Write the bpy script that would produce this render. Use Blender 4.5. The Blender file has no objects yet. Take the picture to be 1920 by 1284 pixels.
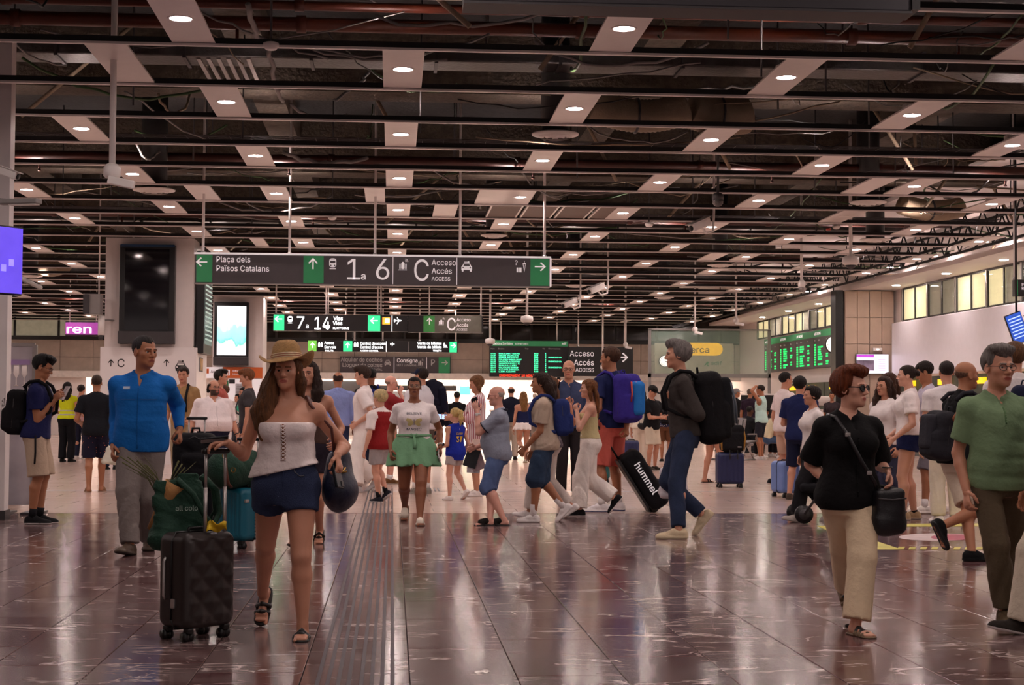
import bpy, bmesh, math, random
import numpy as np
from mathutils import Vector, Matrix
random.seed(7)
SC = bpy.context.scene
COL = SC.collection

# ------------------------------------------------------------------ camera
FPX, CAMH = 3000.0, 1.25
VPX, VPY, ROLL = 735.0, 760.0, 0.0053
HC = 3.4                                   # suspended ceiling above the lens
CEIL = CAMH + HC
def _n(v): return v / np.linalg.norm(v)
yc = _n(np.array([VPX - 960, -(VPY - 642), -FPX]))
_a = np.array([VPX - 960, -(VPY - 642), -FPX]); _b = np.array([1.0, -ROLL, 0.0])
xc = _n(_a + _b * (-(_a @ yc) / (_b @ yc)))
if xc[0] < 0: xc = -xc
zc = np.cross(xc, yc)
RC = np.array([xc, yc, zc])                # camera -> world
CAM = np.array([0.0, 0.0, CAMH])
cam_d = bpy.data.cameras.new('camera')
cam_d.sensor_fit = 'HORIZONTAL'; cam_d.sensor_width = 36.0; cam_d.lens = FPX / 1920 * 36.0
cam_d.clip_end = 300
cam_o = bpy.data.objects.new('camera', cam_d); COL.objects.link(cam_o)
_m = Matrix([list(RC[0]) + [0], list(RC[1]) + [0], list(RC[2]) + [CAMH], [0, 0, 0, 1]])
cam_o.matrix_world = _m
SC.camera = cam_o

def ray(px, py): return RC @ np.array([px - 960.0, -(py - 642.0), -FPX])
def P(px, py, Y):
    d = ray(px, py); return CAM + d * (Y / d[1])
def PX(px, py, X):
    d = ray(px, py); return CAM + d * (X / d[0])
def PZ(px, py, z):
    d = ray(px, py); return CAM + d * ((z - CAMH) / d[2])
def FL(px, py): return PZ(px, py, 0.0)

# ------------------------------------------------------------------ exposure, world
SC.view_settings.view_transform = 'Standard'
SC.view_settings.look = 'None'
SC.view_settings.gamma = 1.0
SC.view_settings.use_curve_mapping = False
SC.view_settings.exposure = 0.5
LAMP = 185.0                                # downlight lens radiance
LAMP_COL = (1.0, 0.82, 0.775)
w = bpy.data.worlds.new('world'); SC.world = w; w.use_nodes = True
w.node_tree.nodes['Background'].inputs[0].default_value = (0.9, 0.72, 0.68, 1)
w.node_tree.nodes['Background'].inputs[1].default_value = 0.35  # added ambient fill, entering by the hall end left open behind the lens

# ------------------------------------------------------------------ materials
def lin(c):
    c = c / 255.0
    return c / 12.92 if c <= 0.04045 else ((c + 0.055) / 1.055) ** 2.4
def rgb(h):
    h = h.lstrip('#'); return tuple(lin(int(h[i:i + 2], 16)) for i in (0, 2, 4))
MATS = {}
def mat(name, col, rough=0.6, metal=0.0, var=0.12, scale=6.0, bump=0.0, bscale=40.0, emit=0.0, spec=0.5, alpha=1.0, stretch=(1, 1, 1), sss=0.0):
    if name in MATS: return MATS[name]
    c = rgb(col) if isinstance(col, str) else col
    m = bpy.data.materials.new(name); m.use_nodes = True; MATS[name] = m
    nt = m.node_tree; N = nt.nodes; L = nt.links
    b = N['Principled BSDF']
    b.inputs['Roughness'].default_value = rough; b.inputs['Metallic'].default_value = metal
    b.inputs['Specular IOR Level'].default_value = spec
    tc = N.new('ShaderNodeTexCoord'); mp = N.new('ShaderNodeMapping'); mp.inputs['Scale'].default_value = stretch
    L.new(tc.outputs['Object'], mp.inputs[0])
    nz = N.new('ShaderNodeTexNoise'); nz.inputs['Scale'].default_value = scale; nz.inputs['Detail'].default_value = 3
    L.new(mp.outputs[0], nz.inputs[0])
    rp = N.new('ShaderNodeValToRGB')
    rp.color_ramp.elements[0].position = 0.25; rp.color_ramp.elements[1].position = 0.75
    rp.color_ramp.elements[0].color = tuple(x * (1 - var) for x in c) + (1,)
    rp.color_ramp.elements[1].color = tuple(min(1, x * (1 + var)) for x in c) + (1,)
    L.new(nz.outputs[0], rp.inputs[0]); L.new(rp.outputs[0], b.inputs['Base Color'])
    if emit:
        L.new(rp.outputs[0], b.inputs['Emission Color']); b.inputs['Emission Strength'].default_value = emit
    if bump:
        n2 = N.new('ShaderNodeTexNoise'); n2.inputs['Scale'].default_value = bscale; n2.inputs['Detail'].default_value = 4
        L.new(mp.outputs[0], n2.inputs[0])
        bp = N.new('ShaderNodeBump'); bp.inputs['Strength'].default_value = bump; bp.inputs['Distance'].default_value = 0.02
        L.new(n2.outputs[0], bp.inputs['Height']); L.new(bp.outputs[0], b.inputs['Normal'])
    if alpha < 1: b.inputs['Alpha'].default_value = alpha
    if sss: b.inputs['Subsurface Weight'].default_value = sss; b.inputs['Subsurface Radius'].default_value = (0.02, 0.008, 0.004)
    return m

# ------------------------------------------------------------------ objects
def tag(o, label=None, cat=None, group=None, kind=None):
    if label: o['label'] = label
    if cat: o['category'] = cat
    if group: o['group'] = group
    if kind: o['kind'] = kind
    return o
def empty(name, loc=(0, 0, 0), label=None, cat=None, group=None, rotz=0.0, parent=None):
    o = bpy.data.objects.new(name, None); COL.objects.link(o)
    o.empty_display_size = 0.1
    o.location = loc; o.rotation_euler = (0, 0, rotz)
    if parent: o.parent = parent
    return tag(o, label, cat, group)
def raw(name, V, Fc, mats, parent=None, smooth=False, mi=None):
    me = bpy.data.meshes.new(name)
    me.from_pydata([tuple(map(float, v)) for v in V], [], [tuple(map(int, f)) for f in Fc])
    for m in (mats if isinstance(mats, (list, tuple)) else [mats]): me.materials.append(m)
    if mi is not None: me.polygons.foreach_set('material_index', np.asarray(mi, dtype=np.int32))
    if smooth: me.polygons.foreach_set('use_smooth', [True] * len(me.polygons))
    me.update()
    o = bpy.data.objects.new(name, me); COL.objects.link(o)
    if parent: o.parent = parent
    return o
def rawnp(name, V, Q, mats, parent=None, smooth=True, mi=None):
    me = bpy.data.meshes.new(name)
    V = np.ascontiguousarray(V, dtype=np.float32); Q = np.ascontiguousarray(Q, dtype=np.int32)
    me.vertices.add(len(V)); me.vertices.foreach_set('co', V.ravel())
    n = len(Q); me.loops.add(n * 4); me.loops.foreach_set('vertex_index', Q.ravel())
    me.polygons.add(n); me.polygons.foreach_set('loop_start', np.arange(0, n * 4, 4, dtype=np.int32))
    me.polygons.foreach_set('loop_total', np.full(n, 4, dtype=np.int32))
    for m in (mats if isinstance(mats, (list, tuple)) else [mats]): me.materials.append(m)
    if mi is not None: me.polygons.foreach_set('material_index', np.asarray(mi, dtype=np.int32))
    me.polygons.foreach_set('use_smooth', np.full(n, smooth))
    me.update(calc_edges=True); me.validate()
    o = bpy.data.objects.new(name, me); COL.objects.link(o)
    if parent: o.parent = parent
    return o
class MB:
    """collects boxes, tubes and lathes and links them as one mesh"""
    def __init__(s): s.V = []; s.F = []; s.M = []; s.m = 0; s.sm = []
    def add(s, V, Fc, sm=False):
        k = len(s.V); s.V += [tuple(v) for v in V]; s.F += [tuple(i + k for i in f) for f in Fc]
        s.M += [s.m] * len(Fc); s.sm += [sm] * len(Fc); return s
    def box(s, c, d, R=None, ch=0.0):
        x, y, z = (k / 2 for k in d)
        if ch <= 0:
            V = [Vector((i * x, j * y, k * z)) for i in (-1, 1) for j in (-1, 1) for k in (-1, 1)]
            Fc = [(0, 1, 3, 2), (4, 6, 7, 5), (0, 4, 5, 1), (2, 3, 7, 6), (0, 2, 6, 4), (1, 5, 7, 3)]
        else:
            bm = bmesh.new(); bmesh.ops.create_cube(bm, size=1)
            for v in bm.verts: v.co = Vector((v.co.x * d[0], v.co.y * d[1], v.co.z * d[2]))
            bmesh.ops.bevel(bm, geom=bm.edges[:], offset=ch, segments=2, affect='EDGES', profile=0.5)
            bm.verts.index_update()
            V = [v.co.copy() for v in bm.verts]; Fc = [[v.index for v in f.verts] for f in bm.faces]; bm.free()
        if R is not None: V = [R @ v for v in V]
        c = Vector(c)
        return s.add([v + c for v in V], Fc)
    def tube(s, pts, r, n=8, cap=True):
        pts = [Vector(p) for p in pts]; rs = r if isinstance(r, (list, tuple)) else [r] * len(pts)
        V = []; up = None
        for i, p in enumerate(pts):
            t = (pts[min(i + 1, len(pts) - 1)] - pts[max(i - 1, 0)]).normalized()
            if up is None: up = Vector((0, 0, 1)) if abs(t.z) < 0.9 else Vector((1, 0, 0))
            a = t.cross(up)
            if a.length < 1e-5: a = t.cross(Vector((0, 1, 0)))
            a.normalize(); b = a.cross(t).normalized(); up = b
            V += [p + (a * math.cos(2 * math.pi * k / n) + b * math.sin(2 * math.pi * k / n)) * rs[i] for k in range(n)]
        Fc = []
        for i in range(len(pts) - 1):
            for k in range(n):
                k2 = (k + 1) % n; Fc.append((i * n + k, i * n + k2, (i + 1) * n + k2, (i + 1) * n + k))
        if cap: Fc += [tuple(range(n))[::-1], tuple((len(pts) - 1) * n + k for k in range(n))]
        return s.add(V, Fc, True)
    def lathe(s, prof, c=(0, 0, 0), n=24, R=None, cap=True):
        c = Vector(c); V = []; Fc = []
        for (r, z) in prof:
            for k in range(n):
                v = Vector((r * math.cos(2 * math.pi * k / n), r * math.sin(2 * math.pi * k / n), z))
                V.append((R @ v if R is not None else v) + c)
        for i in range(len(prof) - 1):
            for k in range(n):
                k2 = (k + 1) % n; Fc.append((i * n + k, i * n + k2, (i + 1) * n + k2, (i + 1) * n + k))
        if cap: Fc += [tuple(range(n))[::-1], tuple((len(prof) - 1) * n + k for k in range(n))]
        return s.add(V, Fc, True)
    def prism(s, poly, t, R=None, c=(0, 0, 0)):
        """flat polygon in x,z given thickness t along y"""
        n = len(poly); c = Vector(c)
        V = [Vector((x, -t / 2, z)) for x, z in poly] + [Vector((x, t / 2, z)) for x, z in poly]
        Fc = [tuple(range(n)), tuple(range(2 * n - 1, n - 1, -1))] + [(i, i + n, (i + 1) % n + n, (i + 1) % n) for i in range(n)]
        if R is not None: V = [R @ v for v in V]
        return s.add([v + c for v in V], Fc)
    def build(s, name, mats, parent=None, kind=None):
        o = raw(name, s.V, s.F, mats, parent, mi=s.M)
        o.data.polygons.foreach_set('use_smooth', s.sm)
        if kind: o['kind'] = kind
        return o
def box(name, c, d, m, parent=None, ch=0.0, R=None): return MB().box(c, d, R, ch).build(name, m, parent)
def tube(name, pts, r, m, parent=None, n=8): return MB().tube(pts, r, n).build(name, m, parent)
def struct(o, kind='structure'): o['kind'] = kind; return o
def copy_tree(o, parent=None, label=None):
    c = o.copy(); COL.objects.link(c); c.parent = parent
    if label: c['label'] = label
    for ch in o.children: copy_tree(ch, c)
    return c
_FONT = {}
def font(bold=False):
    """Blender's own bundled sans face, when it is there"""
    if bold not in _FONT:
        f = None
        try:
            import os
            f = bpy.data.fonts.load(os.path.join(bpy.utils.system_resource('DATAFILES'), 'fonts', 'Inter.woff2'))
        except Exception: f = None
        _FONT[bold] = f
    return _FONT[bold]
def text(s, size, loc, m, parent, bold=0.0, align='LEFT', R=None, name='lettering', depth=0.004, sx=1.0):
    """flat lettering facing -Y (towards the lens) unless R turns it"""
    c = bpy.data.curves.new('t', 'FONT'); c.body = s
    if font(): c.font = font(); bold = min(bold, .017)
    c.size = size / (0.51 if font() else 0.70); c.resolution_u = 3
    c.align_x = align; c.extrude = depth / 2; c.offset = bold * size
    o = bpy.data.objects.new('t', c); me = bpy.data.meshes.new_from_object(o)
    bpy.data.objects.remove(o)
    B = Matrix.Translation(Vector(loc)) @ (R.to_4x4() if R is not None else Matrix.Identity(4)) @ Matrix.Rotation(math.pi / 2, 4, 'X') @ Matrix.Diagonal((sx, 1, 1, 1))
    me.transform(B); me.name = name; me.materials.clear(); me.materials.append(m)
    ob = bpy.data.objects.new(name, me); COL.objects.link(ob); ob.parent = parent
    return ob
# ================================================================== SETTING
M_dark = mat('void_dark', '#171413', 0.9, var=0.4, scale=2.0, bump=0.6, bscale=14)
M_beam = mat('sprayed_beam', '#463c32', 0.95, var=0.35, scale=9, bump=1.0, bscale=18)
M_wall = mat('stone_cladding', '#b3a394', 0.45, var=0.14, scale=2.5)
M_stone2 = mat('stone_warm', '#c2ab98', 0.45, var=0.10, scale=3)
M_white = mat('white_paint', '#e9e0dc', 0.5, var=0.03, scale=1.5)
M_whitem = mat('white_enamel', '#efe8e4', 0.4, var=0.03)
M_alu = mat('white_aluminium', '#e6dedb', 0.35, metal=0.0, var=0.05)
M_steel = mat('brushed_steel', '#b9b4b2', 0.35, metal=0.8, var=0.08, scale=30)
M_black = mat('black_metal', '#0d0c0e', 0.4, var=0.2)
M_blackm = mat('matt_black', '#151314', 0.7, var=0.2)
M_dgrey = mat('dark_grey_metal', '#3a3638', 0.5, var=0.1)
M_grey = mat('grey_metal', '#8b8583', 0.45, var=0.08)
M_pipe = mat('orange_pipe', '#5a2310', 0.45, var=0.25, scale=3)
M_pipe2 = mat('red_pipe', '#42170d', 0.5, var=0.25, scale=3)
M_foil = mat('foil_duct', '#4a4645', 0.4, metal=0.4, var=0.2, scale=8, bump=0.5, bscale=20)
M_flex = mat('flex_duct', '#8f7d68', 0.6, var=0.15, bump=0.3)
M_cableg = mat('grey_cable', '#8a8583', 0.5)
M_cablek = mat('black_cable', '#161415', 0.5)
M_cableb = mat('green_cable', '#3f5a32', 0.5)
M_lens = mat('lamp_lens', LAMP_COL, 0.5, var=0.0, emit=LAMP)
M_glow = mat('shop_light', (1.0, 0.90, 0.80), 0.5, var=0.0, emit=11.0)

# ---- floor: dark red marble tiles near, pale polished floor beyond
def marble():
    m = bpy.data.materials.new('red_marble'); m.use_nodes = True; nt = m.node_tree; N = nt.nodes; L = nt.links
    b = N['Principled BSDF']
    g = N.new('ShaderNodeNewGeometry'); oi = N.new('ShaderNodeObjectInfo')
    off = N.new('ShaderNodeVectorMath'); off.operation = 'SCALE'; off.inputs[0].default_value = (37, 19, 11); L.new(oi.outputs['Random'], off.inputs['Scale'])
    ad = N.new('ShaderNodeVectorMath'); ad.operation = 'ADD'; L.new(g.outputs['Position'], ad.inputs[0]); L.new(off.outputs[0], ad.inputs[1])
    mp = N.new('ShaderNodeMapping'); mp.inputs['Scale'].default_value = (1.0, 1.5, 1); mp.inputs['Rotation'].default_value = (0, 0, 0.25); L.new(ad.outputs[0], mp.inputs[0])
    n1 = N.new('ShaderNodeTexNoise'); n1.inputs['Scale'].default_value = 3.2; n1.inputs['Detail'].default_value = 5; L.new(mp.outputs[0], n1.inputs[0])
    r1 = N.new('ShaderNodeValToRGB'); e = r1.color_ramp.elements
    e[0].position = 0.36; e[0].color = rgb('#512a2b') + (1,); e[1].position = 0.62; e[1].color = rgb('#857371') + (1,)
    L.new(n1.outputs[0], r1.inputs[0])
    # per-tile tint
    hs = N.new('ShaderNodeMix'); hs.data_type = 'RGBA'; hs.blend_type = 'MIX'
    rt = N.new('ShaderNodeValToRGB'); rt.color_ramp.elements[0].color = rgb('#7c6866') + (1,); rt.color_ramp.elements[1].color = rgb('#5c3236') + (1,)
    L.new(oi.outputs['Random'], rt.inputs[0]); hs.inputs[0].default_value = 0.5
    L.new(r1.outputs[0], hs.inputs[6]); L.new(rt.outputs[0], hs.inputs[7])
    # pale veins: thin bands of a warped noise, broken up
    mp2 = N.new('ShaderNodeMapping'); mp2.inputs['Scale'].default_value = (0.8, 2.0, 1); mp2.inputs['Rotation'].default_value = (0, 0, 0.22); L.new(ad.outputs[0], mp2.inputs[0])
    n2 = N.new('ShaderNodeTexNoise'); n2.inputs['Scale'].default_value = 1.5; n2.inputs['Detail'].default_value = 4; n2.inputs['Roughness'].default_value = 0.55; n2.inputs['Distortion'].default_value = 1.4
    L.new(mp2.outputs[0], n2.inputs[0])
    sb = N.new('ShaderNodeMath'); sb.operation = 'SUBTRACT'; sb.inputs[1].default_value = 0.5; L.new(n2.outputs[0], sb.inputs[0])
    ab = N.new('ShaderNodeMath'); ab.operation = 'ABSOLUTE'; L.new(sb.outputs[0], ab.inputs[0])
    vr = N.new('ShaderNodeValToRGB'); vr.color_ramp.elements[0].position = 0.0; vr.color_ramp.elements[0].color = (1, 1, 1, 1); vr.color_ramp.elements[1].position = 0.017; vr.color_ramp.elements[1].color = (0, 0, 0, 1)
    L.new(ab.outputs[0], vr.inputs[0])
    n3 = N.new('ShaderNodeTexNoise'); n3.inputs['Scale'].default_value = 3.4; L.new(ad.outputs[0], n3.inputs[0])
    mr = N.new('ShaderNodeMapRange'); mr.inputs[1].default_value = 0.48; mr.inputs[2].default_value = 0.58; L.new(n3.outputs[0], mr.inputs[0])
    mu = N.new('ShaderNodeMath'); mu.operation = 'MULTIPLY'; L.new(vr.outputs[0], mu.inputs[0]); L.new(mr.outputs[0], mu.inputs[1])
    m2 = N.new('ShaderNodeMath'); m2.operation = 'MULTIPLY'; m2.inputs[1].default_value = 1.0; L.new(mu.outputs[0], m2.inputs[0])
    mx = N.new('ShaderNodeMix'); mx.data_type = 'RGBA'; L.new(m2.outputs[0], mx.inputs[0]); L.new(hs.outputs[2], mx.inputs[6]); mx.inputs[7].default_value = rgb('#e9d9d4') + (1,)
    L.new(mx.outputs[2], b.inputs['Base Color'])
    b.inputs['Roughness'].default_value = 0.2
    n4 = N.new('ShaderNodeTexNoise'); n4.inputs['Scale'].default_value = 1.6; L.new(ad.outputs[0], n4.inputs[0])
    rr = N.new('ShaderNodeMapRange'); rr.inputs[3].default_value = 0.09; rr.inputs[4].default_value = 0.2; L.new(n4.outputs[0], rr.inputs[0]); L.new(rr.outputs[0], b.inputs['Roughness'])
    n5 = N.new('ShaderNodeTexNoise'); n5.inputs['Scale'].default_value = 1.6; L.new(g.outputs['Position'], n5.inputs[0])
    bp = N.new('ShaderNodeBump'); bp.inputs['Strength'].default_value = 0.012; bp.inputs['Distance'].default_value = 0.02; L.new(n5.outputs[0], bp.inputs['Height']); L.new(bp.outputs[0], b.inputs['Normal'])
    return m
M_marble = marble()
def pale_floor():
    m = bpy.data.materials.new('pale_polished_floor'); m.use_nodes = True; nt = m.node_tree; N = nt.nodes; L = nt.links
    b = N['Principled BSDF']; g = N.new('ShaderNodeNewGeometry')
    br = N.new('ShaderNodeTexBrick'); br.offset = 0.5; br.inputs['Scale'].default_value = 1.0
    br.inputs['Brick Width'].default_value = 1.0; br.inputs['Row Height'].default_value = 0.5; br.inputs['Mortar Size'].default_value = 0.004
    br.inputs['Color1'].default_value = rgb('#c9b0a4') + (1,); br.inputs['Color2'].default_value = rgb('#bfa497') + (1,); br.inputs['Mortar'].default_value = rgb('#9b8378') + (1,)
    L.new(g.outputs['Position'], br.inputs[0])
    n = N.new('ShaderNodeTexNoise'); n.inputs['Scale'].default_value = 4; L.new(g.outputs['Position'], n.inputs[0])
    mx = N.new('ShaderNodeMix'); mx.data_type = 'RGBA'; mx.blend_type = 'OVERLAY'; mx.inputs[0].default_value = 0.25; L.new(br.outputs[0], mx.inputs[6]); L.new(n.outputs[1], mx.inputs[7])
    L.new(br.outputs[0], b.inputs['Base Color']); b.inputs['Roughness'].default_value = 0.2
    return m
M_pale = pale_floor()
M_grout = mat('dark_grout', '#2a1d1c', 0.9)
YB = FL(735, 962)[1]                       # where the dark marble ends
floor = struct(box('floor', (-1.5, 30, -0.11), (48, 92, 0.2), M_grout))
box('pale_floor', (-1.5, (YB + 82) / 2, -0.006), (48, 82 - YB, 0.016), M_pale, floor)
box('dark_joint', (-1.5, FL(735, 921)[1], 0.0012), (48, 0.09, 0.003), M_grey, floor)
# marble tiles in columns of 0.494 m; the columns follow the joints in the photograph
TW = 0.4955
xj = FL(769, 1284)[0]
tile_mesh = {}
def tile_me(w_, l_):
    k = (round(w_, 3), round(l_, 3))
    if k not in tile_mesh:
        mb = MB(); x, y, c = w_ / 2 - 0.0022, l_ / 2 - 0.0022, 0.002
        V = [(sx * x, sy * y, -0.012) for sx, sy in ((-1, -1), (1, -1), (1, 1), (-1, 1))] + [(sx * x, sy * y, -c) for sx, sy in ((-1, -1), (1, -1), (1, 1), (-1, 1))] + [(sx * (x - c), sy * (y - c), 0) for sx, sy in ((-1, -1), (1, -1), (1, 1), (-1, 1))]
        Fc = [(8, 9, 10, 11)] + [(a, (a + 1) % 4, (a + 1) % 4 + 4, a + 4) for a in range(4)] + [(a + 4, (a + 1) % 4 + 4, (a + 1) % 4 + 8, a + 8) for a in range(4)]
        o = mb.add(V, Fc).build('tile', M_marble, None)
        tile_mesh[k] = o.data; bpy.data.objects.remove(o)
    return tile_mesh[k]
rt = random.Random(3)
lens_ = [1.15, 1.45, 1.0, 0.85]
ntile = 0
far = MB()
for i in range(-12, 16):
    xc0 = xj + (i + 0.5) * TW
    y = 4.9 + rt.random() * 1.2
    y0 = 4.0
    while y0 < YB - 0.02:
        l = min(rt.choice(lens_), YB - y0)
        if YB - y0 - l < 0.3: l = YB - y0
        ym = y0 + l / 2
        vis = (-0.29 * (y0 + l) - 0.6 < xc0 < 0.42 * (y0 + l) + 0.6) and y0 + l > 6.6
        if vis and ntile < 296:
            o = bpy.data.objects.new('tile', tile_me(TW, l)); COL.objects.link(o)
            o.location = (xc0, ym, 0.0); o.parent = floor; ntile += 1
        else: far.box((xc0, ym, -0.006), (TW - 0.003, l - 0.003, 0.012))
        y0 += l
mo = far.build('marble_slabs', M_marble, floor); mo['kind'] = 'stuff'
box('marble_border', (xj - 12 * TW - 5.5, (4 + YB) / 2, -0.006), (11, YB - 4, 0.012), M_marble, floor)
box('marble_border', (xj + 16 * TW + 4.5, (4 + YB) / 2, -0.006), (9, YB - 4, 0.012), M_marble, floor)
# tactile ribs
M_rib = mat('tactile_rib', '#564e52', 0.6, var=0.1)
a0, a1 = FL(598, 1284), FL(736, 1284)
for k in range(8):
    x = a0[0] + (a1[0] - a0[0]) * k / 7 - (0.010 if k < 4 else 0.0)
    MB().box((x, (6.2 + 24.2) / 2, 0.002), (0.019, 18.0, 0.004), ch=0.0015).build('tactile_rib', M_rib, floor)
for k in range(11):                        # crossing ribs where the guide strips meet
    p = FL(752 + 7 * k, 918)
    box('tactile_rib', (p[0], p[1], 0.003), (0.022, 0.9, 0.005), M_rib, floor)

# ---- ceiling void, slab, beams
ceiling = struct(box('ceiling', (-1.5, 30, 6.75), (48, 92, 0.3), M_dark))
BAR1 = HC * FPX / 673.0
MOD = 1.95
bars = []
wm = None
for k in range(-6, 27):
    y = BAR1 + k * MOD
    if wm is None:
        f0 = MB().box((0, 0, 0), (29.6, 0.055, 0.022)).build('ceiling_bar', M_alu, ceiling); f0.location = (-3.2, y, CEIL - 0.011)
        w0 = MB().box((0, 0, 0.04), (29.6, 0.016, 0.06)).build('bar_web', M_blackm, f0); wm = (f0, w0)
    else:
        f1 = wm[0].copy(); COL.objects.link(f1); f1.location = (-3.2, y, CEIL - 0.011); f1.parent = ceiling
        w1 = wm[1].copy(); COL.objects.link(w1); w1.parent = f1
for y in np.arange(5.2, 66, 7.8):
    box('ceiling_beam', (-3.2, y + 16.3 % 7.8 + 1.0, 6.1), (30, 0.7, 1.0), M_beam, ceiling)
for x in (-13, -7.5, -2.0, 3.6, 9.0):
    box('ceiling_beam', (x, 34, 6.35), (0.5, 66, 0.5), M_beam, ceiling)

# ---- round downlights in white panels, set checkerboard fashion between the bars
LX0, LMOD = 0.083, 1.972
pan = MB()
hw, hl, t = 0.2025, MOD / 2 - 0.03, 0.02
rin, n = 0.108, 16
V = []; Fc = []
ring = [(rin * math.cos(2 * math.pi * (k + .5) / n), rin * math.sin(2 * math.pi * (k + .5) / n)) for k in range(n)]
def edgept(x, y):
    s = min(hw / max(abs(x), 1e-6), hl / max(abs(y), 1e-6)); return (x * s, y * s)
outer = [edgept(x, y) for x, y in ring]
V = [(x, y, 0) for x, y in ring] + [(x, y, 0) for x, y in outer] + [(x, y, 0.12) for x, y in ring] + [(x, y, t) for x, y in outer]
for k in range(n):
    k2 = (k + 1) % n
    Fc += [(k, k + n, k2 + n, k2), (k, k2, k2 + 2 * n, k + 2 * n), (k + n, k + 3 * n, k2 + 3 * n, k2 + n)]
cor = []
for sx, sy in ((1, 1), (-1, 1), (-1, -1), (1, -1)):
    j = len(V); V += [(sx * hw, sy * hl, 0), (sx * hw, sy * hl, t)]
    # find the two outer points either side of this corner
    best = [k for k in range(n) if abs(outer[k][0] * sx - hw) < 1e-6 or abs(outer[k][1] * sy - hl) < 1e-6]
    kx = [k for k in range(n) if abs(outer[k][0] - sx * hw) < 1e-4]; ky = [k for k in range(n) if abs(outer[k][1] - sy * hl) < 1e-4]
    kx = max(kx, key=lambda k: outer[k][1] * sy); ky = max(ky, key=lambda k: outer[k][0] * sx)
    Fc.append((kx + n, j, ky + n) if sx * sy > 0 else (kx + n, ky + n, j))
pan.add(V, Fc)
P0 = pan.build('panel', M_whitem)
tr = MB().lathe([(0.112, -0.006), (0.118, -0.003), (0.118, 0.0), (0.098, 0.0), (0.094, 0.012), (0.092, 0.03), (0.0925, 0.012), (0.097, -0.006), (0.112, -0.006)], n=20, cap=False)
T0 = tr.build('lamp_trim', M_whitem)
L0 = MB().lathe([(0.0935, 0.004), (0.0935, 0.012)], n=20).build('lens', M_lens)
root0 = empty('ceiling_light')
for o in (P0, T0, L0): o.parent = root0
skip = set()
words = {s_ * k: w_ for k, w_ in enumerate(('', 'first', 'second', 'third', 'fourth', 'fifth', 'sixth', 'seventh', 'eighth')) for s_ in (1, -1)}
ordw = ['nearest', 'second', 'third', 'fourth', 'fifth', 'sixth', 'seventh', 'eighth', 'ninth', 'tenth', 'eleventh', 'twelfth', 'thirteenth', 'fourteenth', 'fifteenth']
nl = 0; colcount = {}
lights = []
for j in range(-6, 26):
    for i in range(-8, 7):
        par = (i + j) % 2
        if par != 1: continue
        x = LX0 + i * LMOD; y = BAR1 + (j - 0.5 + 0.0) * MOD
        lights.append((i, j, x, y))
lights.sort(key=lambda q: (q[1], q[0]))
first = True
for i, j, x, y in lights:
    if (j < -3 and abs(i) > 3) or (i == -2 and j == 1) or (i < -1 and j < -1) or (-6.6 < x < -4.0 and 32.6 < y < 36.5) or (-6.2 < x < -3.9 and 49.6 < y < 53.4): continue
    side = 'along' if i == 0 else None
    lab = None
    d = np.array([x, y, CEIL]) - CAM; c = RC.T @ d; px = 960 + FPX * c[0] / -c[2]; py = 642 - FPX * c[1] / -c[2]
    inview = 0 < px < 1920 and 0 < py < 1284 and y > 2
    if inview:
        colcount[i] = colcount.get(i, 0) + 1; q = colcount[i]
        if q <= 15:
            where = 'in the column over the tactile strip' if i == 0 else f"in the {words[i]} column {'right' if i > 0 else 'left'} of the strip's column"
            lab = f"lit round downlight panel, {ordw[q - 1]} {where}"
    if lab is None: lab = 'lit round downlight in a white panel, far down its ceiling column' if inview else 'lit round downlight in a white panel outside the picture'
    r = root0 if first else copy_tree(root0)
    first = False
    r.location = (x, y, CEIL + 0.004); tag(r, lab, 'light', 'checkerboard ceiling downlights')
M_blank = MB().box((0, 0, 0.01), (0.40, MOD - 0.06, 0.02)).build('panel', M_whitem)
bl = []
for (px, py, wd) in ((222, 115, 1), (378, 360, 1), (703, 366, .8), (838, 383, 1), (925, 383, 1.6), (1640, 345, 1), (1590, 405, .8), (480, 447, .7), (1345, 478, 1), (1180, 600, .6)):
    p = PZ(px, py, CEIL); kk = round((p[1] - BAR1) / MOD - 0.5); bl.append((p[0], BAR1 + (kk + .5) * MOD, wd))
bwords = ['over the pole at far left', 'right above the left pillar', 'above the middle of the large sign', 'above the taxi pictogram', 'beside the grille panel', 'over the dome camera pole', 'right of the flame-shaped lamp', 'just above the dark screen', 'above the bullet cameras', 'near the far end']
for q, (x, y, wd) in enumerate(bl):
    o = M_blank if q == 0 else M_blank.copy()
    if q: COL.objects.link(o)
    o.name = 'ceiling_panel'; o.location = (x, y, CEIL + 0.004); o.scale = (wd, 1, 1)
    tag(o, f'blank white ceiling panel without a lamp, {bwords[q]}', 'panel', 'blank ceiling panels')
# perforated grille panels
p = PZ(1040, 400, CEIL); gy = BAR1 + (round((p[1] - BAR1) / MOD - .5) + .5) * MOD
for q in range(4):
    g = empty('grille_panel', (p[0] - 0.9 + q * 0.62, gy, CEIL + 0.02), f"brown perforated ceiling grille, {['first','second','third','last'][q]} of four in a row", 'panel', 'brown ceiling grilles')
    box('mesh_plate', (0, 0, 0), (0.5, MOD - 0.1, 0.02), mat('brown_grille', '#6f5d54', 0.6, var=0.1, scale=60), g)
    for s in (-1, 1): box('edge_rail', (s * 0.265, 0, 0), (0.03, MOD - 0.08, 0.03), M_alu, g)

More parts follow.
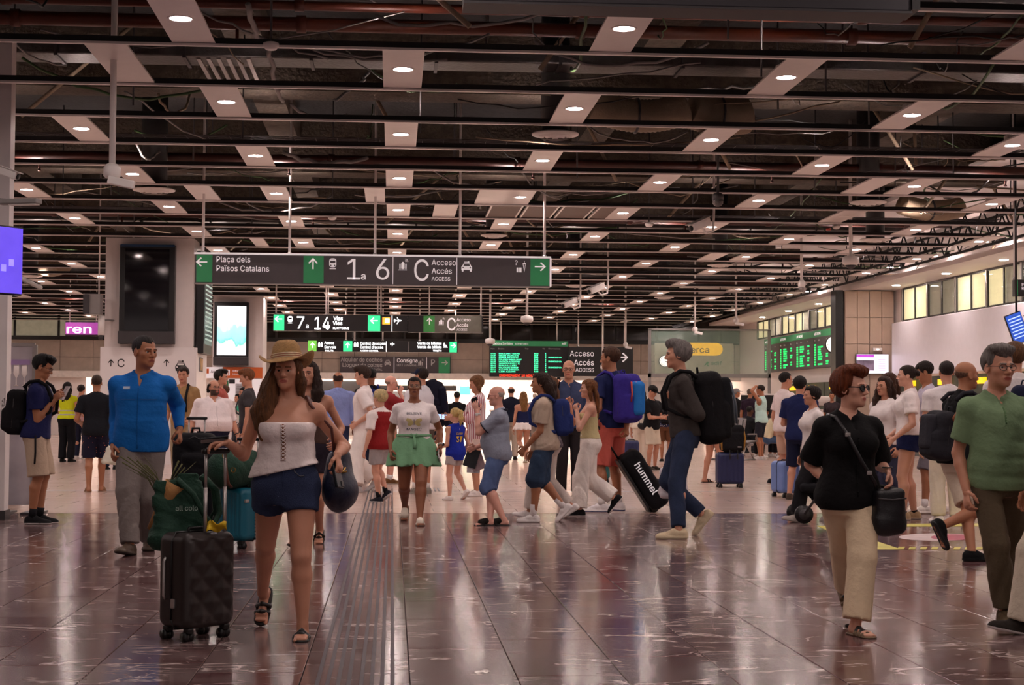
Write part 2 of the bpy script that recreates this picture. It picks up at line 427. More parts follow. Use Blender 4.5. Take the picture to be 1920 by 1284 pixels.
# ---- pipes, ducts, cables in the void
def thing(o, label, cat, group=None): return tag(o, label, cat, group)
pd = [(17.1, 5.32, .075, M_pipe, 'thick orange pipe nearest the lens across the ceiling void'), (17.45, 5.18, .035, M_pipe, 'thin orange pipe hugging the nearest thick orange pipe'),
      (16.7, 5.42, .05, M_pipe, 'orange pipe running just above the nearest thick pipe'), (25.8, 5.2, .075, M_pipe2, 'dark red sprinkler pipe over the third row of lamps'), (26.6, 5.25, .03, M_pipe2, 'thin red pipe beyond the dark red sprinkler pipe'),
      (33.6, 5.2, .07, M_pipe2, 'red pipe above the large white-edged sign'), (41, 5.1, .07, M_pipe2, 'red pipe above the dark screen on the pillar'), (49, 5.1, .07, M_pipe2, 'red pipe above the second hanging sign'), (59.2, 5.1, .07, M_pipe2, 'red pipe nearest the far wall')]
for y, z, r, m, lb in pd:
    mb = MB().tube([(-17.5, y, z), (12, y, z)], r, 10)
    for x in np.arange(-16, 12, 3.0): mb.tube([(x - .05, y, z), (x + .05, y, z)], r * 1.25, 10)
    o = mb.build('pipe', m)
    for x in np.arange(-15, 12, 4.0): tube('pipe_hanger', [(x, y, z + r), (x, y, 6.6)], 0.012, M_dgrey, o, 6)
    for x in np.arange(-13.5, 12, 3.94):
        if r > .06: MB().tube([(x, y, z - r), (x, y, z - r - .16)], .02, 8).lathe([(.03, -.02), (.03, .0)], (x, y, z - r - .16), 8).build('sprinkler_head', m, o)
    thing(o, lb, 'pipe')
for q, (y, z, hh) in enumerate(((19.4, 5.5, .22), (35.6, 5.4, .3), (50.3, 5.4, .3))):
    d = MB().box((-2.5, y, z), (29, .55, hh), ch=.02).build('air_duct', M_foil)
    for x in np.arange(-16, 12, 1.5): MB().box((x, y, z), (.04, .6, hh + .05)).build('duct_flange', M_dgrey, d)
    thing(d, ['silver foil-wrapped duct across the void behind the nearest lamps', 'silver duct across the void above the large sign', 'silver duct across the void near the far wall'][q], 'duct')
# flexible duct by the middle
def wob(a, b, n, sag, j=0.0, rnd=random): 
    a = Vector(a); b = Vector(b); out = []
    for k in range(n + 1):
        t = k / n; p = a.lerp(b, t); p.z -= sag * 4 * t * (1 - t)
        if 0 < k < n: p += Vector((rnd.uniform(-j, j), rnd.uniform(-j, j), rnd.uniform(-j, j)))
        out.append(p)
    return out
def flexduct(a, b, r, lb, sag=.1):
    pts = wob(a, b, 44, sag); rs = [r * (1 + .05 * (k % 2)) for k in range(45)]
    o = MB().tube(pts, rs, 14).build('flexible_duct', M_flex)
    MB().tube([pts[20], pts[21]], r * 1.12, 14).build('duct_clamp', M_dgrey, o); return thing(o, lb, 'duct')
a = PZ(1112, 196, 4.99); b = PZ(1285, 203, 4.98); flexduct(a, b, .20, 'corrugated beige flexible duct hanging beside a lit panel', .12)
a = PZ(1296, 204, 5.0); b = PZ(1398, 214, 4.98); flexduct(a, b, .24, 'fat corrugated flexible duct with an elbow near the ceiling centre', .05)
a = PZ(1690, 382, 5.2); b = PZ(1800, 388, 5.2); flexduct(a, b, .2, 'flexible duct behind the round diffusers at right', .1)
a = PZ(40, 500, 5.2); b = PZ(120, 495, 5.1); flexduct(a, b, .25, 'crumpled flexible duct at far left beside the pillar', .1)
# wire cable trays across
for y, z in ((22.6, 5.0), (31, 5.0), (44, 5.0)):
    mb = MB()
    for dy in (-.15, -.05, .05, .15): mb.tube([(-17, y + dy, z), (12, y + dy, z)], .008, 5)
    for x in np.arange(-17, 12, .3): mb.tube([(x, y - .15, z), (x, y + .15, z)], .006, 4)
    mb.build('cable_tray', M_dgrey, ceiling)['kind'] = 'stuff'
rc = random.Random(11)
for q in range(190):                        # loose cables
    y = rc.uniform(13.5, 46); hx = y * .42; x = rc.uniform(-.27 * y, .40 * y)
    L_ = rc.uniform(.8, 4); ang = rc.choice([0, 0, .2, -.3, 1.2, 1.5])
    a = (x, y, rc.uniform(4.85, 5.5)); b = (x + L_ * math.cos(ang), y + L_ * math.sin(ang), rc.uniform(4.85, 5.6))
    tube('cable', wob(a, b, 10, rc.uniform(.0, .3), .03, rc), rc.choice([.008, .012, .018]), rc.choice([M_cablek, M_cableg, M_cableg, M_flex, M_cableb]), ceiling, 5)
for px1, py1, px2, py2, z, r, m in ((465, 8, 505, 85, 5.1, .03, M_cableg), (505, 90, 530, 190, 4.9, .025, M_cableg), (530, 285, 690, 295, 4.85, .03, M_cableg), (545, 195, 650, 215, 5.0, .02, M_cableg), (1540, 335, 1450, 430, 5.2, .012, M_cableb), (1920, 25, 1800, 110, 5.3, .012, M_cableb)):
    a = PZ(px1, py1, z); b = PZ(px2, py2, z); tube('cable', wob(a, b, 14, .12, .02, rc), r, m, ceiling, 6)
for q in range(75):                        # hangers and struts
    y = rc.uniform(14, 50); x = rc.uniform(-.27 * y, .40 * y)
    if q % 3: tube('hanger_rod', [(x, y, CEIL + .08), (x + rc.uniform(-.02, .02), y, 6.6)], .012, M_dgrey, ceiling, 5)
    else: tube('brace', [(x, y, 4.95), (x + rc.uniform(-1.6, 1.6), y + rc.uniform(-.4, .4), 6.2)], .03, M_flex, ceiling, 5)
for q in range(6):                         # slotted uprights near the upper left
    p = PZ(385 + 18 * q, 130, 5.4); box('slotted_rail', (p[0], p[1], 5.4), (.05, 1.4, .05), M_steel, ceiling)
# round air diffusers
Dm = None
for q, (px, py, r, wd) in enumerate(((1041, 258, .29, 'near the middle under its black duct'), (1628, 384, .3, 'right of the dome camera pole'), (1641, 453, .3, 'below the other diffuser at right'), (289, 361, .33, 'right of the coiled cable at left'), (926, 445, .26, 'right over the large sign'), (1080, 538, .3, 'above the right bullet cameras'), (1350, 500, .3, 'between lamps right of the middle'), (56, 520, .33, 'at far left near the purple screen'), (1245, 560, .3, 'above the yellow sign'))):
    p = PZ(px, py, CEIL - .05)
    if Dm is None:
        Dm = empty('air_diffuser')
        MB().lathe([(.5, 0), (1.0, .10), (1.02, .16), (.95, .17), (.62, .17)], n=32, cap=False).build('outer_ring', M_whitem, Dm)
        for k, rr in enumerate((.72, .45, .2)): MB().lathe([(rr - .1, -.03 - .02 * k), (rr, .03), (rr + .01, .05), (rr - .09, -.0)], n=28, cap=False).build('inner_cone', M_whitem, Dm)
        MB().lathe([(.62, .17), (.62, 6.8), (.5, 6.8)], n=24, cap=True).build('duct_collar', M_cablek, Dm)
        o = Dm
    else: o = copy_tree(Dm)
    o.location = p; o.scale = (r, r, .3); tag(o, f'round white air diffuser {wd}', 'diffuser', 'round ceiling diffusers')

# ---- right-hand wall: soffit with downlights, lattice trusses, windows, cladding
XW = 14.4
struct(box('wall_right', (XW + .3, 30, 3.4), (.4, 92, 7.0), M_white))
soff = struct(box('trim_1', (XW - .55, 39, CEIL + .06), (1.3, 64, .12), M_white))
for k, y in enumerate((31.5, 35.5, 39.3, 43.3, 47.3, 51.4, 55.4, 59.4)):
    o = empty('soffit_light', (XW - .5, y, CEIL - .004), f"round downlight in the white soffit along the right windows, {['nearest','second','third','fourth','fifth','sixth','seventh','farthest'][k]}", 'light', 'soffit downlights')
    MB().lathe([(.135, -.006), (.14, 0), (.10, .0), (.10, -.006), (.135, -.006)], n=20, cap=False).build('lamp_trim', M_whitem, o)
    MB().lathe([(.10, -.008), (.10, -.003)], n=20).build('lens', M_lens, o)
struct(box('trim_2', (12.5, 39, 5.9), (2.9, 64, .1), M_white))
brace = None
for q, X in enumerate((11.9, 12.7)):
    t_ = empty('roof_truss', (X, 30, 0), f"black lattice truss along the right soffit, {['inner','outer'][q]} one", 'truss', 'lattice trusses')
    for z in (4.75, 5.3): box('chord', (0, 17, z), (.06, 38, .05), M_blackm, t_)
    for k in range(38):
        for s in (0, 1):
            if brace is None: brace = MB().tube([(0, 0, 0), (0, .5, .55)], .018, 5).build('brace', M_blackm, t_)
            else:
                o = brace.copy(); COL.objects.link(o); o.parent = t_
            o = brace if k == 0 and s == 0 and q == 0 else o
            o.location = (0, -2 + k + (1 if s else 0), 4.75); o.scale = (1, -1 if s else 1, 1)
for q, (px, py) in enumerate(((1860, 453), (1764, 480), (1680, 501), (1525, 546), (1895, 452))):
    p = PZ(px, py, 5.2); o = empty('twin_spot', p, f"twin spotlight among the lattice trusses, {['second nearest','third nearest','fourth nearest','farthest','nearest'][q]}", 'light', 'twin spots')
    for s in (-.17, .17): MB().lathe([(.05, .1), (.10, 0), (.09, -.005)], (s, 0, 0), 16).build('spot_can', M_blackm, o); MB().lathe([(.085, -.012), (.085, -.006)], (s, 0, 0), 16).build('lens', M_lens, o)
    box('bracket', (0, 0, .12), (.5, .05, .04), M_blackm, o)
# windows: frames with panes, lit rooms behind
M_glassw = mat('office_glass', '#b9c0b4', 0.03, alpha=0.16, var=0.0)
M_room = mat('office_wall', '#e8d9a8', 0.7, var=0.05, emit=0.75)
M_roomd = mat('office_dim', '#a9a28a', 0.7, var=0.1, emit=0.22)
M_frame = mat('window_frame', '#171412', 0.4)
def hi_window(n_, y0, y1, panes, z0=3.72, z1=4.62):
    w_ = struct(empty(f'window_{n_}'), 'structure')
    fx = XW + .06
    for z in (z0, z1): box('frame_rail', (fx - .02, (y0 + y1) / 2, z), (.04, y1 - y0, .05), M_frame, w_)
    L_ = (y1 - y0) / panes
    for k in range(panes + 1):
        o = box('mullion', (fx - .02, y0 + k * L_, (z0 + z1) / 2), (.03, .08 if k % 2 else .17, z1 - z0), M_frame if k % 2 else M_frame, w_)
        if k % 2 == 0: box('post_cover', (fx - .045, y0 + k * L_, (z0 + z1) / 2), (.03, .08, z1 - z0), M_steel, w_)
    for k in range(panes): box('pane', (fx - .02, y0 + (k + .5) * L_, (z0 + z1) / 2), (.012, L_ - .05, z1 - z0), M_glassw, w_)
    for k in range(panes):
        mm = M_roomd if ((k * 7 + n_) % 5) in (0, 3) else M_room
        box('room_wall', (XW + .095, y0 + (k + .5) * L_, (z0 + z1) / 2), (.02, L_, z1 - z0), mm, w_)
    return w_
hi_window(1, 33.6, 44.4, 10); hi_window(2, 50.6, 62.5, 12, 3.95, 4.62)
struct(box('trim_3', (XW + .06, 39, 3.66), (.12, 10.8, .08), M_white))
# stone pier facing the lens, with cladding slabs
ypier = 45.2
pier = struct(box('pillar_1', ((12.96 + XW) / 2 + .03, ypier + .3, 2.3), (XW - 12.96, .55, 4.66), M_wall))
sw, shh = (XW - 12.96) / 4, 4.6 / 6
for a_ in range(4):
    for b_ in range(6): box('slab', (12.96 + (a_ + .5) * sw + .03, ypier - .0, .02 + (b_ + .5) * shh), (sw - .016, .06, shh - .016), M_stone2, pier)
col_b = struct(box('trim_4', (12.83, ypier + .25, 2.32), (.22, .5, 4.64), M_black))
# big blank white board below the windows
o = empty('wall_board', (XW, 40, 0), 'big blank white board under the right-hand windows', 'board')
MB().box((.0, -1.3, 2.92), (.26, 12.4, 1.52), ch=.02).build('face', mat('board_white', '#f6f3fb', .35, var=.02), o)
box('bottom_rail', (-.08, -1.3, 2.13), (.16, 12.4, .06), M_stone2, o)
# lower right shop band: dark counters with amber-lit strips
M_amber = mat('amber_screen', '#ffb31a', .5, emit=1.0, var=.25, scale=3)
for q in range(9):
    y = 35.2 + q * 2.6
    if 44 < y < 48: continue
    o = empty('ticket_booth', (XW - .2, y, 0), f"low shop bay under the right wall, {['nearest','second','third','fourth','','','fifth','sixth','farthest'][q]}", 'booth', 'shop bays along the right wall')
    box('back_panel', (.12, 0, 1.1), (.1, 2.5, 2.0), mat('booth_green', '#3c4436', .6, var=.5, scale=2), o)
    box('counter', (-.25, 0, .55), (.6, 2.4, 1.1), M_dgrey, o)
    box('counter_top', (-.28, 0, 1.12), (.7, 2.45, .05), M_white, o)
    for s in range(1, 2): box('price_screen', (-.0, -.8 + .8 * s, 1.93), (.06, .7, .15), M_amber, o)

# ---- far wall: stone slabs above, bright shop recess below
YF = 66.0
zt = P(735, 706, YF)[2]                    # underside of the lintel
zw = P(735, 641, YF)[2]
farw = struct(box('wall_back', (-1.5, YF + .35, (zt + 7) / 2), (46, .5, 7 - zt), M_grout))
sl = None; xs = np.arange(-17.4, 14.4, 1.32)
for a_, x in enumerate(xs):
    for b_ in range(2):
        hh = (zw - zt) / 2
        if sl is None: sl = MB().box((0, 0, 0), (1.305, .06, hh - .015)).build('slab', M_wall, farw); o = sl
        else:
            o = sl.copy(); COL.objects.link(o); o.parent = farw
        o.location = (x + .66, YF + .07, zt + (b_ + .5) * hh)
# window band just under the ceiling
M_darkglass = mat('dark_office_glass', '#1a1613', .08, var=.3)
band = struct(empty('window_3'))
ztop = CEIL + .3
for k, x in enumerate(np.arange(-17, 13, 1.75)):
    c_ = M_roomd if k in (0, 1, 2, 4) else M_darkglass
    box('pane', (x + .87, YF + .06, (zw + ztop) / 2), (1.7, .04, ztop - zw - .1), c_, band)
    box('mullion', (x, YF + .03, (zw + ztop) / 2), (.09, .1, ztop - zw), M_frame, band)
box('frame_rail', (-2, YF + .02, zw + .06), (30.5, .12, .16), M_frame, band)
# recess
struct(box('wall_back_shop', (-1.5, YF + 9, 1.5), (46, .3, 3.4), mat('shop_white', '#f3ebe2', .6, var=.04)))
struct(box('ceiling_shop', (-1.5, YF + 4.7, zt + .35), (46, 9, .12), M_white))
lint = struct(box('trim_5', (-1.5, YF + .0, zt + .02), (46, .34, .26), mat('lintel_white', '#e6ddd4', .5)))
for q in range(15):
    o = empty('shop_ceiling_light', (-15.6 + q * 1.9, YF + 4.2, zt + .26), f"bright flat light panel in the far shop recess, {['first', 'second', 'third', 'fourth', 'fifth', 'sixth', 'seventh', 'eighth', 'ninth', 'tenth', 'eleventh', 'twelfth', 'thirteenth', 'fourteenth', 'last'][q]} from the left", 'light', 'shop recess lights')
    box('diffuser', (0, 0, 0), (1.5, 5.0, .03), M_glow, o)
    for s in (-1, 1): box('frame', (s * .78, 0, .01), (.06, 5.1, .05), M_whitem, o)
for x0, x1 in ((-17, -12.4), (-7.8, -5.6), (8.0, 13)):
    struct(box(f'trim_{6 + int(x0 > -10) + int(x0 > 0)}', ((x0 + x1) / 2, YF + .25, zt / 2), (x1 - x0, .3, zt), M_white))
# shop fittings
fit = [(-11.6, 66.8, 2.4, 1.05, '#d9cdbd', 'pale service counter at the far left shop'), (-3.8, 67.2, 2.0, 1.05, '#cbbfae', 'service counter left of the bright passage'), (-1.2, 67.4, 1.8, 1.05, '#e8e0d6', 'white service counter beneath the striped sign'), (5.2, 67.0, 2.2, 1.05, '#b7ab9c', 'service counter right of the bright passage')]
for x, y, w_, h_, c_, lb in fit:
    o = empty('service_counter', (x, y, 0), lb, 'counter'); m_ = mat('counter_' + c_, c_, .5)
    box('counter_body', (0, 0, h_ / 2), (w_, .6, h_), m_, o, .02); box('counter_top', (0, -.05, h_ + .02), (w_ + .1, .75, .05), M_whitem, o); box('plinth', (0, .05, .05), (w_ - .1, .6, .1), M_black, o)
# wall_left
struct(box('wall_left', (-17.6, 30, 3.4), (.3, 92, 7), M_wall))

# ---- pillars on the left
def pillar(n_, px0, px1, Y, depth, z0=0, zc=CEIL + .06):
    a_, b_ = P(px0, 700, Y), P(px1, 700, Y)
    o = struct(box(f'pillar_{n_}', ((a_[0] + b_[0]) / 2, Y + depth / 2, zc / 2), (b_[0] - a_[0], depth, zc), mat('pillar_paint', '#e8dedb', .5, var=.03)))
    return o, a_[0], b_[0]
YP1 = 33.7
p1, p1a, p1b = pillar(2, 195, 361, YP1, 1.75)
zc1 = P(275, 651, YP1)[2]
o = empty('column_cladding', ((p1a + p1b) / 2, YP1, 0), 'white cladding with black arrow signs around the left pillar', 'cladding')
w_ = p1b - p1a + .1
box('front_panel', (0, -.03, zc1 / 2), (w_, .06, zc1), mat('clad_white', '#f0e9e8', .4, var=.02), o)
box('side_panel', (w_ / 2, .9, zc1 / 2), (.06, 1.85, zc1), MATS['clad_white'], o)
box('side_panel', (-w_ / 2, .9, zc1 / 2), (.06, 1.85, zc1), MATS['clad_white'], o)
def loc(px, py, Y, o): v = P(px, py, Y); return (v[0] - o.location[0], v[1] - o.location[1], v[2] - o.location[2])
M_ink = mat('black_print', '#1a1719', .6)
# ================================================================== SIGNS AND SCREENS
M_sgrey = mat('sign_charcoal', '#4a4448', .45, var=.05)
M_sblack = mat('sign_black', '#191617', .4, var=.1)
M_sgreen = mat('sign_green', '#2a8250', .45, var=.05, emit=.12)
M_sgreen_l = mat('lit_green', '#2fbf7d', .5, emit=1.1, var=.1)
M_sgreen_l2 = mat('lit_green_yellowish', '#6fbf4a', .5, emit=.75, var=.1)
M_swhite = mat('sign_white', '#efe8ea', .5, var=.02, emit=.22)  # weak glow added to brighten white lettering, edges and boards
M_lit = mat('lit_white', '#ffffff', .5, emit=1.7, var=.0)
M_dim = mat('dim_lettering', '#b5b0af', .5, emit=.06)
M_orange = mat('orange_panel', '#d8682c', .5, var=.05)
M_ochre = mat('ochre', '#b08a2c', .6)
M_led = mat('green_led', '#4dffb0', .5, emit=1.5, var=.3, scale=3)
M_led2 = mat('green_led_saturated', '#1ee070', .5, emit=1.0, var=.3, scale=3)
M_ledr = mat('red_led', '#ff3b1e', .5, emit=1.3, var=.2)

def arrow(mb, cx, cz, s, ang, t=.006, y=0.0):
    """arrow pointing up turned by ang (radians, clockwise), overall size s"""
    w_ = s * .075
    def rotp(pts): return [(cx + (x * math.cos(ang) + z * math.sin(ang)) * s, cz + (-x * math.sin(ang) + z * math.cos(ang)) * s) for x, z in pts]
    mb.prism(rotp([(-.06, -.5), (.06, -.5), (.06, .4), (-.06, .4)]), t, c=(0, y, 0))
    mb.prism(rotp([(0, .5), (.42, .06), (.33, -.03), (0, .33)]), t, c=(0, y, 0))
    mb.prism(rotp([(0, .5), (0, .33), (-.33, -.03), (-.42, .06)]), t, c=(0, y, 0))
def circ(cx, cz, r, n=14, a0=0, a1=2 * math.pi): return [(cx + r * math.cos(a0 + (a1 - a0) * k / n), cz + r * math.sin(a0 + (a1 - a0) * k / n)) for k in range(n)]
def rrect(cx, cz, w_, h_, r=.2):
    r *= min(w_, h_); o = []
    for sx, sz, a in ((1, 1, 0), (-1, 1, 1), (-1, -1, 2), (1, -1, 3)):
        for k in range(4): t = (a + k / 3) * math.pi / 2; o.append((cx + sx * (w_ / 2 - r) + r * math.cos(t), cz + sz * (h_ / 2 - r) + r * math.sin(t)))
    return o
def icon(mb, dk, kind, cx, cz, s, y=0.0):
    """pictograms; mb pale parts, dk dark cut-outs in front"""
    q = lambda pts, m_=mb, dy=0.0: m_.prism(pts, .005, c=(0, y - dy, 0))
    if kind == 'train':
        q(rrect(cx, cz + .06 * s, .62 * s, .8 * s, .35)); q(rrect(cx, cz + .14 * s, .46 * s, .22 * s, .2), dk, .005)
        for e in (-1, 1): q(circ(cx + e * .17 * s, cz - .17 * s, .06 * s), dk, .005)
        q([(cx - .28 * s, cz - .5 * s), (cx + .28 * s, cz - .5 * s), (cx + .28 * s, cz - .44 * s), (cx - .28 * s, cz - .44 * s)])
        q([(cx - .2 * s, cz + .36 * s), (cx + .2 * s, cz + .36 * s), (cx + .2 * s, cz + .38 * s), (cx - .2 * s, cz + .38 * s)], dk, .005)
    elif kind == 'car':
        q([(cx - .5 * s, cz - .3 * s), (cx + .5 * s, cz - .3 * s), (cx + .5 * s, cz), (cx + .42 * s, cz + .06 * s), (cx + .3 * s, cz + .3 * s), (cx - .3 * s, cz + .3 * s), (cx - .42 * s, cz + .06 * s), (cx - .5 * s, cz)])
        q([(cx - .32 * s, cz + .07 * s), (cx + .32 * s, cz + .07 * s), (cx + .24 * s, cz + .24 * s), (cx - .24 * s, cz + .24 * s)], dk, .005)
        for e in (-1, 1): q(rrect(cx + e * .38 * s, cz - .36 * s, .16 * s, .22 * s)); q(circ(cx + e * .34 * s, cz - .1 * s, .07 * s), dk, .005)
        q(circ(cx + .16 * s, cz + .44 * s, .09 * s)); q([(cx - .25 * s, cz + .41 * s), (cx + .1 * s, cz + .41 * s), (cx + .1 * s, cz + .47 * s), (cx - .25 * s, cz + .47 * s)])
    elif kind == 'bag':
        q(rrect(cx - .25 * s, cz - .12 * s, .12 * s, .5 * s)); q(rrect(cx + .02 * s, cz - .08 * s, .3 * s, .58 * s)); q(rrect(cx + .3 * s, cz - .12 * s, .12 * s, .5 * s)); q(rrect(cx + .02 * s, cz + .25 * s, .16 * s, .1 * s)); q(rrect(cx, cz - .46 * s, .8 * s, .05 * s))
        for k in (1, 2, 3):
            r = .1 * k * s; pts = circ(cx + .2 * s, cz + .3 * s, r + .02 * s, 8, 0, 1.5) + circ(cx + .2 * s, cz + .3 * s, r - .02 * s, 8, 1.5, 0); q(pts)
    elif kind == 'lost':
        for k in range(3): q(rrect(cx - .28 * s + .15 * s * k, cz - .28 * s, .12 * s, .4 * s, .1))
        pts = [(cx + .18 * s, cz + .3 * s), (cx + .46 * s, cz + .3 * s), (cx + .32 * s, cz - .48 * s)]; q(pts); q([(cx + .24 * s, cz + .22 * s), (cx + .40 * s, cz + .22 * s), (cx + .32 * s, cz - .25 * s)], dk, .005)
        q([(cx + .3 * s, cz + .3 * s), (cx + .34 * s, cz + .3 * s), (cx + .34 * s, cz + .5 * s), (cx + .3 * s, cz + .5 * s)])
    elif kind == 'people':
        for e in (-.25, .2): q(circ(cx + e * s, cz + .36 * s, .12 * s)); q(rrect(cx + e * s, cz - .08 * s, .34 * s, .7 * s, .3))
    elif kind == 'plane':
        q([(cx - .5 * s, cz - .05 * s), (cx + .4 * s, cz - .08 * s), (cx + .5 * s, cz), (cx + .4 * s, cz + .08 * s), (cx - .5 * s, cz + .05 * s)])
        q([(cx + .08 * s, cz), (cx - .16 * s, cz + .45 * s), (cx - .05 * s, cz + .45 * s), (cx + .2 * s, cz)]); q([(cx + .2 * s, cz), (cx - .05 * s, cz - .45 * s), (cx - .16 * s, cz - .45 * s), (cx + .08 * s, cz)])
        q([(cx - .5 * s, cz), (cx - .5 * s, cz + .22 * s), (cx - .4 * s, cz + .22 * s), (cx - .3 * s, cz)]); q([(cx - .3 * s, cz), (cx - .4 * s, cz - .22 * s), (cx - .5 * s, cz - .22 * s), (cx - .5 * s, cz)])
    elif kind == 'ticket':
        q(circ(cx - .2 * s, cz + .3 * s, .14 * s)); q(rrect(cx - .2 * s, cz - .0 * s, .3 * s, .4 * s, .3)); q([(cx - .4 * s, cz - .45 * s), (cx + .45 * s, cz - .45 * s), (cx + .1 * s, cz + .1 * s)])

class Sign:
    """hanging sign box facing the lens; pixel helper turns a photo position on its face into local x,z"""
    def __init__(s, name, x0, y0, x1, y1, Y, thick, label, m=None, mt=None, cat='sign'):
        a_, b_ = P(x0, y0, Y), P(x1, y1, Y); s.Y = Y
        s.cx, s.cz = (a_[0] + b_[0]) / 2, (a_[2] + b_[2]) / 2; s.w, s.h = b_[0] - a_[0], a_[2] - b_[2]
        s.o = empty(name, (s.cx, Y, s.cz), label, cat); s.th = thick; s.y = 0.0
        s.body = box('sign_box', (0, thick / 2, 0), (s.w, thick, s.h), m or M_sgrey, s.o, .006)
        s.k = Y / FPX
    def u(s, px, py): v = P(px, py, s.Y); return v[0] - s.cx, v[2] - s.cz
    def panel(s, px0, px1, m, name='panel', py0=None, py1=None, d=.008):
        x0, zz = s.u(px0, 600); x1, _ = s.u(px1, 600); z0, z1 = -s.h / 2 + .01, s.h / 2 - .01
        if py0: z1 = s.u((px0 + px1) / 2, py0)[1]; z0 = s.u((px0 + px1) / 2, py1)[1]
        return box(name, ((x0 + x1) / 2, -d / 2 + .002, (z0 + z1) / 2), (x1 - x0, d, z1 - z0), m, s.o)
    def txt(s, t, px, py_base, hpx, m, bold=0.0, align='LEFT', sx=.92):
        x, z = s.u(px, py_base); return text(t, hpx * s.k, (x, -.012, z), m, s.o, bold, align, sx=sx)
    def arrow(s, px, py, spx, ang, m):
        x, z = s.u(px, py); mb = MB(); arrow(mb, x, z, spx * s.k, ang, y=-.012); return mb.build('arrow', m, s.o)
    def icon(s, kind, px, py, spx, m, md):
        x, z = s.u(px, py); mb = MB(); mb2 = MB(); icon(mb, mb2, kind, x, z, spx * s.k, y=-.012)
        o = mb.build('pictogram', m, s.o)
        if mb2.V: mb2.build('pictogram_cutout', md, o)
    def rods(s, xs_, r=.022, top=None, m=None):
        for px in xs_:
            x, _ = s.u(px, 600); zt_ = (top or 6.62) - s.cz
            o = tube('hanging_rod', [(x, s.th / 2, s.h / 2), (x, s.th / 2, zt_)], r, m or M_alu, s.o, 10)
            MB().lathe([(r * 1.5, 0), (r * 1.5, .05)], (x, s.th / 2, s.h / 2), 10).build('rod_socket', M_steel, o)

# large hanging sign
s1 = Sign('hanging_sign', 366, 476, 1031, 537, 26.0, .16, 'large charcoal hanging sign to platforms 1 to 6 with green ends')
box('white_top_edge', (0, .08, s1.h / 2 + .012), (s1.w + .03, .2, .03), M_swhite, s1.o); box('bottom_edge', (0, .08, -s1.h / 2 - .008), (s1.w + .01, .18, .016), M_grey, s1.o)
box('end_cap', (s1.w / 2 + .01, .08, 0), (.03, .19, s1.h), M_swhite, s1.o)
for a_, b_ in ((367, 397), (568, 606), (994, 1029)): s1.panel(a_, b_, M_sgreen, 'green_panel')
for px in (736, 856): s1.panel(px - .6, px + .6, M_swhite, 'divider_line')
s1.arrow(378, 491, 21, -math.pi / 2, M_swhite); s1.arrow(587, 494, 21, 0, M_swhite); s1.arrow(1013, 500, 21, math.pi / 2, M_swhite)
s1.txt('Plaça dels', 405, 491, 10.5, M_swhite, .012); s1.txt('Països Catalans', 405, 508, 10.5, M_swhite, .012)
s1.icon('train', 624, 494, 21, M_swhite, M_sgrey); s1.txt('1', 645, 524, 39, M_swhite, .0, sx=1.0); s1.txt('a', 676, 524, 13, M_swhite, .02, sx=1.1); s1.txt('6', 700, 524, 39, M_swhite, 0, sx=1.0)
s1.icon('bag', 755, 497, 20, M_swhite, M_sgrey); s1.txt('C', 774, 526, 40, M_swhite, 0, sx=.8); s1.txt('Acceso', 809, 497, 10.5, M_swhite); s1.txt('Accés', 809, 513, 10.5, M_swhite, .015); s1.txt('ACCESS', 809, 526, 7, M_swhite, .01)
s1.icon('car', 875, 500, 20, M_swhite, M_sgrey); s1.icon('lost', 976, 500, 22, M_swhite, M_sgrey); s1.txt('?', 965, 497, 9, M_swhite, .02)
s1.rods((378, 541, 702, 862, 1021))
# second hanging sign, lit
s2 = Sign('hanging_sign', 512, 589, 764, 622, 46.0, .2, 'lit black hanging sign to platforms 7 to 14', M_sblack)
s2.panel(513, 533, M_sgreen_l, 'lit_green_panel'); s2.panel(690, 713, M_sgreen_l, 'lit_green_panel'); s2.panel(734.3, 735.7, M_lit, 'divider_line')
s2.panel(717, 731, mat('lit_orange', '#ff8a2a', .5, emit=1.6), 'orange_logo', 595, 608); s2.panel(722, 730, M_lit, 'logo_square', 597, 605, .02)
s2.arrow(522, 598, 14, -math.pi / 2, M_lit); s2.arrow(701, 601, 14, -math.pi / 2, M_lit); s2.icon('train', 544, 599, 14, M_lit, M_sblack)
s2.txt('7', 554, 616, 23, M_lit, 0); s2.txt('a', 573, 615, 9, M_lit, 0); s2.txt('14', 587, 617, 23, M_lit, 0, sx=.8); s2.txt('Vías', 625, 600, 7, M_lit, .03); s2.txt('Vies', 624, 609, 7, M_lit, .03); s2.txt('PLATFORMS', 624, 617, 4, M_lit, .03); s2.icon('plane', 746, 601, 14, M_lit, M_sblack)
s2.rods((517, 611, 615, 708, 714))
s2b = Sign('hanging_sign', 765, 591, 906, 624, 46.0, .2, 'dim grey hanging sign with a letter C beside the lit one', M_sblack)
s2b.panel(794, 815, mat('green_dim', '#3f8a45', .5, emit=.12), 'green_panel'); s2b.panel(815, 903, mat('sign_olive', '#5e5a50', .5, emit=.05), 'olive_panel')
s2b.arrow(805, 602, 13, 0, M_swhite); s2b.icon('bag', 827, 603, 13, M_swhite, M_sblack); s2b.txt('C', 837, 619, 23, M_swhite, .01, sx=.8); s2b.txt('Acceso', 856, 602, 6, M_swhite); s2b.txt('Accés', 856, 612, 6, M_swhite, .015); s2b.txt('ACCESS', 856, 620, 4, M_swhite)
s2b.rods((805, 902))
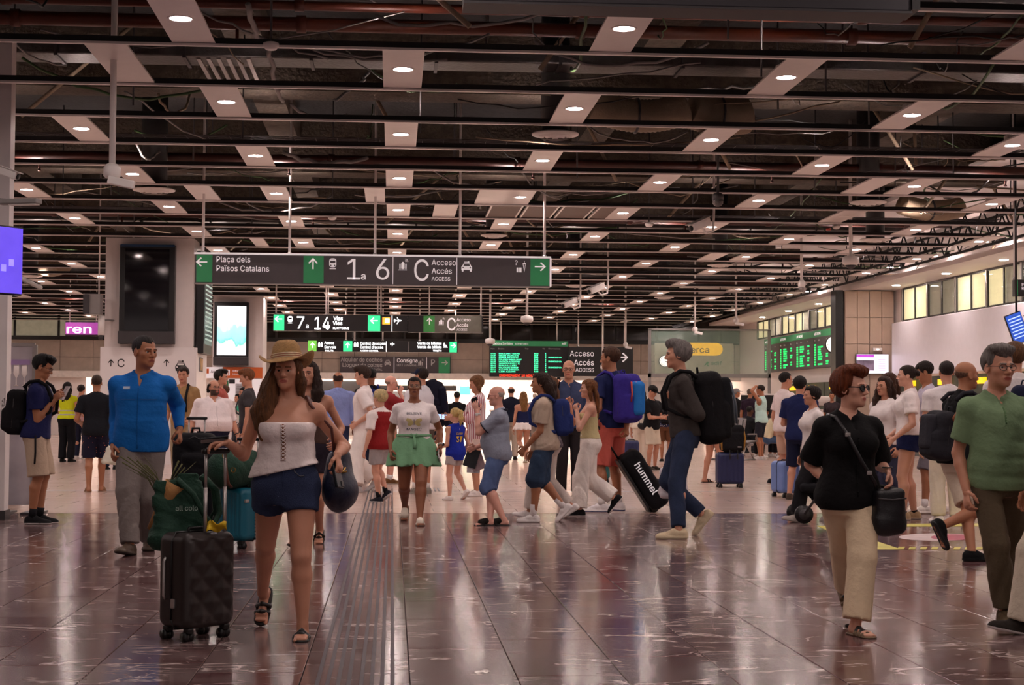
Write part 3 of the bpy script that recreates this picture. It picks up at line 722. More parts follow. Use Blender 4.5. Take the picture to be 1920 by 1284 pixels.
# third sign
s3 = Sign('hanging_sign', 577, 638, 858, 661, 57.0, .2, 'long lit black sign of toilets and ticket sales', M_sblack)
s3.panel(578, 594, M_sgreen_l2, 'lit_green_panel'); s3.panel(644, 661, M_sgreen_l, 'lit_green_panel'); s3.panel(843, 857, M_sgreen_l, 'lit_green_panel')
s3.panel(724.3, 725.5, M_lit, 'divider_line'); s3.panel(766.5, 767.3, M_dim, 'divider_line')
s3.arrow(586, 647, 10, 0, M_lit); s3.arrow(652, 647, 10, 0, M_lit); s3.arrow(850, 648, 10, math.pi / 2, M_lit)
s3.icon('people', 601, 646, 10, M_lit, M_sblack); s3.txt('Aseos', 608, 645, 5, M_lit, .03); s3.txt('Serveis', 608, 653, 5, M_lit, .03); s3.txt('TOILETS', 609, 659, 3, M_lit, .03)
s3.icon('people', 668, 646, 10, M_lit, M_sblack); s3.txt('Control de acceso', 675, 646, 5, M_lit, .03, sx=.85); s3.txt("Control d'accés", 675, 653, 5, M_lit, .03, sx=.85); s3.txt('ACCESS CONTROL', 675, 659, 3, M_lit, .03)
s3.txt('Venta de billetes', 828, 646, 5, M_lit, .03, 'RIGHT', .85); s3.txt('Venda de bitllets', 828, 653, 5, M_lit, .03, 'RIGHT', .85); s3.txt('TICKETS', 828, 659, 3, M_lit, .03, 'RIGHT'); s3.icon('ticket', 835, 647, 10, M_lit, M_sblack); s3.icon('plane', 736, 645, 8, M_lit, M_sblack)
s3.rods((649, 665, 718, 787, 855), r=.03)
# wall sign
s4 = Sign('wall_sign', 638, 668, 845, 701, YF - .1, .12, 'charcoal wall sign for car rental and left luggage', M_sgrey)
s4.panel(823, 844, M_sgreen, 'green_panel')
for px in (739.5, 800.5): s4.panel(px - .5, px + .5, M_swhite, 'divider_line')
s4.txt('Alquiler de coches', 717, 678, 7.2, M_dim, .01, 'RIGHT', .9); s4.txt('Lloguer de cotxes', 717, 688, 7.2, M_dim, .015, 'RIGHT', .9); s4.txt('CAR RENTAL', 717, 695, 4, M_dim, .01, 'RIGHT'); s4.icon('car', 727, 680, 12, M_dim, M_sgrey)
s4.txt('Consigna', 744, 679, 7.2, M_swhite, .015, 'LEFT', .9); s4.txt('LEFT LUGGAGE', 744, 686, 4, M_dim, .01, sx=.9); s4.icon('bag', 788, 680, 12, M_dim, M_sgrey); s4.txt('P', 807, 685, 11, M_dim, .02); s4.arrow(834, 680, 12, math.pi / 2, M_dim)
for k in range(22):
    px = 640 + k * 9.4; s4o = s4.u(px, 703); box('stripe', (s4o[0], -.0, -s4.h / 2 - .045), (9.4 * s4.k * .5, .05, .09), M_ochre, s4.o)
box('stripe_backing', (0, .03, -s4.h / 2 - .045), (s4.w, .04, .09), M_sblack, s4.o)
# central departures board
s5 = Sign('departures_board', 918, 638, 1066, 707, 64.0, .3, 'green-lit departures board hanging in the middle', M_sblack)
s5.panel(919, 1065, M_sgreen, 'header_panel', 639, 649); s5.txt('Salidas', 924, 646, 4, M_swhite, .02); s5.txt('Sortides', 942, 646, 4, M_swhite, .02); s5.txt('DEPARTURES', 966, 646, 3, M_swhite); s5.txt('adif', 1053, 646, 4, M_swhite, .02)
for a_, tx in ((920, 'Hora'), (934, 'Destino'), (984, 'Tren'), (1017, 'Vía'), (1028, 'Observaciones')): s5.txt(tx, a_, 655, 2.6, M_dim)
dest = ['BARCELONA F', 'GIRONA', 'MADRID', 'FIGUERES', 'VALENCIA N', 'ZARAGOZA', 'SEVILLA SJ', 'MALAGA MZ', 'ALICANTE', 'LLEIDA']
for k in range(10):
    yb = 664 + k * 3.75
    s5.txt(f'{9 + k // 4:02d}:{(7 * k) % 60:02d}', 920, yb, 2.6, M_led, .05); s5.txt(dest[k] + ' ' + dest[(k * 3 + 1) % 10], 935, yb, 2.6, M_led, .05, sx=1.0)
    s5.txt(f'{3100 + 37 * k}', 1001, yb, 2.6, M_led, .05); s5.txt(f'{k + 1}', 1022, yb, 2.6, M_led, .05)
    if k in (2, 4, 7): s5.txt('EMBARQUE VIA', 1028, yb, 2.6, M_led, .04)
s5.txt('EMBARCAMENT 10 MINUTS ABANS', 936, 705.5, 4, M_ledr, .03, sx=.95); s5.rods((940, 1045), r=.03)
# Acceso sign
s6 = Sign('access_sign', 1067, 650, 1187, 706, 63.0, .2, 'black Acceso sign with a white right arrow beside the board', M_sblack)
s6.txt('Acceso', 1114, 668, 10.5, M_swhite, .0, 'RIGHT'); s6.txt('Accés', 1114, 685, 10.5, M_swhite, .02, 'RIGHT'); s6.txt('ACCESS', 1114, 697, 7, M_swhite, .015, 'RIGHT'); s6.arrow(1167, 670, 22, math.pi / 2, M_swhite); s6.rods((1085, 1172), r=.03)
# glass screen with the yellow pill
Yg = 58.0
M_gl = mat('greenish_glass', '#b5d0c0', .06, var=.05, alpha=.22)
a_, b_ = P(1218, 617, Yg), P(1442, 705, Yg)
s7 = empty('glass_screen', ((a_[0] + b_[0]) / 2, Yg, 0), 'greenish glass screen wall with a yellow pill sign', 'partition')
gw, gz0, gz1 = b_[0] - a_[0], b_[2], a_[2]
box('glass_sheet', (0, 0, (gz0 + gz1) / 2), (gw, .02, gz1 - gz0), M_gl, s7)
box('lower_glass', (0, 0, gz0 / 2), (gw, .02, gz0 - .05), mat('clear_glass', '#dfe8e2', .05, alpha=.10, var=.0), s7)
for zz in (gz0, gz1): box('rail', (0, -.02, zz), (gw + .1, .1, .14 if zz == gz0 else .06), M_grey, s7)
for xx in (-gw / 2, gw / 2): box('post', (xx, -.02, (gz1) / 2), (.10, .1, gz1), M_grey, s7)
# panel behind glass
s8 = Sign('wall_sign', 1228, 643, 1375, 706, 62.0, .1, 'beige wall panel with yellow pill sign behind the glass screen', mat('panel_beige', '#a69d86', .5), cat='sign')
x0, z0 = s8.u(1262, 666); x1, z1 = s8.u(1355, 643)
mb = MB(); r = (z1 - z0) / 2
mb.prism(circ(x1 - r, (z0 + z1) / 2, r, 16, -math.pi / 2, math.pi / 2 + .2) + circ(x0 + r, (z0 + z1) / 2, r, 16, math.pi / 2, 3 * math.pi / 2 + .2), .02, c=(0, -.01, 0)); mb.build('yellow_pill', mat('pill_yellow', '#f2b705', .5, emit=.5), s8.o)
x, z = s8.u(1284, 661); text('cerca', 16 * s8.k * .72, (x, -.03, z), mat('pill_ink', '#4a3a1e', .5), s8.o, .01, sx=1.15)
x, z = s8.u(1332, 684); text('adif', 7 * s8.k, (x, -.012, z), mat('adif_ink', '#3c6a4a', .5), s8.o, .01, sx=1.3)
x, z = s8.u(1325, 682); mb = MB(); q_ = 9 * s8.k; mb.prism([(x - q_ * .6, z - q_ * .5), (x + .1 * q_, z + q_ * .5), (x + .5 * q_, z + q_ * .2), (x - .1 * q_, z - .2 * q_)], .01, c=(0, -.012, 0)); mb.prism([(x + .15 * q_, z), (x + .5 * q_, z - .5 * q_), (x + .1 * q_, z - .5 * q_)], .01, c=(0, -.012, 0)); mb.build('logo_mark', mat('adif_green', '#0f7a3a', .5), s8.o)
# clocks
def clock(px, py, rpx, Y, lb, lit=1.0, R=None, rod=True):
    v = P(px, py, Y); r = rpx * Y / FPX; o = empty('station_clock', v, lb, 'clock')
    Rx = Matrix.Rotation(math.pi / 2, 3, 'X')
    MB().lathe([(r * .9, -.08), (r, -.06), (r, .06), (r * .9, .08)], n=32, R=Rx).build('case', M_black, o)
    MB().lathe([(r * .92, .0), (r * .92, .012)], (0, -.085, 0), 32, Rx).build('dial', mat('clock_dial', '#fff6ea', .5, emit=lit, var=.0), o)
    for k in range(12):
        t_ = k * math.pi / 6; box('hour_mark', (.78 * r * math.sin(t_), -.102, .78 * r * math.cos(t_)), (.03 * r * 2, .006, .14 * r), M_black, o, R=Matrix.Rotation(t_, 3, 'Y'))
    for L_, t_, w_, nm in ((.5, 1.95, .07, 'hour_hand'), (.72, 2.15, .05, 'minute_hand')):
        box(nm, (L_ * r / 2 * math.sin(t_), -.106, L_ * r / 2 * math.cos(t_)), (w_ * r, .006, L_ * r), M_black, o, R=Matrix.Rotation(t_, 3, 'Y'))
    if rod: tube('mounting_arm', [(0, 0, r * .98), (0, 0, 6.62 - v[2])], .02, M_black, o)
clock(1563, 646, 17, 47.5, 'white round clock in front of the right departures board', 1.0)
clock(1246, 677, 11, 62 - .085, 'small pale clock behind the glass screen', .25, rod=False)

# right-hand departures board along the right wall
yA, yB_ = 51.0, 60.5
RB = Matrix.Rotation(-math.pi / 2, 3, 'Z')      # local -Y face turned to -X
zb1 = PX(1573, 612, XW - .15)[2]; zb0 = PX(1573, 686, XW - .15)[2]
o = empty('departures_board', (XW - .16, (yA + yB_) / 2, (zb0 + zb1) / 2), 'long green-lit departures board on the right wall', 'sign')
bw, bh = yB_ - yA, zb1 - zb0
box('board_case', (.13, 0, 0), (.27, bw, bh), M_sgrey, o, .01)
box('header_panel', (-.004, 0, bh / 2 - .12), (.012, bw - .04, .22), M_sgreen, o)
for k in range(4):
    yy = bw / 2 - .2 - k * bw / 4
    text('adif  SALIDAS', .09, (-.014, yy, bh / 2 - .16), M_swhite, o, .02, R=RB)
    box('divider_line', (-.004, yy + .12, -.1), (.012, .02, bh - .3), M_sblack, o)
    for c_, tx in ((0, 'Hora'), (.5, 'Destino'), (1.5, 'Vía')): text(tx, .05, (-.014, yy - c_, bh / 2 - .36), M_dim, o, R=RB)
    for r_ in range(9):
        zz = bh / 2 - .52 - r_ * .082
        text(f'{8 + k}:{(r_ * 7 + k * 3) % 60:02d}', .055, (-.014, yy, zz), M_led2, o, .05, R=RB)
        if (r_ * 5 + k) % 7 != 3: text(dest[(r_ + 3 * k) % 10], .055, (-.014, yy - .45, zz), M_led2, o, .06, R=RB, sx=1.25)
        if (r_ + k) % 3: text(f'{(r_ * 3 + k) % 14 + 1} {dest[(r_ * 2 + k) % 10][:4]}', .055, (-.014, yy - 1.45, zz), M_led2, o, .06, R=RB)
# television on the stone pier
tv = empty('wall_screen', P(1636, 682, ypier - .15), 'bright white and purple screen on the stone pier', 'screen')
kx = (ypier - .15) / FPX
box('casing', (0, .05, 0), (64 * kx, .08, 38 * kx), M_black, tv, .01)
def scr(name, cx, cz, w_, h_, m, d=.0): return box(name, (cx * kx, -.004 - d, cz * kx), (w_ * kx, .008, h_ * kx), m, tv)
scr('screen_face', 0, 0, 62, 36, mat('screen_white', '#f4eefc', .4, emit=.9, var=.02)); scr('purple_bar', -14, 15, 34, 5, mat('screen_purple', '#a03bb0', .4, emit=.9), .004)
scr('video_inset', -14, -3, 34, 20, mat('video', '#6a5a6a', .4, emit=.5, var=.9, scale=3), .004)
for k in range(6): scr('timetable_line', 18, 8 - 4 * k, 14, 1.6, mat('pink_line', '#d98ac0', .4, emit=.7), .004)
o = empty('emergency_light', P(1645, 655, ypier - .08), 'small white emergency light above the pier screen', 'light'); box('housing', (0, 0, 0), (.27, .08, .09), M_whitem, o, .01); box('lens', (0, -.045, 0), (.06, .02, .03), M_lit, o)

# screens and stickers on the left pillar
def screen(px0, py0, px1, py1, Y, lb, m, inner, th=.21):
    a_, b_ = P(px0, py0, Y), P(px1, py1, Y); cx, cz = (a_[0] + b_[0]) / 2, (a_[2] + b_[2]) / 2; w_, h_ = b_[0] - a_[0], a_[2] - b_[2]
    o = empty('display_screen', (cx, Y, cz), lb, 'screen'); box('casing', (0, th / 2, 0), (w_, th, h_), M_black, o, .012)
    ix0, iz0, ix1, iz1 = inner
    f = box('screen_face', ((ix0 + ix1 - 1) / 2 * w_, -.003, (iz0 + iz1 - 1) / 2 * h_), ((ix1 - ix0) * w_, .01, (iz1 - iz0) * h_), m, o); return o, w_, h_
M_off = mat('dark_glass', '#16151a', .06, var=.1)
o, w_, h_ = screen(225, 458, 326, 645, YP1 - .2, 'tall switched-off black screen on the left pillar', M_off, (.1, .14, .9, .96))
box('base_unit', (0, .04, -h_ / 2 + .13), (w_ + .02, .2, .26), M_dgrey, o, .01); box('top_trim', (0, -.003, h_ / 2 - .02), (w_ * .98, .01, .05), mat('blue_trim', '#1c3f66', .3), o)
c_ = bpy.data.objects['column_cladding']
mb = MB(); v = loc(208, 680, YP1 - .065, c_); arrow(mb, v[0], v[2], 13 * YP1 / FPX, 0, y=v[1]); mb.build('arrow', M_ink, c_)
v = loc(219, 688, YP1 - .065, c_); text('C', 15 * YP1 / FPX, v, M_ink, c_)
mb = MB(); v = loc(312, 680, YP1 - .065, c_); arrow(mb, v[0], v[2], 13 * YP1 / FPX, 0, y=v[1]); mb.build('arrow', M_ink, c_)
mb, mb2 = MB(), MB(); v = loc(339, 686, YP1 - .065, c_); icon(mb, mb2, 'car', v[0], v[2], 20 * YP1 / FPX, y=v[1]); q_ = mb.build('pictogram', M_ink, c_); mb2.build('pictogram_cutout', MATS['clad_white'], q_)
# narrow departures display on the pillar flank
o = empty('side_display', (p1b + .12, YP1 + .9, P(370, 565, YP1)[2]), 'narrow departures display on the right flank of the left pillar', 'screen')
box('casing', (0, 0, 0), (.16, 1.5, 2.15), M_black, o, .01)
box('screen_face', (.085, 0, .05), (.01, 1.36, 1.85), mat('list_screen', '#3c4a48', .2, emit=.25, var=.3, scale=9), o)
for k in range(18): box('list_line', (.092, .05, .85 - k * .095), (.006, 1.2, .035), mat('list_line', '#a9c0b6', .5, emit=.4), o)
o = empty('wall_poster', (p1b + .085, YP1 + .75, P(368, 682, YP1)[2]), 'small framed poster on the flank of the left pillar', 'poster'); box('frame', (0, 0, 0), (.02, .5, .3), M_dgrey, o); box('print', (.012, 0, 0), (.006, .44, .25), mat('poster_print', '#b58c4a', .5, var=.6, scale=7), o)
# grey loudspeaker box and camera on the pillar's left flank
o = empty('loudspeaker', P(176, 571, YP1 - .3), 'grey box loudspeaker beside the left pillar', 'speaker'); box('cabinet', (0, 0, 0), (.32, .36, .42), M_grey, o, .01); box('grille', (-.12, -.16, 0), (.12, .1, .4), M_dgrey, o); tube('hanging_rod', [(.1, 0, .2), (.1, 0, 6.62 - o.location.z)], .015, M_alu, o)
o = empty('camera_unit', P(190, 610, YP1 - .3), 'white box camera under the grey loudspeaker', 'camera'); MB().tube([(0, 0, .2), (0, 0, -.2)], .07, 12).build('housing', M_whitem, o); MB().tube([(0, 0, -.2), (0, -.05, -.28)], .05, 10).build('lens_tube', M_dgrey, o); tube('bracket', [(0, 0, .1), (.1, .1, .12), (.22, .36, .12)], .02, M_grey, o)
# second pillar
YP2 = 50.7
p2, p2a, p2b = pillar(3, 398, 492, YP2, 1.6)
zc2 = P(440, 686, YP2)[2]
o, w_, h_ = screen(402, 566, 465, 685, YP2 - .2, 'tall screen glowing with a blue beach picture on the second pillar', None, (.09, .16, .93, .94))
def beach():
    m = bpy.data.materials.new('beach_picture'); m.use_nodes = True; N = m.node_tree.nodes; L = m.node_tree.links; b = N['Principled BSDF']
    tc = N.new('ShaderNodeTexCoord'); sp = N.new('ShaderNodeSeparateXYZ'); L.new(tc.outputs['Generated'], sp.inputs[0])
    n = N.new('ShaderNodeTexNoise'); n.inputs['Scale'].default_value = 2.6; n.inputs['Detail'].default_value = 4; L.new(tc.outputs['Generated'], n.inputs[0])
    ad = N.new('ShaderNodeMath'); ad.operation = 'MULTIPLY_ADD'; ad.inputs[1].default_value = .55; L.new(n.outputs[0], ad.inputs[0]); L.new(sp.outputs[2], ad.inputs[2])
    r = N.new('ShaderNodeValToRGB'); e = r.color_ramp.elements; e[0].position = .30; e[0].color = (1, .93, .95, 1); e[1].position = 1.2 if False else .98; e[1].color = (.95, 1, 1, 1)
    for p_, c in ((.5, (.95, .9, .95, 1)), (.56, (.12, .55, .35, 1)), (.62, (.25, .75, .85, 1)), (.78, (.3, .62, .8, 1)), (.86, (.8, .96, 1, 1))): q = e.new(p_); q.color = c
    L.new(ad.outputs[0], r.inputs[0]); L.new(r.outputs[0], b.inputs['Emission Color']); L.new(r.outputs[0], b.inputs['Base Color']); b.inputs['Emission Strength'].default_value = 1.15; return m
[c for c in o.children if c.name.startswith('screen_face')][0].data.materials[0] = beach()
box('base_unit', (0, .02, -h_ / 2 + .13), (w_ + .02, .2, .26), M_dgrey, o, .01)
s9 = Sign('info_banner', 418, 688, 492, 709, YP2 - .1, .06, 'orange information banner under the glowing beach screen', M_orange, cat='sign')
s9.panel(424, 432, M_swhite, 'info_icon', 693, 704); s9.txt('i', 426.6, 703, 8, M_orange, .03); s9.txt('Información', 436, 697, 3.6, M_swhite, .02); s9.txt('Informació', 436, 703, 3.0, M_swhite)
s10 = Sign('info_banner', 383, 688, 417, 709, YP2 - .1, .06, 'white banner with an orange square left of the orange banner', M_swhite); s10.panel(385, 393, M_orange, 'orange_square', 691, 700); s10.txt('Andenes', 395, 699, 5, M_ink, .02)
s11 = Sign('notice_board', 418, 710, 490, 752, YP2 - .1, .05, 'white notice board with printed timetables beneath the orange banner', M_swhite, cat='board')
s11.panel(420, 430, mat('notice_green', '#3b7a4a', .5), 'green_notice', 713, 724); s11.panel(431, 442, M_ink, 'code_square', 711, 719); s11.panel(443, 470, mat('notice_pale', '#c9c9cf', .5, var=.3, scale=20), 'timetable', 719, 744)
for k in range(7): s11.panel(445, 468, M_grey, 'printed_line', 721 + 3 * k, 722 + 3 * k, .02)
# blinking pink rail logo at far left under the windows
s12 = Sign('rail_logo_sign', 123, 604, 186, 627, 60.0, .15, 'purple lit sign with the white letters ren at far left', mat('logo_purple', '#9a3f95', .4, emit=.55), cat='sign')
s12.txt('ren', 123, 624, 15, M_lit, .06, sx=1.55); s12.rods((130, 180), r=.02)
box('dark_case', (0, .18, 0), (s12.w + .06, .1, s12.h + .1), M_dgrey, s12.o)
# near pillar at far left, its screen, cameras
YN = 17.6
a_ = P(12, 700, YN)
pn = struct(box('pillar_4', (a_[0] - .7, YN + .1, (CEIL + .6) / 2), (1.4, .2, CEIL + .6), mat('pillar_white', '#efe7e6', .5, var=.03)))
struct(box('baseboard_left', (a_[0] - .695, YN + .1, .05), (1.42, .23, .1), M_dgrey))
c4 = P(-20, 485, 14.0); c5 = P(27, 485, 14.4)
o = empty('wall_screen', c4, 'purple glowing screen cut by the left edge', 'screen')
aa = math.atan2(c5[1] - c4[1] - .0, c5[0] - c4[0]); Rz = Matrix.Rotation(.9, 3, 'Z')
box('casing', (0, 0, 0), (.66, .05, .60), M_black, o, .008, R=Rz); v = Rz @ Vector((0, -.03, 0)); box('screen_face', v, (.64, .012, .57), mat('screen_violet', '#5a45c8', .15, emit=.9, var=.1), o, R=Rz)
for k in range(6): v = Rz @ Vector((-.2 + .08 * k, -.038, -.12 + .05 * (k % 3))); box('screen_tile', v, (.05, .006, .06), mat('screen_pale', '#8f80ee', .3, emit=.8), o, R=Rz)
tube('mounting_arm', [(0, .03, 0), (-.15, .9, 0), (-.3, 3.4, 0)], .025, M_grey, o)
def bullet(px, py, Y, lb, ang=.5, s=1.0, arm=True):
    v = P(px, py, Y); o = empty('bullet_camera', v, lb, 'camera', rotz=ang)
    Rr = Matrix.Rotation(.35, 3, 'X')
    MB().box((0, 0, 0), (.16 * s, .55 * s, .15 * s), Rr, .02 * s).build('housing', M_alu, o); MB().box(Rr @ Vector((0, -.03 * s, .085 * s)), (.19 * s, .62 * s, .02 * s), Rr, .006).build('sun_hood', M_alu, o)
    MB().lathe([(.055 * s, 0), (.055 * s, .03 * s)], Rr @ Vector((0, -.28 * s, 0)), 14, Rr @ Matrix.Rotation(math.pi / 2, 3, 'X')).build('lens', M_black, o)
    if arm: tube('arm', [(0, .05, -.06 * s), (0, .2 * s, -.16 * s), (0, .42 * s, -.1 * s), (0, .45 * s, .3 * s), (0, .45 * s, 6.62 - v[2])], .025 * s, M_alu, o)
    return o
bullet(8, 322, 15.5, 'grey bullet camera at the left edge below the ceiling', 1.4, .5)
bullet(1312, 421, 27.5, 'large bullet camera on a bent arm right of the large sign', -.9, .85); bullet(1118, 541, 38, 'bullet camera right of the large sign, upper of two', -.9, .9); bullet(1068, 568, 42, 'bullet camera right of the large sign, lower of two', -.9, .9)
o = empty('light_bar', P(36, 378, 15.5), 'grey bar lamp at the left edge above the purple screen', 'light', rotz=-.3); box('housing', (0, 0, 0), (.42, .12, .05), M_grey, o, .01); box('lens', (.05, 0, -.03), (.28, .09, .01), M_whitem, o); tube('arm', [(-.2, 0, .02), (-.5, .6, .1)], .02, M_grey, o)
# poles with domes
def pole(px, ptop, pbot, Y, lb, kind):
    v = P(px, pbot, Y); o = empty('camera_pole', v, lb, 'camera'); k = Y / FPX
    tube('pole', [(0, 0, .05), (0, 0, 6.62 - v[2])], .032, M_whitem, o, 10)
    if kind == 'dome':
        MB().lathe([(.05, .12), (.15, .09), (.16, .0), (.13, -.05), (.1, -.06)], n=20).build('dome_base', M_whitem, o); MB().lathe([(.1, -.05), (.085, -.09), (.05, -.12), (.01, -.13)], n=18).build('dome_glass', M_dgrey, o)
    elif kind == 'ball':
        MB().lathe([(.04, .14), (.08, .10), (.085, .0), (.07, -.03)], n=18).build('dome_base', M_whitem, o); MB().lathe([(.07, -.03), (.065, -.07), (.04, -.11), (.01, -.12)], n=16).build('dome_glass', M_grey, o)
    else:
        MB().lathe([(.05, .12), (.085, .08), (.085, .0), (.06, -.02)], n=16).build('mount', M_whitem, o)
        MB().box((.1, -.05, -.07), (.26, .09, .08), Matrix.Rotation(.2, 3, 'Y'), .01).build('camera_body', M_whitem, o); MB().box((.02, 0, -.03), (.05, .05, .1)).build('bracket', M_grey, o)
    return o
pole(210, 78, 330, 16.0, 'long white pole with a camera near the left pillar', 'box'); pole(1595, 365, 491, 29, 'white pole with a wide dome camera right of the middle', 'dome'); pole(1503, 418, 536, 36, 'white pole with a ball camera left of the wide dome', 'ball')
pole(1380, 548, 603, 48, 'white pole with a small box camera above the glass screen', 'box'); pole(1303, 548, 620, 50, 'white pole with a small box camera over the yellow pill', 'box'); pole(988, 542, 600, 40, 'white pole with a dome camera below the large sign', 'dome')
pole(1173, 606, 648, 58, 'white pole with a box camera before the Acceso sign', 'box'); pole(1130, 605, 690, 58, 'thin white pole in front of the Acceso sign', 'ball'); pole(919, 588, 641, 50, 'white pole with a dome camera above the departures board', 'dome')
o = empty('dome_camera', P(1346, 374, 24), 'clear glass dome camera hung from a ceiling bar', 'camera'); MB().lathe([(.05, .1), (.09, .07), (.09, .0)], n=18).build('dome_base', M_dgrey, o); tube('stem', [(0, 0, .1), (0, 0, 6.62 - o.location.z)], .02, M_dgrey, o, 8); MB().lathe([(.085, 0), (.08, -.06), (.05, -.1), (.01, -.11)], n=18).build('dome_glass', mat('smoke_glass', '#6a6463', .08, var=.0, alpha=.7), o)
for q, (px, py, Y, lb) in enumerate(((1217, 422, 28.5, 'smoke detector beside the large bullet camera'), (1568, 426, 30, 'red and white call lamp hung by the dome pole'), (508, 87, 15.1, 'white smoke detector on the nearest ceiling bar'), (623, 409, 28, 'white smoke detector above the large sign'))):
    o = empty('smoke_detector', P(px, py, Y), lb, 'detector'); MB().lathe([(.05, .04), (.075, .03), (.075, .0), (.05, -.03), (.02, -.035)], n=16).build('housing', M_whitem, o); tube('stem', [(0, 0, .04), (0, 0, 6.62 - o.location.z)], .012, M_dgrey, o, 6)
    if q == 1: MB().lathe([(.05, -.06), (.05, -.02)], (-.15, 0, 0), 12).build('red_lamp', mat('red_plastic', '#a03020', .4), o)
# dark sign underside at the top edge
v = P(1710, 22, 9.5); o = empty('hanging_sign', (0, 9.5, v[2]), 'dark underside of a near hanging sign at the top edge', 'sign')
xr = v[0]; xl = P(870, 10, 9.5)[0]; xm, xw_ = (xr + xl) / 2, xr - xl; box('sign_box', (xm, .12, .18), (xw_, .24, .36), mat('sign_slate', '#2e2a30', .5), o, .01); box('bottom_edge', (xm, .12, -.006), (xw_, .26, .014), M_dgrey, o)
box('end_plate', (xr + .02, .12, .19), (.05, .28, .36), M_sblack, o)
for x in (.7, 1.6, 2.5): tube('hanging_rod', [(x, .12, .36), (x, .12, 6.62 - v[2])], .022, M_alu, o)
# sign and monitors at the right edge
s13 = Sign('hanging_sign', 1904, 524, 1990, 556, 27.0, .15, 'black hanging sign with a green end at the right edge', M_sblack); s13.panel(1904, 1909, M_sgreen, 'green_panel'); s13.txt('Puntos', 1915, 536, 5.5, M_swhite, .02); s13.txt('Regs', 1915, 543, 5.5, M_swhite, .02); s13.rods((1906, 1980))
for q, (px, py, rz) in enumerate(((1908, 615, .55), (1945, 612, .55))):
    v = P(px, py, 26.0 + q * .4); o = empty('hanging_monitor', v, ['blue timetable monitor hung at the right edge', 'second blue monitor beyond the right edge'][q], 'screen'); Rr = Matrix.Rotation(-.35, 3, 'Y') @ Matrix.Rotation(.1, 3, 'Z')
    box('casing', (0, .03, 0), (.30, .05, .52), M_black, o, .01, R=Rr); box('screen_face', (0, .0, 0), (.28, .012, .49), mat('screen_blue', '#2a4fae', .2, emit=.7, var=.3, scale=14), o, R=Rr)
    for k in range(7): box('timetable_line', Rr @ Vector((0, -.008, .18 - .055 * k)), (.23, .006, .018), mat('screen_line', '#a8c4ff', .3, emit=.8), o, R=Rr)
    tube('mounting_arm', [(0, .05, .2), (0, .05, 6.62 - v[2])], .02, M_black, o)
# translucent poster partition at the left
YQ = 18.6
a_, b_ = P(8, 646, YQ), P(66, 646, YQ)
o = empty('glass_partition', ((a_[0] + b_[0]) / 2, YQ, 0), 'milky glass partition with a wine glass print at the left edge', 'partition'); w_ = b_[0] - a_[0]; h_ = a_[2]
box('glass_sheet', (0, 0, h_ / 2 + .05), (w_ - .05, .02, h_ - .1), mat('milky_glass', '#b9b4bc', .15, var=.2, scale=3, alpha=.75), o)
for s in (-1, 1): box('post', (s * w_ / 2, 0, h_ / 2), (.05, .06, h_), M_grey, o); box('foot_plate', (s * w_ / 2 + .02, 0, .012), (.2, .5, .024), M_dgrey, o)
box('top_rail', (0, 0, h_), (w_, .05, .04), M_grey, o)
for k in range(3): mb = MB().lathe([(.03, 0), (.006, .015), (.006, .09), (.035, .14), (.03, .24)], (-.12 + .09 * k, -.018, 1.45), 12); mb.V = [(x, -.012 + (y + .018) * .05, z) for x, y, z in mb.V]; mb.build('glass_print', M_white, o)
box('print_band', (0, -.014, 1.72), (w_ - .1, .004, .06), mat('print_violet', '#9d83b5', .5), o)
# dark shop signs in the bright recess
for q, (x0, y0, x1, y1, Y, tx, lb, m_) in enumerate(((596, 714, 690, 746, 69, 'CAFE', 'dark shop fascia behind the bald man in the blue shirt', M_sblack), (700, 722, 856, 733, 68.5, 'SERVICIOS', 'long dark guide sign in the bright recess', M_sblack), (700, 733, 832, 746, 70, '', 'dark screen row under the guide sign', M_dgrey), (860, 724, 882, 740, 69.5, '', 'green lit panel in the bright recess', M_sgreen_l))):
    s = Sign('shop_sign', x0, y0, x1, y1, Y, .1, lb, m_)
    if tx: s.txt(tx, (x0 + x1) / 2 + 20, y1 - 3, 5, M_swhite, .02, 'CENTER')
    s.panel(x0 + 2, x0 + 3, M_dim, 'edge_line'); s.rods((x0 + 4, x1 - 4), r=.02, top=zt + .3)
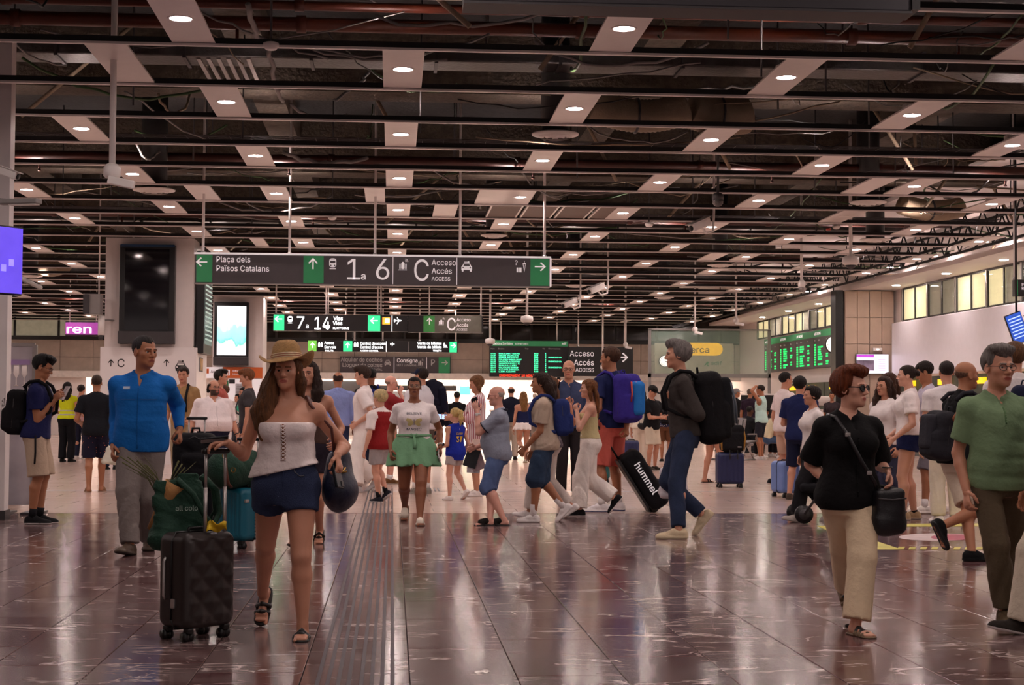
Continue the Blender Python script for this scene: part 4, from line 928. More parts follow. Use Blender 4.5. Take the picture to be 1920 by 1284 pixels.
# ================================================================== PEOPLE: distance-field figures, meshed as one continuous skin
def nrm(v): v = np.asarray(v, float); return v / (np.linalg.norm(v) + 1e-12)
def Rx(a): c, s = math.cos(a), math.sin(a); return np.array([[1, 0, 0], [0, c, -s], [0, s, c]])
def Rz(a): c, s = math.cos(a), math.sin(a); return np.array([[c, -s, 0], [s, c, 0], [0, 0, 1]])
def Ry(a): c, s = math.cos(a), math.sin(a); return np.array([[c, 0, s], [0, 1, 0], [-s, 0, c]])
class Field:
    def __init__(s, lo, hi, h):
        s.h = h; s.o = np.asarray(lo, float) - 3 * h
        n = np.ceil((np.asarray(hi, float) + 3 * h - s.o) / h).astype(int) + 1; s.n = n
        s.ax = [(s.o[i] + h * np.arange(n[i])).astype(np.float32) for i in range(3)]
        s.D = np.full(n, .4, np.float32)
    def sub(s, lo, hi):
        sl = []
        for i in range(3):
            a = max(0, int((lo[i] - s.o[i]) / s.h) - 1); b = min(s.n[i], int((hi[i] - s.o[i]) / s.h) + 3)
            if b <= a: return None
            sl.append(slice(a, b))
        return tuple(sl), s.ax[0][sl[0]][:, None, None], s.ax[1][sl[1]][None, :, None], s.ax[2][sl[2]][None, None, :]
    def put(s, sl, d, k):
        a = s.D[sl]
        if k > 0: hh = np.maximum(k - np.abs(a - d), 0); s.D[sl] = np.minimum(a, d) - hh * hh / (4 * k)
        else: s.D[sl] = np.minimum(a, d)
    def carve(s, sl, d, k):
        a = s.D[sl]; d = -d
        hh = np.maximum(k - np.abs(a - d), 0); s.D[sl] = np.maximum(a, d) + hh * hh / (4 * k)
    def cone(s, a, b, ra, rb, k=.02, e=1.0, fd=None, f0=False, f1=False, neg=False):
        a = np.asarray(a, float); b = np.asarray(b, float); r = max(ra, rb) * max(1, 1) + k + 2 * s.h
        g = s.sub(np.minimum(a, b) - r, np.maximum(a, b) + r)
        if g is None: return s
        sl, X, Y, Z = g; ab = b - a; L2 = float(ab @ ab) + 1e-12
        px, py, pz = X - a[0], Y - a[1], Z - a[2]
        q = (px * ab[0] + py * ab[1] + pz * ab[2]) / L2; t = np.clip(q, 0, 1)
        vx, vy, vz = px - t * ab[0], py - t * ab[1], pz - t * ab[2]
        m = vx * vx + vy * vy + vz * vz
        if fd is not None:
            fd = nrm(fd); c = vx * fd[0] + vy * fd[1] + vz * fd[2]; m = m + c * c * (1 / e ** 2 - 1)
        d = np.sqrt(m) - (ra + (rb - ra) * t)
        if fd is not None: d = d * (.5 + .5 * e)
        L = math.sqrt(L2)
        if f1: d = np.maximum(d, (q - 1) * L)
        if f0: d = np.maximum(d, -q * L)
        (s.carve if neg else s.put)(sl, d.astype(np.float32), k); return s
    def ell(s, c, r, k=.02, R=None, neg=False):
        c = np.asarray(c, float); r = np.asarray(r, float); m = r.max() + k + 2 * s.h
        g = s.sub(c - m, c + m)
        if g is None: return s
        sl, X, Y, Z = g; x, y, z = X - c[0], Y - c[1], Z - c[2]
        if R is not None: x, y, z = (R[0, i] * x + R[1, i] * y + R[2, i] * z for i in range(3))
        d = (np.sqrt((x / r[0]) ** 2 + (y / r[1]) ** 2 + (z / r[2]) ** 2) - 1) * r.min()
        (s.carve if neg else s.put)(sl, d.astype(np.float32), k); return s
    def rbox(s, c, half, r, k=.01, R=None, neg=False):
        c = np.asarray(c, float); half = np.asarray(half, float); m = np.linalg.norm(half) + k + 2 * s.h
        g = s.sub(c - m, c + m)
        if g is None: return s
        sl, X, Y, Z = g; x, y, z = X - c[0], Y - c[1], Z - c[2]
        if R is not None: x, y, z = (R[0, i] * x + R[1, i] * y + R[2, i] * z for i in range(3))
        qx, qy, qz = (np.abs(v) - (hh - r) for v, hh in zip((x, y, z), half))
        d = np.sqrt(np.maximum(qx, 0) ** 2 + np.maximum(qy, 0) ** 2 + np.maximum(qz, 0) ** 2) + np.minimum(np.maximum(np.maximum(qx, qy), qz), 0) - r
        (s.carve if neg else s.put)(sl, d.astype(np.float32), k); return s
    def loft(s, O, R, secs, k=.02, z0=None, z1=None, pw=2.0):
        z, rx, ry, yo = secs; z0 = z[0] if z0 is None else z0; z1 = z[-1] if z1 is None else z1
        m = max(rx.max(), ry.max()) + np.abs(yo).max() + k + 2 * s.h
        p0 = O + R @ np.array([0, 0, z0]); p1 = O + R @ np.array([0, 0, z1])
        g = s.sub(np.minimum(p0, p1) - m, np.maximum(p0, p1) + m)
        if g is None: return s
        sl, X, Y, Z = g; X, Y, Z = X - O[0], Y - O[1], Z - O[2]
        x, y, zz = (R[0, i] * X + R[1, i] * Y + R[2, i] * Z for i in range(3))
        a = np.interp(zz, z, rx); b = np.interp(zz, z, ry); c = np.interp(zz, z, yo)
        x, y = np.abs(x) / a, np.abs(y - c) / b
        d = ((x ** pw + y ** pw) ** (1 / pw) - 1) * np.minimum(a, b)
        d = np.maximum(d, np.maximum(zz - z1, z0 - zz))
        s.put(sl, d.astype(np.float32), k); return s
    def grid(s): return s.ax[0][:, None, None], s.ax[1][None, :, None], s.ax[2][None, None, :]
    def clip(s, p, n):
        p = np.asarray(p, float); n = nrm(n); X, Y, Z = s.grid()
        s.D = np.maximum(s.D, ((X - p[0]) * n[0] + (Y - p[1]) * n[1] + (Z - p[2]) * n[2]).astype(np.float32)); return s
    def folds(s, amp, seed=0, wl=.09, vert=False):
        """soft cloth folds: warped sine ridges"""
        r = np.random.RandomState(seed); X, Y, Z = s.grid(); k = 2 * math.pi / wl
        w1 = np.sin(6 * X + 9 * Z + r.rand() * 6) + np.sin(11 * Y - 5 * Z + r.rand() * 6)
        w2 = np.sin(k * ((.25 * X * (1 if r.rand() > .5 else -1) + .35 * Y + .75 * Z) if not vert else (.9 * X - .6 * Y + .28 * Z)) + 2.0 * w1)
        w3 = np.sin(k * .6 * (.8 * X - .5 * Y + .1 * Z) + 1.5 * w1 + 2)
        w2 = .55 * w2 + .9 * (np.sqrt(np.abs(w2) + .02) - .7); s.D = s.D + (1.15 * amp * (.75 * w2 * (.55 + .45 * np.sin(4 * X + 3 * Z + seed)) + .45 * w3)).astype(np.float32); return s
    def mesh(s):
        D, h = s.D, s.h; S = D < 0
        if not S.any(): return np.zeros((0, 3)), np.zeros((0, 4), int)
        c = [S[i:S.shape[0] - 1 + i, j:S.shape[1] - 1 + j, k:S.shape[2] - 1 + k] for i in (0, 1) for j in (0, 1) for k in (0, 1)]
        cnt = sum(x.astype(np.int8) for x in c)
        I = np.argwhere((cnt > 0) & (cnt < 8)); n = len(I)
        idx = np.full(cnt.shape, -1, np.int64); idx[I[:, 0], I[:, 1], I[:, 2]] = np.arange(n)
        off = [(i, j, k) for i in (0, 1) for j in (0, 1) for k in (0, 1)]
        val = np.stack([D[I[:, 0] + o[0], I[:, 1] + o[1], I[:, 2] + o[2]] for o in off], 1)
        acc = np.zeros((n, 3)); num = np.zeros(n)
        for a in range(8):
            for b in range(a + 1, 8):
                df = np.abs(np.array(off[a]) - off[b])
                if df.sum() != 1: continue
                m = (val[:, a] < 0) != (val[:, b] < 0)
                t = np.where(m, val[:, a] / np.where(m, val[:, a] - val[:, b], 1), 0)
                pos = np.array(off[a]) + t[:, None] * (np.array(off[b]) - off[a])
                acc += pos * m[:, None]; num += m
        V = s.o + h * (I + acc / num[:, None])
        Q = []
        for ax in range(3):
            sa = [slice(None)] * 3; sb = [slice(None)] * 3; sa[ax] = slice(0, -1); sb[ax] = slice(1, None)
            x = np.argwhere(S[tuple(sa)] != S[tuple(sb)])
            b_, c_ = (ax + 1) % 3, (ax + 2) % 3
            lim = cnt.shape
            x = x[(x[:, b_] > 0) & (x[:, c_] > 0) & (x[:, b_] < lim[b_]) & (x[:, c_] < lim[c_]) & (x[:, ax] < lim[ax])]
            def at(db, dc):
                y = x.copy(); y[:, b_] -= db; y[:, c_] -= dc; return idx[y[:, 0], y[:, 1], y[:, 2]]
            q = np.stack([at(1, 1), at(0, 1), at(0, 0), at(1, 0)], 1)
            ins = S[x[:, 0], x[:, 1], x[:, 2]]
            q[~ins] = q[~ins][:, ::-1]; Q.append(q)
        Q = np.concatenate(Q); Q = Q[(Q >= 0).all(1)]
        return V, Q
def ik(a, t, l1, l2, pole):
    a, t = np.asarray(a, float), np.asarray(t, float); d = t - a; L = np.linalg.norm(d)
    mx = (l1 + l2) * .998
    if L > mx: t = a + d / L * mx; d = t - a; L = mx
    u = d / L; p = np.asarray(pole, float); p = nrm(p - (p @ u) * u)
    x = (l1 * l1 - l2 * l2 + L * L) / (2 * L); y = math.sqrt(max(l1 * l1 - x * x, 0))
    return a + u * x + p * y, t
def secs_of(fem, g, b, H):
    z = np.array([-.07, -.03, .0, .05, .10, .15, .20, .245, .275, .30])
    if fem:
        rx = np.array([.062, .097, .103, .093, .076, .078, .086, .086, .068, .034]); ry = np.array([.05, .066, .071, .061, .052, .056, .064, .058, .044, .034]); yo = np.array([0, -.01, -.012, -.004, .002, .004, .010, .004, -.006, -.008])
    else:
        rx = np.array([.060, .090, .096, .092, .086, .090, .098, .100, .076, .040]); ry = np.array([.050, .064, .067, .062, .058, .062, .067, .062, .048, .038]); yo = np.array([0, -.006, -.008, -.004, .002, .004, .004, 0, -.006, -.008])
    w_ = np.interp(z, [-.07, .2, .3], [g, g, 1 + (g - 1) * .4]); rx = rx * w_; ry = ry * w_
    bb = b * np.exp(-((z - .085) / .07) ** 2); rx = rx + .018 * bb; ry = ry + .030 * bb; yo = yo + .024 * bb
    zz = np.linspace(z[0], z[-1], 46)
    def cr(y):                              # smooth resampling of the rings
        y2 = np.interp(zz, z, y); k = np.array([1, 2, 3, 2, 1.]) / 9; p = np.pad(y2, 2, mode='edge'); return np.convolve(p, k, 'valid')
    return zz * H, cr(rx) * H, cr(ry) * H, cr(yo) * H
M_eye = mat('eye_white', '#d9d0ca', .25, var=.02)
IRIS = {}
def eye_mesh(col):
    if col in IRIS: return IRIS[col]
    mb = MB(); n = 12; prof = [(math.sin(math.pi * k / 10), -math.cos(math.pi * k / 10)) for k in range(11)]
    prof[0] = (.02, -1); prof[-1] = (.02, 1)
    mb.lathe(prof, n=n, R=Matrix.Rotation(-math.pi / 2, 3, 'X'))
    o = mb.build('eye', [M_eye, mat('iris_' + col, col, .15), mat('pupil', '#0a0808', .1)])
    me = o.data; mi = []
    for p in me.polygons: y = p.center.y; mi.append(2 if y > .95 else 1 if y > .80 else 0)
    me.polygons.foreach_set('material_index', mi); bpy.data.objects.remove(o); IRIS[col] = me; return me
SKIN = {'fair': '#d8a189', 'light': '#c98f74', 'tan': '#ac7252', 'brown': '#91593d', 'dark': '#56321f', 'pink': '#dda390'}
LIPS = {'fair': '#b5675c', 'light': '#a9594e', 'tan': '#8f4a40', 'brown': '#6b3a32', 'dark': '#4c2a25', 'pink': '#b8695f'}
def cloth(col, kind='cotton'):
    k = 'cloth_' + kind + col
    if k in MATS: return MATS[k]
    if kind == 'denim': return mat(k, col, .85, var=.22, scale=9, bump=.5, bscale=220, spec=.2)
    if kind == 'hair': return mat(k, col, .55, var=.5, scale=20, bump=.7, bscale=80, stretch=(5, 5, .6), spec=.3)
    if kind == 'leather': return mat(k, col, .4, var=.15, scale=9, bump=.15, bscale=120)
    if kind == 'stripe': return stripes(k, col)
    if kind == 'print': return prints(k, col)
    return mat(k, col, .82, var=.10, scale=5, bump=.35, bscale=26, spec=.2)
def stripes(k, spec):
    a, b, n, ax = spec.split('/')          # colour / colour / stripes per metre / axis
    m = mat(k, a, .85, bump=.2, bscale=40, spec=.2); N = m.node_tree.nodes; L = m.node_tree.links
    tc = N.new('ShaderNodeTexCoord'); w_ = N.new('ShaderNodeTexWave'); w_.wave_type = 'BANDS'; w_.bands_direction = ax; w_.inputs['Scale'].default_value = float(n) / 6.283 * 2; w_.inputs['Distortion'].default_value = 0.0; w_.inputs['Detail'].default_value = 0
    L.new(tc.outputs['Object'], w_.inputs[0]); r = N.new('ShaderNodeValToRGB'); r.color_ramp.interpolation = 'CONSTANT'; r.color_ramp.elements[0].color = rgb(a) + (1,); r.color_ramp.elements[1].position = .55; r.color_ramp.elements[1].color = rgb(b) + (1,)
    L.new(w_.outputs[0], r.inputs[0]); L.new(r.outputs[0], N['Principled BSDF'].inputs['Base Color']); return m
def prints(k, spec):
    a, b, sc, th = spec.split('/')
    m = mat(k, a, .85, bump=.2, bscale=40, spec=.2); N = m.node_tree.nodes; L = m.node_tree.links
    tc = N.new('ShaderNodeTexCoord'); v = N.new('ShaderNodeTexVoronoi'); v.inputs['Scale'].default_value = float(sc); L.new(tc.outputs['Object'], v.inputs[0])
    r = N.new('ShaderNodeValToRGB'); r.color_ramp.interpolation = 'CONSTANT'; r.color_ramp.elements[0].color = rgb(b) + (1,); r.color_ramp.elements[1].position = float(th); r.color_ramp.elements[1].color = rgb(a) + (1,)
    L.new(v.outputs['Distance'], r.inputs[0]); L.new(r.outputs[0], N['Principled BSDF'].inputs['Base Color']); return m
def fit(pts, pad): p = np.array(pts); return p.min(0) - pad, p.max(0) + pad
FEET = {'stand': ((.055, .0, 0, 0, 8), (-.055, .0, 0, 0, -8)), 'stagger': ((.05, .05, 0, 0, 10), (-.05, -.06, 0, 0, -8)),
        'walkR': ((.042, .14, 0, 12, 4), (-.042, -.15, 0, -32, -4)), 'walkL': ((.042, -.15, 0, -32, 4), (-.042, .14, 0, 12, -4)),
        'strideR': ((.04, .10, 0, 4, 3), (-.04, -.25, .06, -58, -3)), 'strideL': ((.04, -.25, .06, -58, 3), (-.04, .10, 0, 4, -3)),
        'liftR': ((.04, -.17, .10, -62, 3), (-.04, .03, 0, 0, -3)), 'liftL': ((.04, .03, 0, 0, 3), (-.04, -.17, .10, -62, -3))}
PEOPLE = {}
def person(key, label, top, H=None, foot=None, face=0, skin='light', fem=False, g=1.0, b=0.0, head=(0, 0), hs=1.0, lean=0, twist=0, feet='stand', hR=None, hL=None, eR=None, eL=None,
           shirt=None, legs=None, skirt=None, shoes=None, hair=None, glasses=None, iris='#3a2416', beard=None, near=False, px0=None, tt=0.0, hipz=None, sock=None, crop=None):
    px, pt = top
    if foot is not None:
        base = FL(foot[0], foot[1]); H = P(px, pt, base[1])[2] - tt
    else:
        d = ray(px, pt); Y = (H + tt - CAMH) * d[1] / d[2]; base = CAM + d * (Y / d[1]); base[2] = 0
        if px0 is not None: base = np.array([P(px0, 700, Y)[0], Y, 0])
    head_px = None
    root = empty('person', (base[0], base[1], 0), label, 'person', rotz=-math.radians(face))
    # ---- skeleton in the figure's own frame: +Y forward, +X its right hand
    hc = .13 * H / .23 * hs
    fR, fL_ = FEET[feet] if isinstance(feet, str) else feet
    def tolocal(v): d = v - base; c_, s_ = math.cos(math.radians(face)), math.sin(math.radians(face)); return np.array([c_ * d[0] - s_ * d[1], s_ * d[0] + c_ * d[1], v[2]])
    def footpx(q):
        if q[0] == 'g': v = tolocal(FL(q[1], q[2])); return (v[0] / H, v[1] / H, 0, q[4] if len(q) > 4 else 0, q[3])
        if q[0] == 'a': v = tolocal(P(q[1], q[2], base[1] + q[3])); l_ = v[2] / H - .045; return (v[0] / H, v[1] / H, max(.001, l_ - max(0, math.sin(math.radians(-q[4]))) * .075), q[4], q[5])
        return q
    fR, fL_ = footpx(fR), footpx(fL_)
    def handpx(q):
        if q is None or not (isinstance(q[0], tuple) and q[0][0] == 'p'): return q
        v = tolocal(P(q[0][1], q[0][2], base[1] + q[0][3])); return (tuple(v / H),) + tuple(q[1:])
    hR, hL = handpx(hR), handpx(hL)
    ank_h = .045 * H; thigh, shank = .245 * H, .240 * H
    A = []
    for f in (fR, fL_):
        lift = f[2] * H + max(0, math.sin(math.radians(-f[3]))) * .075 * H
        A.append(np.array([f[0] * H, f[1] * H, ank_h + lift]))
    sx = .052 * H
    if hipz is None:
        hz = .532 * H
        for f, a, sg in zip((fR, fL_), A, (1, -1)):
            if f[2] == 0: hz = min(hz, a[2] + math.sqrt(max((.482 * H) ** 2 - (a[0] - sg * sx) ** 2 - a[1] ** 2, .01)) + .006 * H)
    else: hz = hipz * H
    O = np.array([0, 0, hz]); ln = math.radians(lean); T = Rz(-math.radians(twist)) @ Rx(-ln)
    tp = lambda x, y, z: O + T @ (np.array([x, y, z]) * H)
    sh = .098 if fem else .110
    sh *= 1 + (g - 1) * .35
    J = {}
    for s_, nm in ((1, 'R'), (-1, 'L')):
        J['sh' + nm] = tp(s_ * sh, -.004, .256); J['hip' + nm] = O + np.array([s_ * sx, 0, -.006 * H])
    for nm, a in zip('RL', A): J['kn' + nm], J['an' + nm] = ik(J['hip' + nm], a, thigh, shank, (0.05 if nm == 'R' else -.05, 1, .15))
    nb = tp(0, -.010, .296); hy, hp = math.radians(head[0]), math.radians(head[1])
    HR = Rz(-hy) @ Rx(-hp); hcn = nb + np.array([0, 0, .107 * H]) + Rz(-hy) @ np.array([0, .014 * H, 0]) + T @ np.array([0, .006 * H, 0])
    if hs > 1: hcn = hcn + np.array([0, 0, (hc - .13 * H / .23) * .06])
    up, fo = .172 * H, .148 * H
    HD = {}
    for nm, hd, s_, el in (('R', hR, 1, eR), ('L', hL, -1, eL)):
        hd = hd or ((s_ * (.155 if not fem else .14) * (1 + (g - 1) * .6), .02, .475),)
        pos = np.array(hd[0]) * H
        pole = el or (s_ * .35, -1, -.2)
        J['el' + nm], J['wr' + nm] = ik(J['sh' + nm], pos, up, fo, pole)
        fa = nrm(J['wr' + nm] - J['el' + nm]); fw = nrm(hd[1]) if len(hd) > 1 and hd[1] is not None else fa
        bk = np.array(hd[2] if len(hd) > 2 and hd[2] is not None else (s_, .15, .1), float); bk = nrm(bk - (bk @ fw) * fw)
        HD[nm] = (np.stack([np.cross(fw, bk), fw, bk], 1), hd[3] if len(hd) > 3 else .45)
    W = root.location; c0, s0 = math.cos(-math.radians(face)), math.sin(-math.radians(face))
    world = lambda p: np.array([W[0] + c0 * p[0] - s0 * p[1], W[1] + s0 * p[0] + c0 * p[1], p[2]])
    sk = dict(J=J, HD=HD, tp=tp, T=T, O=O, H=H, world=world, root=root, HR=HR, hc=hcn, hcs=hc, face=face, ang=-math.radians(face), near=near, base=base)
    PEOPLE[key] = sk
    hb = .0085 if near else .0125
    S = secs_of(fem, g, b, H)
    gl = 1 + (g - 1) * .8; ga = 1 + (g - 1) * .6
    skm = mat('skin_' + skin, SKIN[skin], .48, var=.08, scale=7, bump=.05, bscale=90, sss=.08)
    lpm = mat('lips_' + skin, LIPS[skin], .4, var=.05)
    hcol = (hair or {}).get('col', '#241a14')
    brm = mat('brow_' + (beard or hcol), beard or hcol, .8, var=.2, scale=60)
    # ---- skin: torso, limbs
    pts = [J[k] for k in J] + [nb, tp(0, 0, -.08)]
    lo, hi = fit(pts, (.15 + .05 * b) * H); lo[2] = -.01
    f = Field(lo, hi, hb)
    def torso(f, off=0.0, fl=0.0, z0=None, z1=None, k=.03):
        z, rx, ry, yo = S; add = off + fl * np.clip((.16 * H - z) / (.2 * H), 0, 1.3)
        f.loft(O, T, (z, rx + add, ry + add, yo), k, z0, z1, 2.25)
        if fem and (z1 is None or z1 > .2 * H):
            for s_ in (1, -1): f.ell(tp(s_ * .042, .052 * (1 + (g - 1) * .5), .198), np.array([.036, .030, .036]) * H * (1 + (g - 1) * .6) + off, .035)
    def shoulders(f, off=0.0):
        for nm, s_ in (('R', 1), ('L', -1)):
            f.cone(tp(0, -.014, .305), tp(s_ * sh * .86, -.008, .262), .026 * H + off, .025 * H + off, .03)
            f.ell(J['sh' + nm], np.array([1, 1, 1]) * (.0295 * H * ga + off), .03)
            f.cone(tp(s_ * .06, 0, .23), J['sh' + nm], .045 * H + off, .026 * H + off, .03)
    torso(f); shoulders(f)
    ra = (.0265 * ga, .0225 * ga, .0225 * ga, .0150) if not fem else (.0245 * ga, .0200 * ga, .0198 * ga, .0135)
    for nm in 'RL':
        s_, e_, w_ = J['sh' + nm], J['el' + nm], J['wr' + nm]
        f.cone(s_, e_, ra[0] * H, ra[1] * H, .02); m_ = e_ + (w_ - e_) * .3
        f.cone(e_, m_, ra[1] * H, ra[2] * H, .015); f.cone(m_, w_, ra[2] * H, ra[3] * H, .015)
        hp_, k_, a_ = J['hip' + nm], J['kn' + nm], J['an' + nm]
        kd = nrm(np.cross(np.cross(k_ - hp_, [0, 1, 0.01]), k_ - hp_)) if True else 0
        f.cone(hp_, k_, (.054 if fem else .050) * gl * H, .0315 * gl * H, .03)
        c_ = k_ + (a_ - k_) * .28; sd = nrm(a_ - k_); bkv = np.cross(sd, [1, 0, 0]); bkv = bkv if bkv[1] < 0 else -bkv
        f.cone(k_, c_ + bkv * .010 * H, .029 * gl * H, .0315 * gl * H, .02); f.cone(c_ + bkv * .010 * H, a_, .0315 * gl * H, .0185 * H, .02)
    FR = {}
    for nm, ft in zip('RL', (fR, fL_)):
        FR[nm] = Rz(-math.radians(ft[4])) @ Rx(math.radians(ft[3])); a_ = J['an' + nm]
        q = lambda x, y, z: a_ + FR[nm] @ (np.array([x, y, z]) * H)
        f.cone(q(0, -.018, -.026), q(0, .06, -.033), .019 * H, .013 * H, .02); f.cone(q(-.012, .07, -.034), q(.012, .07, -.034), .0125 * H, .0125 * H, .012)
        f.cone(q(0, 0, 0), q(0, -.012, -.022), .0185 * H, .02 * H, .015); f.ell(q(0, .09, -.036), np.array([.024, .016, .009]) * H, .01)
    f.cone(nb, hcn, .031 * H * (1 + (g - 1) * .5) * (1.0 if not fem else .9), .029 * H, .025)
    V, Q = f.mesh(); parts = [(V, Q, np.zeros(len(Q), int))]
    # ---- head, finer
    hh = (.0042 if near else .0075) * hc
    f = Field((-.1, -.13, -.135), (.1, .14, .135), hh / hc)
    nk = (HR.T @ (nb - hcn)) / hc
    fem_j = .9 if fem else 1.0
    f.ell((0, -.012, .038), (.074, .095, .080), .0); f.ell((0, .020, -.022), (.061 * fem_j, .068, .086), .03); f.ell((0, .034, -.074), (.046 * fem_j * (1 + (g - 1) * .6), .045, .036), .03); f.ell((0, .073, -.097), (.017, .013, .015), .03)
    for s_ in (1, -1):
        f.ell((s_ * .042, .052, -.020), (.020, .020, .018), .03); f.ell((s_ * .030, .094, .002), (.0185, .016, .0125), .012, neg=True)
        f.ell((s_ * .076, -.008, -.006), (.010, .021, .033), .008, R=Ry(-s_ * .15) @ Rx(.15)); f.ell((s_ * .086, -.004, -.004), (.006, .012, .022), .006, neg=True)
        f.cone((s_ * .016, .0835, .0105), (s_ * .045, .0725, .0085), .0052, .0045, .006)
        f.cone((s_ * .017, .0815, -.0105), (s_ * .043, .0735, -.0095), .004, .004, .006)
        f.cone((s_ * .014, .090, .021), (s_ * .047, .078, .020), .0075, .006, .014)
        f.ell((s_ * .0125, .092, -.034), (.0085, .010, .0075), .008)
    f.cone((0, .086, .012), (0, .107, -.028), .0075, .0115, .012)
    f.cone((-.021, .0835, -.0605), (.021, .0835, -.0605), .0065, .0065, .008); f.ell((0, .091, -.059), (.013, .006, .0055), .008); f.cone((-.017, .084, -.071), (.017, .084, -.071), .0072, .0072, .008)
    f.cone((-.023, .0965, -.0652), (.023, .0965, -.0652), .0028, .0028, .004, neg=True)
    f.cone(nk, (0, -.012, -.05), .031 * H / hc * (1 + (g - 1) * .5) * (1 if not fem else .9), .050 * (1 + (g - 1) * .4) * fem_j, .03)
    if beard: f.ell((0, .044, -.085), (.052, .052, .040), .02)
    V, Q = f.mesh(); C = V[Q].mean(1); mi = np.zeros(len(Q), int)
    x, y, z = C.T
    lip = (((x / .0245) ** 2 + ((z + .0655) / .0115) ** 2) < 1) & (y > .078); mi[lip] = 1
    brow = (np.abs(x) > .012) & (np.abs(x) < .049) & (np.abs(z - (.0225 + .05 * np.minimum(.012, np.abs(np.abs(x) - .036)) * -1)) < .0042) & (y > .06); mi[brow] = 2
    if beard: mi[(z < -.036 - .0 * y) & (y > -.01) & (z > -.13) & ~lip & ~((y > .085) & (z > -.048))] = 2
    parts.append((V * hc @ HR.T + hcn, Q, mi))
    # ---- hands, five fingers each
    for nm, s_ in (('R', 1), ('L', -1)):
        R_, cu = HD[nm]; hz_ = .105 * H / .185; ts = -s_
        f = Field((-.075, -.07, -.09), (.075, .19, .05), (.0043 if near else .0062))
        f.cone((0, .004, 0), (0, .07, 0), .026, .037, .01, .42, (0, 0, 1))
        fa = R_.T @ nrm(J['el' + nm] - J['wr' + nm]); f.cone((0, .012, 0), fa * .065, ra[3] * H / hz_ * .92, ra[3] * H / hz_, .012)
        def chain(p, dirs, lens_, r0, r1, k=.004):
            p = np.array(p, float); n_ = len(lens_)
            for i_, (d_, l_) in enumerate(zip(dirs, lens_)):
                q_ = p + nrm(d_) * l_; f.cone(p, q_, r0 + (r1 - r0) * i_ / n_, r0 + (r1 - r0) * (i_ + 1) / n_, k); p = q_
        for xb, ll, sp in ((.0305, .071, .10), (.0105, .079, .03), (-.0105, .074, -.04), (-.0295, .059, -.12)):
            dd = []
            for a_ in (cu * .7, cu * 1.9, cu * 2.7): dd.append((ts * sp * math.cos(a_), math.cos(a_), -math.sin(a_)))
            chain((ts * xb, .078, 0), dd, (ll * .46, ll * .30, ll * .24), .0098, .0072)
        chain((ts * .024, .018, -.006), ((ts * .8, .6, -.25), (ts * (.45 - .4 * cu), .9, -.3 - .5 * cu), (ts * (.2 - .6 * cu), .95, -.3 - .6 * cu)), (.036, .030, .026), .0125, .0085, .008)
        V, Q = f.mesh(); parts.append((V * hz_ @ R_.T + J['wr' + nm], Q, np.zeros(len(Q), int)))
    if shoes and shoes.get('kind') in ('sandal', 'slide') and near:
        for nm in 'RL':
            f = Field(np.array([-.03, -.045, -.05]) * H, np.array([.03, .115, .01]) * H, .0045)
            f.cone((0, -.018 * H, -.026 * H), (0, .06 * H, -.033 * H), .0195 * H, .014 * H, .02); f.cone((-.013 * H, .066 * H, -.034 * H), (.013 * H, .066 * H, -.034 * H), .0125 * H, .012 * H, .012); f.cone((0, -.006 * H, .0), (0, -.010 * H, -.02 * H), .0185 * H, .02 * H, .015)
            big = 1 if nm == 'L' else -1
            for i_, xt in enumerate((.0175, .0075, -.001, -.0095, -.0175)): f.cone((big * xt * H, .078 * H, -.037 * H), (big * xt * H * 1.05, (.102 - .004 * i_) * H, -.0395 * H), (.0075 if i_ == 0 else .0055) * H, (.0065 if i_ == 0 else .0048) * H, .003)
            V, Q = f.mesh(); parts.append((V @ FR[nm].T + J['an' + nm], Q, np.zeros(len(Q), int)))
    Vs, Qs, Ms = [], [], []; n0 = 0
    for V, Q, m_ in parts: Vs.append(V); Qs.append(Q + n0); Ms.append(m_); n0 += len(V)
    body = rawnp('body', np.concatenate(Vs), np.concatenate(Qs), [skm, lpm, brm], root, mi=np.concatenate(Ms))
    for s_ in (1, -1):
        o = bpy.data.objects.new('eye', eye_mesh(iris)); COL.objects.link(o); o.parent = root
        p = hcn + HR @ (np.array([s_ * .0305, .0705, .0005]) * hc); o.location = p; o.scale = (.0128 * hc,) * 3
        o.rotation_euler = Matrix(HR.tolist()).to_euler()
    hcl = .0095 if near else .0135
    # ---- upper garment
    if shirt:
        c_ = shirt; off = c_.get('off', .012); hem = c_.get('hem', -.02) * H; slv = c_.get('slv', .5); so = c_.get('so', .016); ztop = c_.get('top', .32) * H
        lo, hi = fit([tp(0, 0, hem / H), tp(0, 0, .32), J['shR'], J['shL']] + ([J['elR'], J['elL']] if slv else []) + ([J['wrR'], J['wrL']] if slv > 1 else []), (.13 + .06 * b) * H)
        f = Field(lo, hi, hcl); torso(f, off, c_.get('fl', .012), hem - (.08 * H if c_.get('hemx') else 0), min(ztop, .30 * H))
        if slv or c_.get('tank'):
            shoulders(f, off * .7)
            for nm in 'RL':
                s_, e_, w_ = J['sh' + nm], J['el' + nm], J['wr' + nm]
                if slv: f.cone(s_, s_ + (e_ - s_) * min(slv, 1), ra[0] * H + off, (ra[0] if slv < .8 else ra[1]) * H + so, .02, f1=slv <= 1)
                if slv > 1: f.cone(e_, e_ + (w_ - e_) * (slv - 1), ra[1] * H + so, ra[3] * H + so * (.75), .02, f1=True)
                if c_.get('tank'): f.cone(J['sh' + nm] + T @ np.array([(.012 if nm == 'R' else -.012) * H, 0, -.02 * H]), J['sh' + nm] + T @ np.array([(.03 if nm == 'R' else -.03) * H, 0, .03 * H]), .045 * H, .05 * H, .004, neg=True)
        f.folds(c_.get('amp', .0042), len(key) + int(px), c_.get('wl', .10))
        f.clip(tp(0, 0, hem / H), -(T @ np.array([c_.get('hemx', 0), c_.get('hemtilt', 0), 1])))
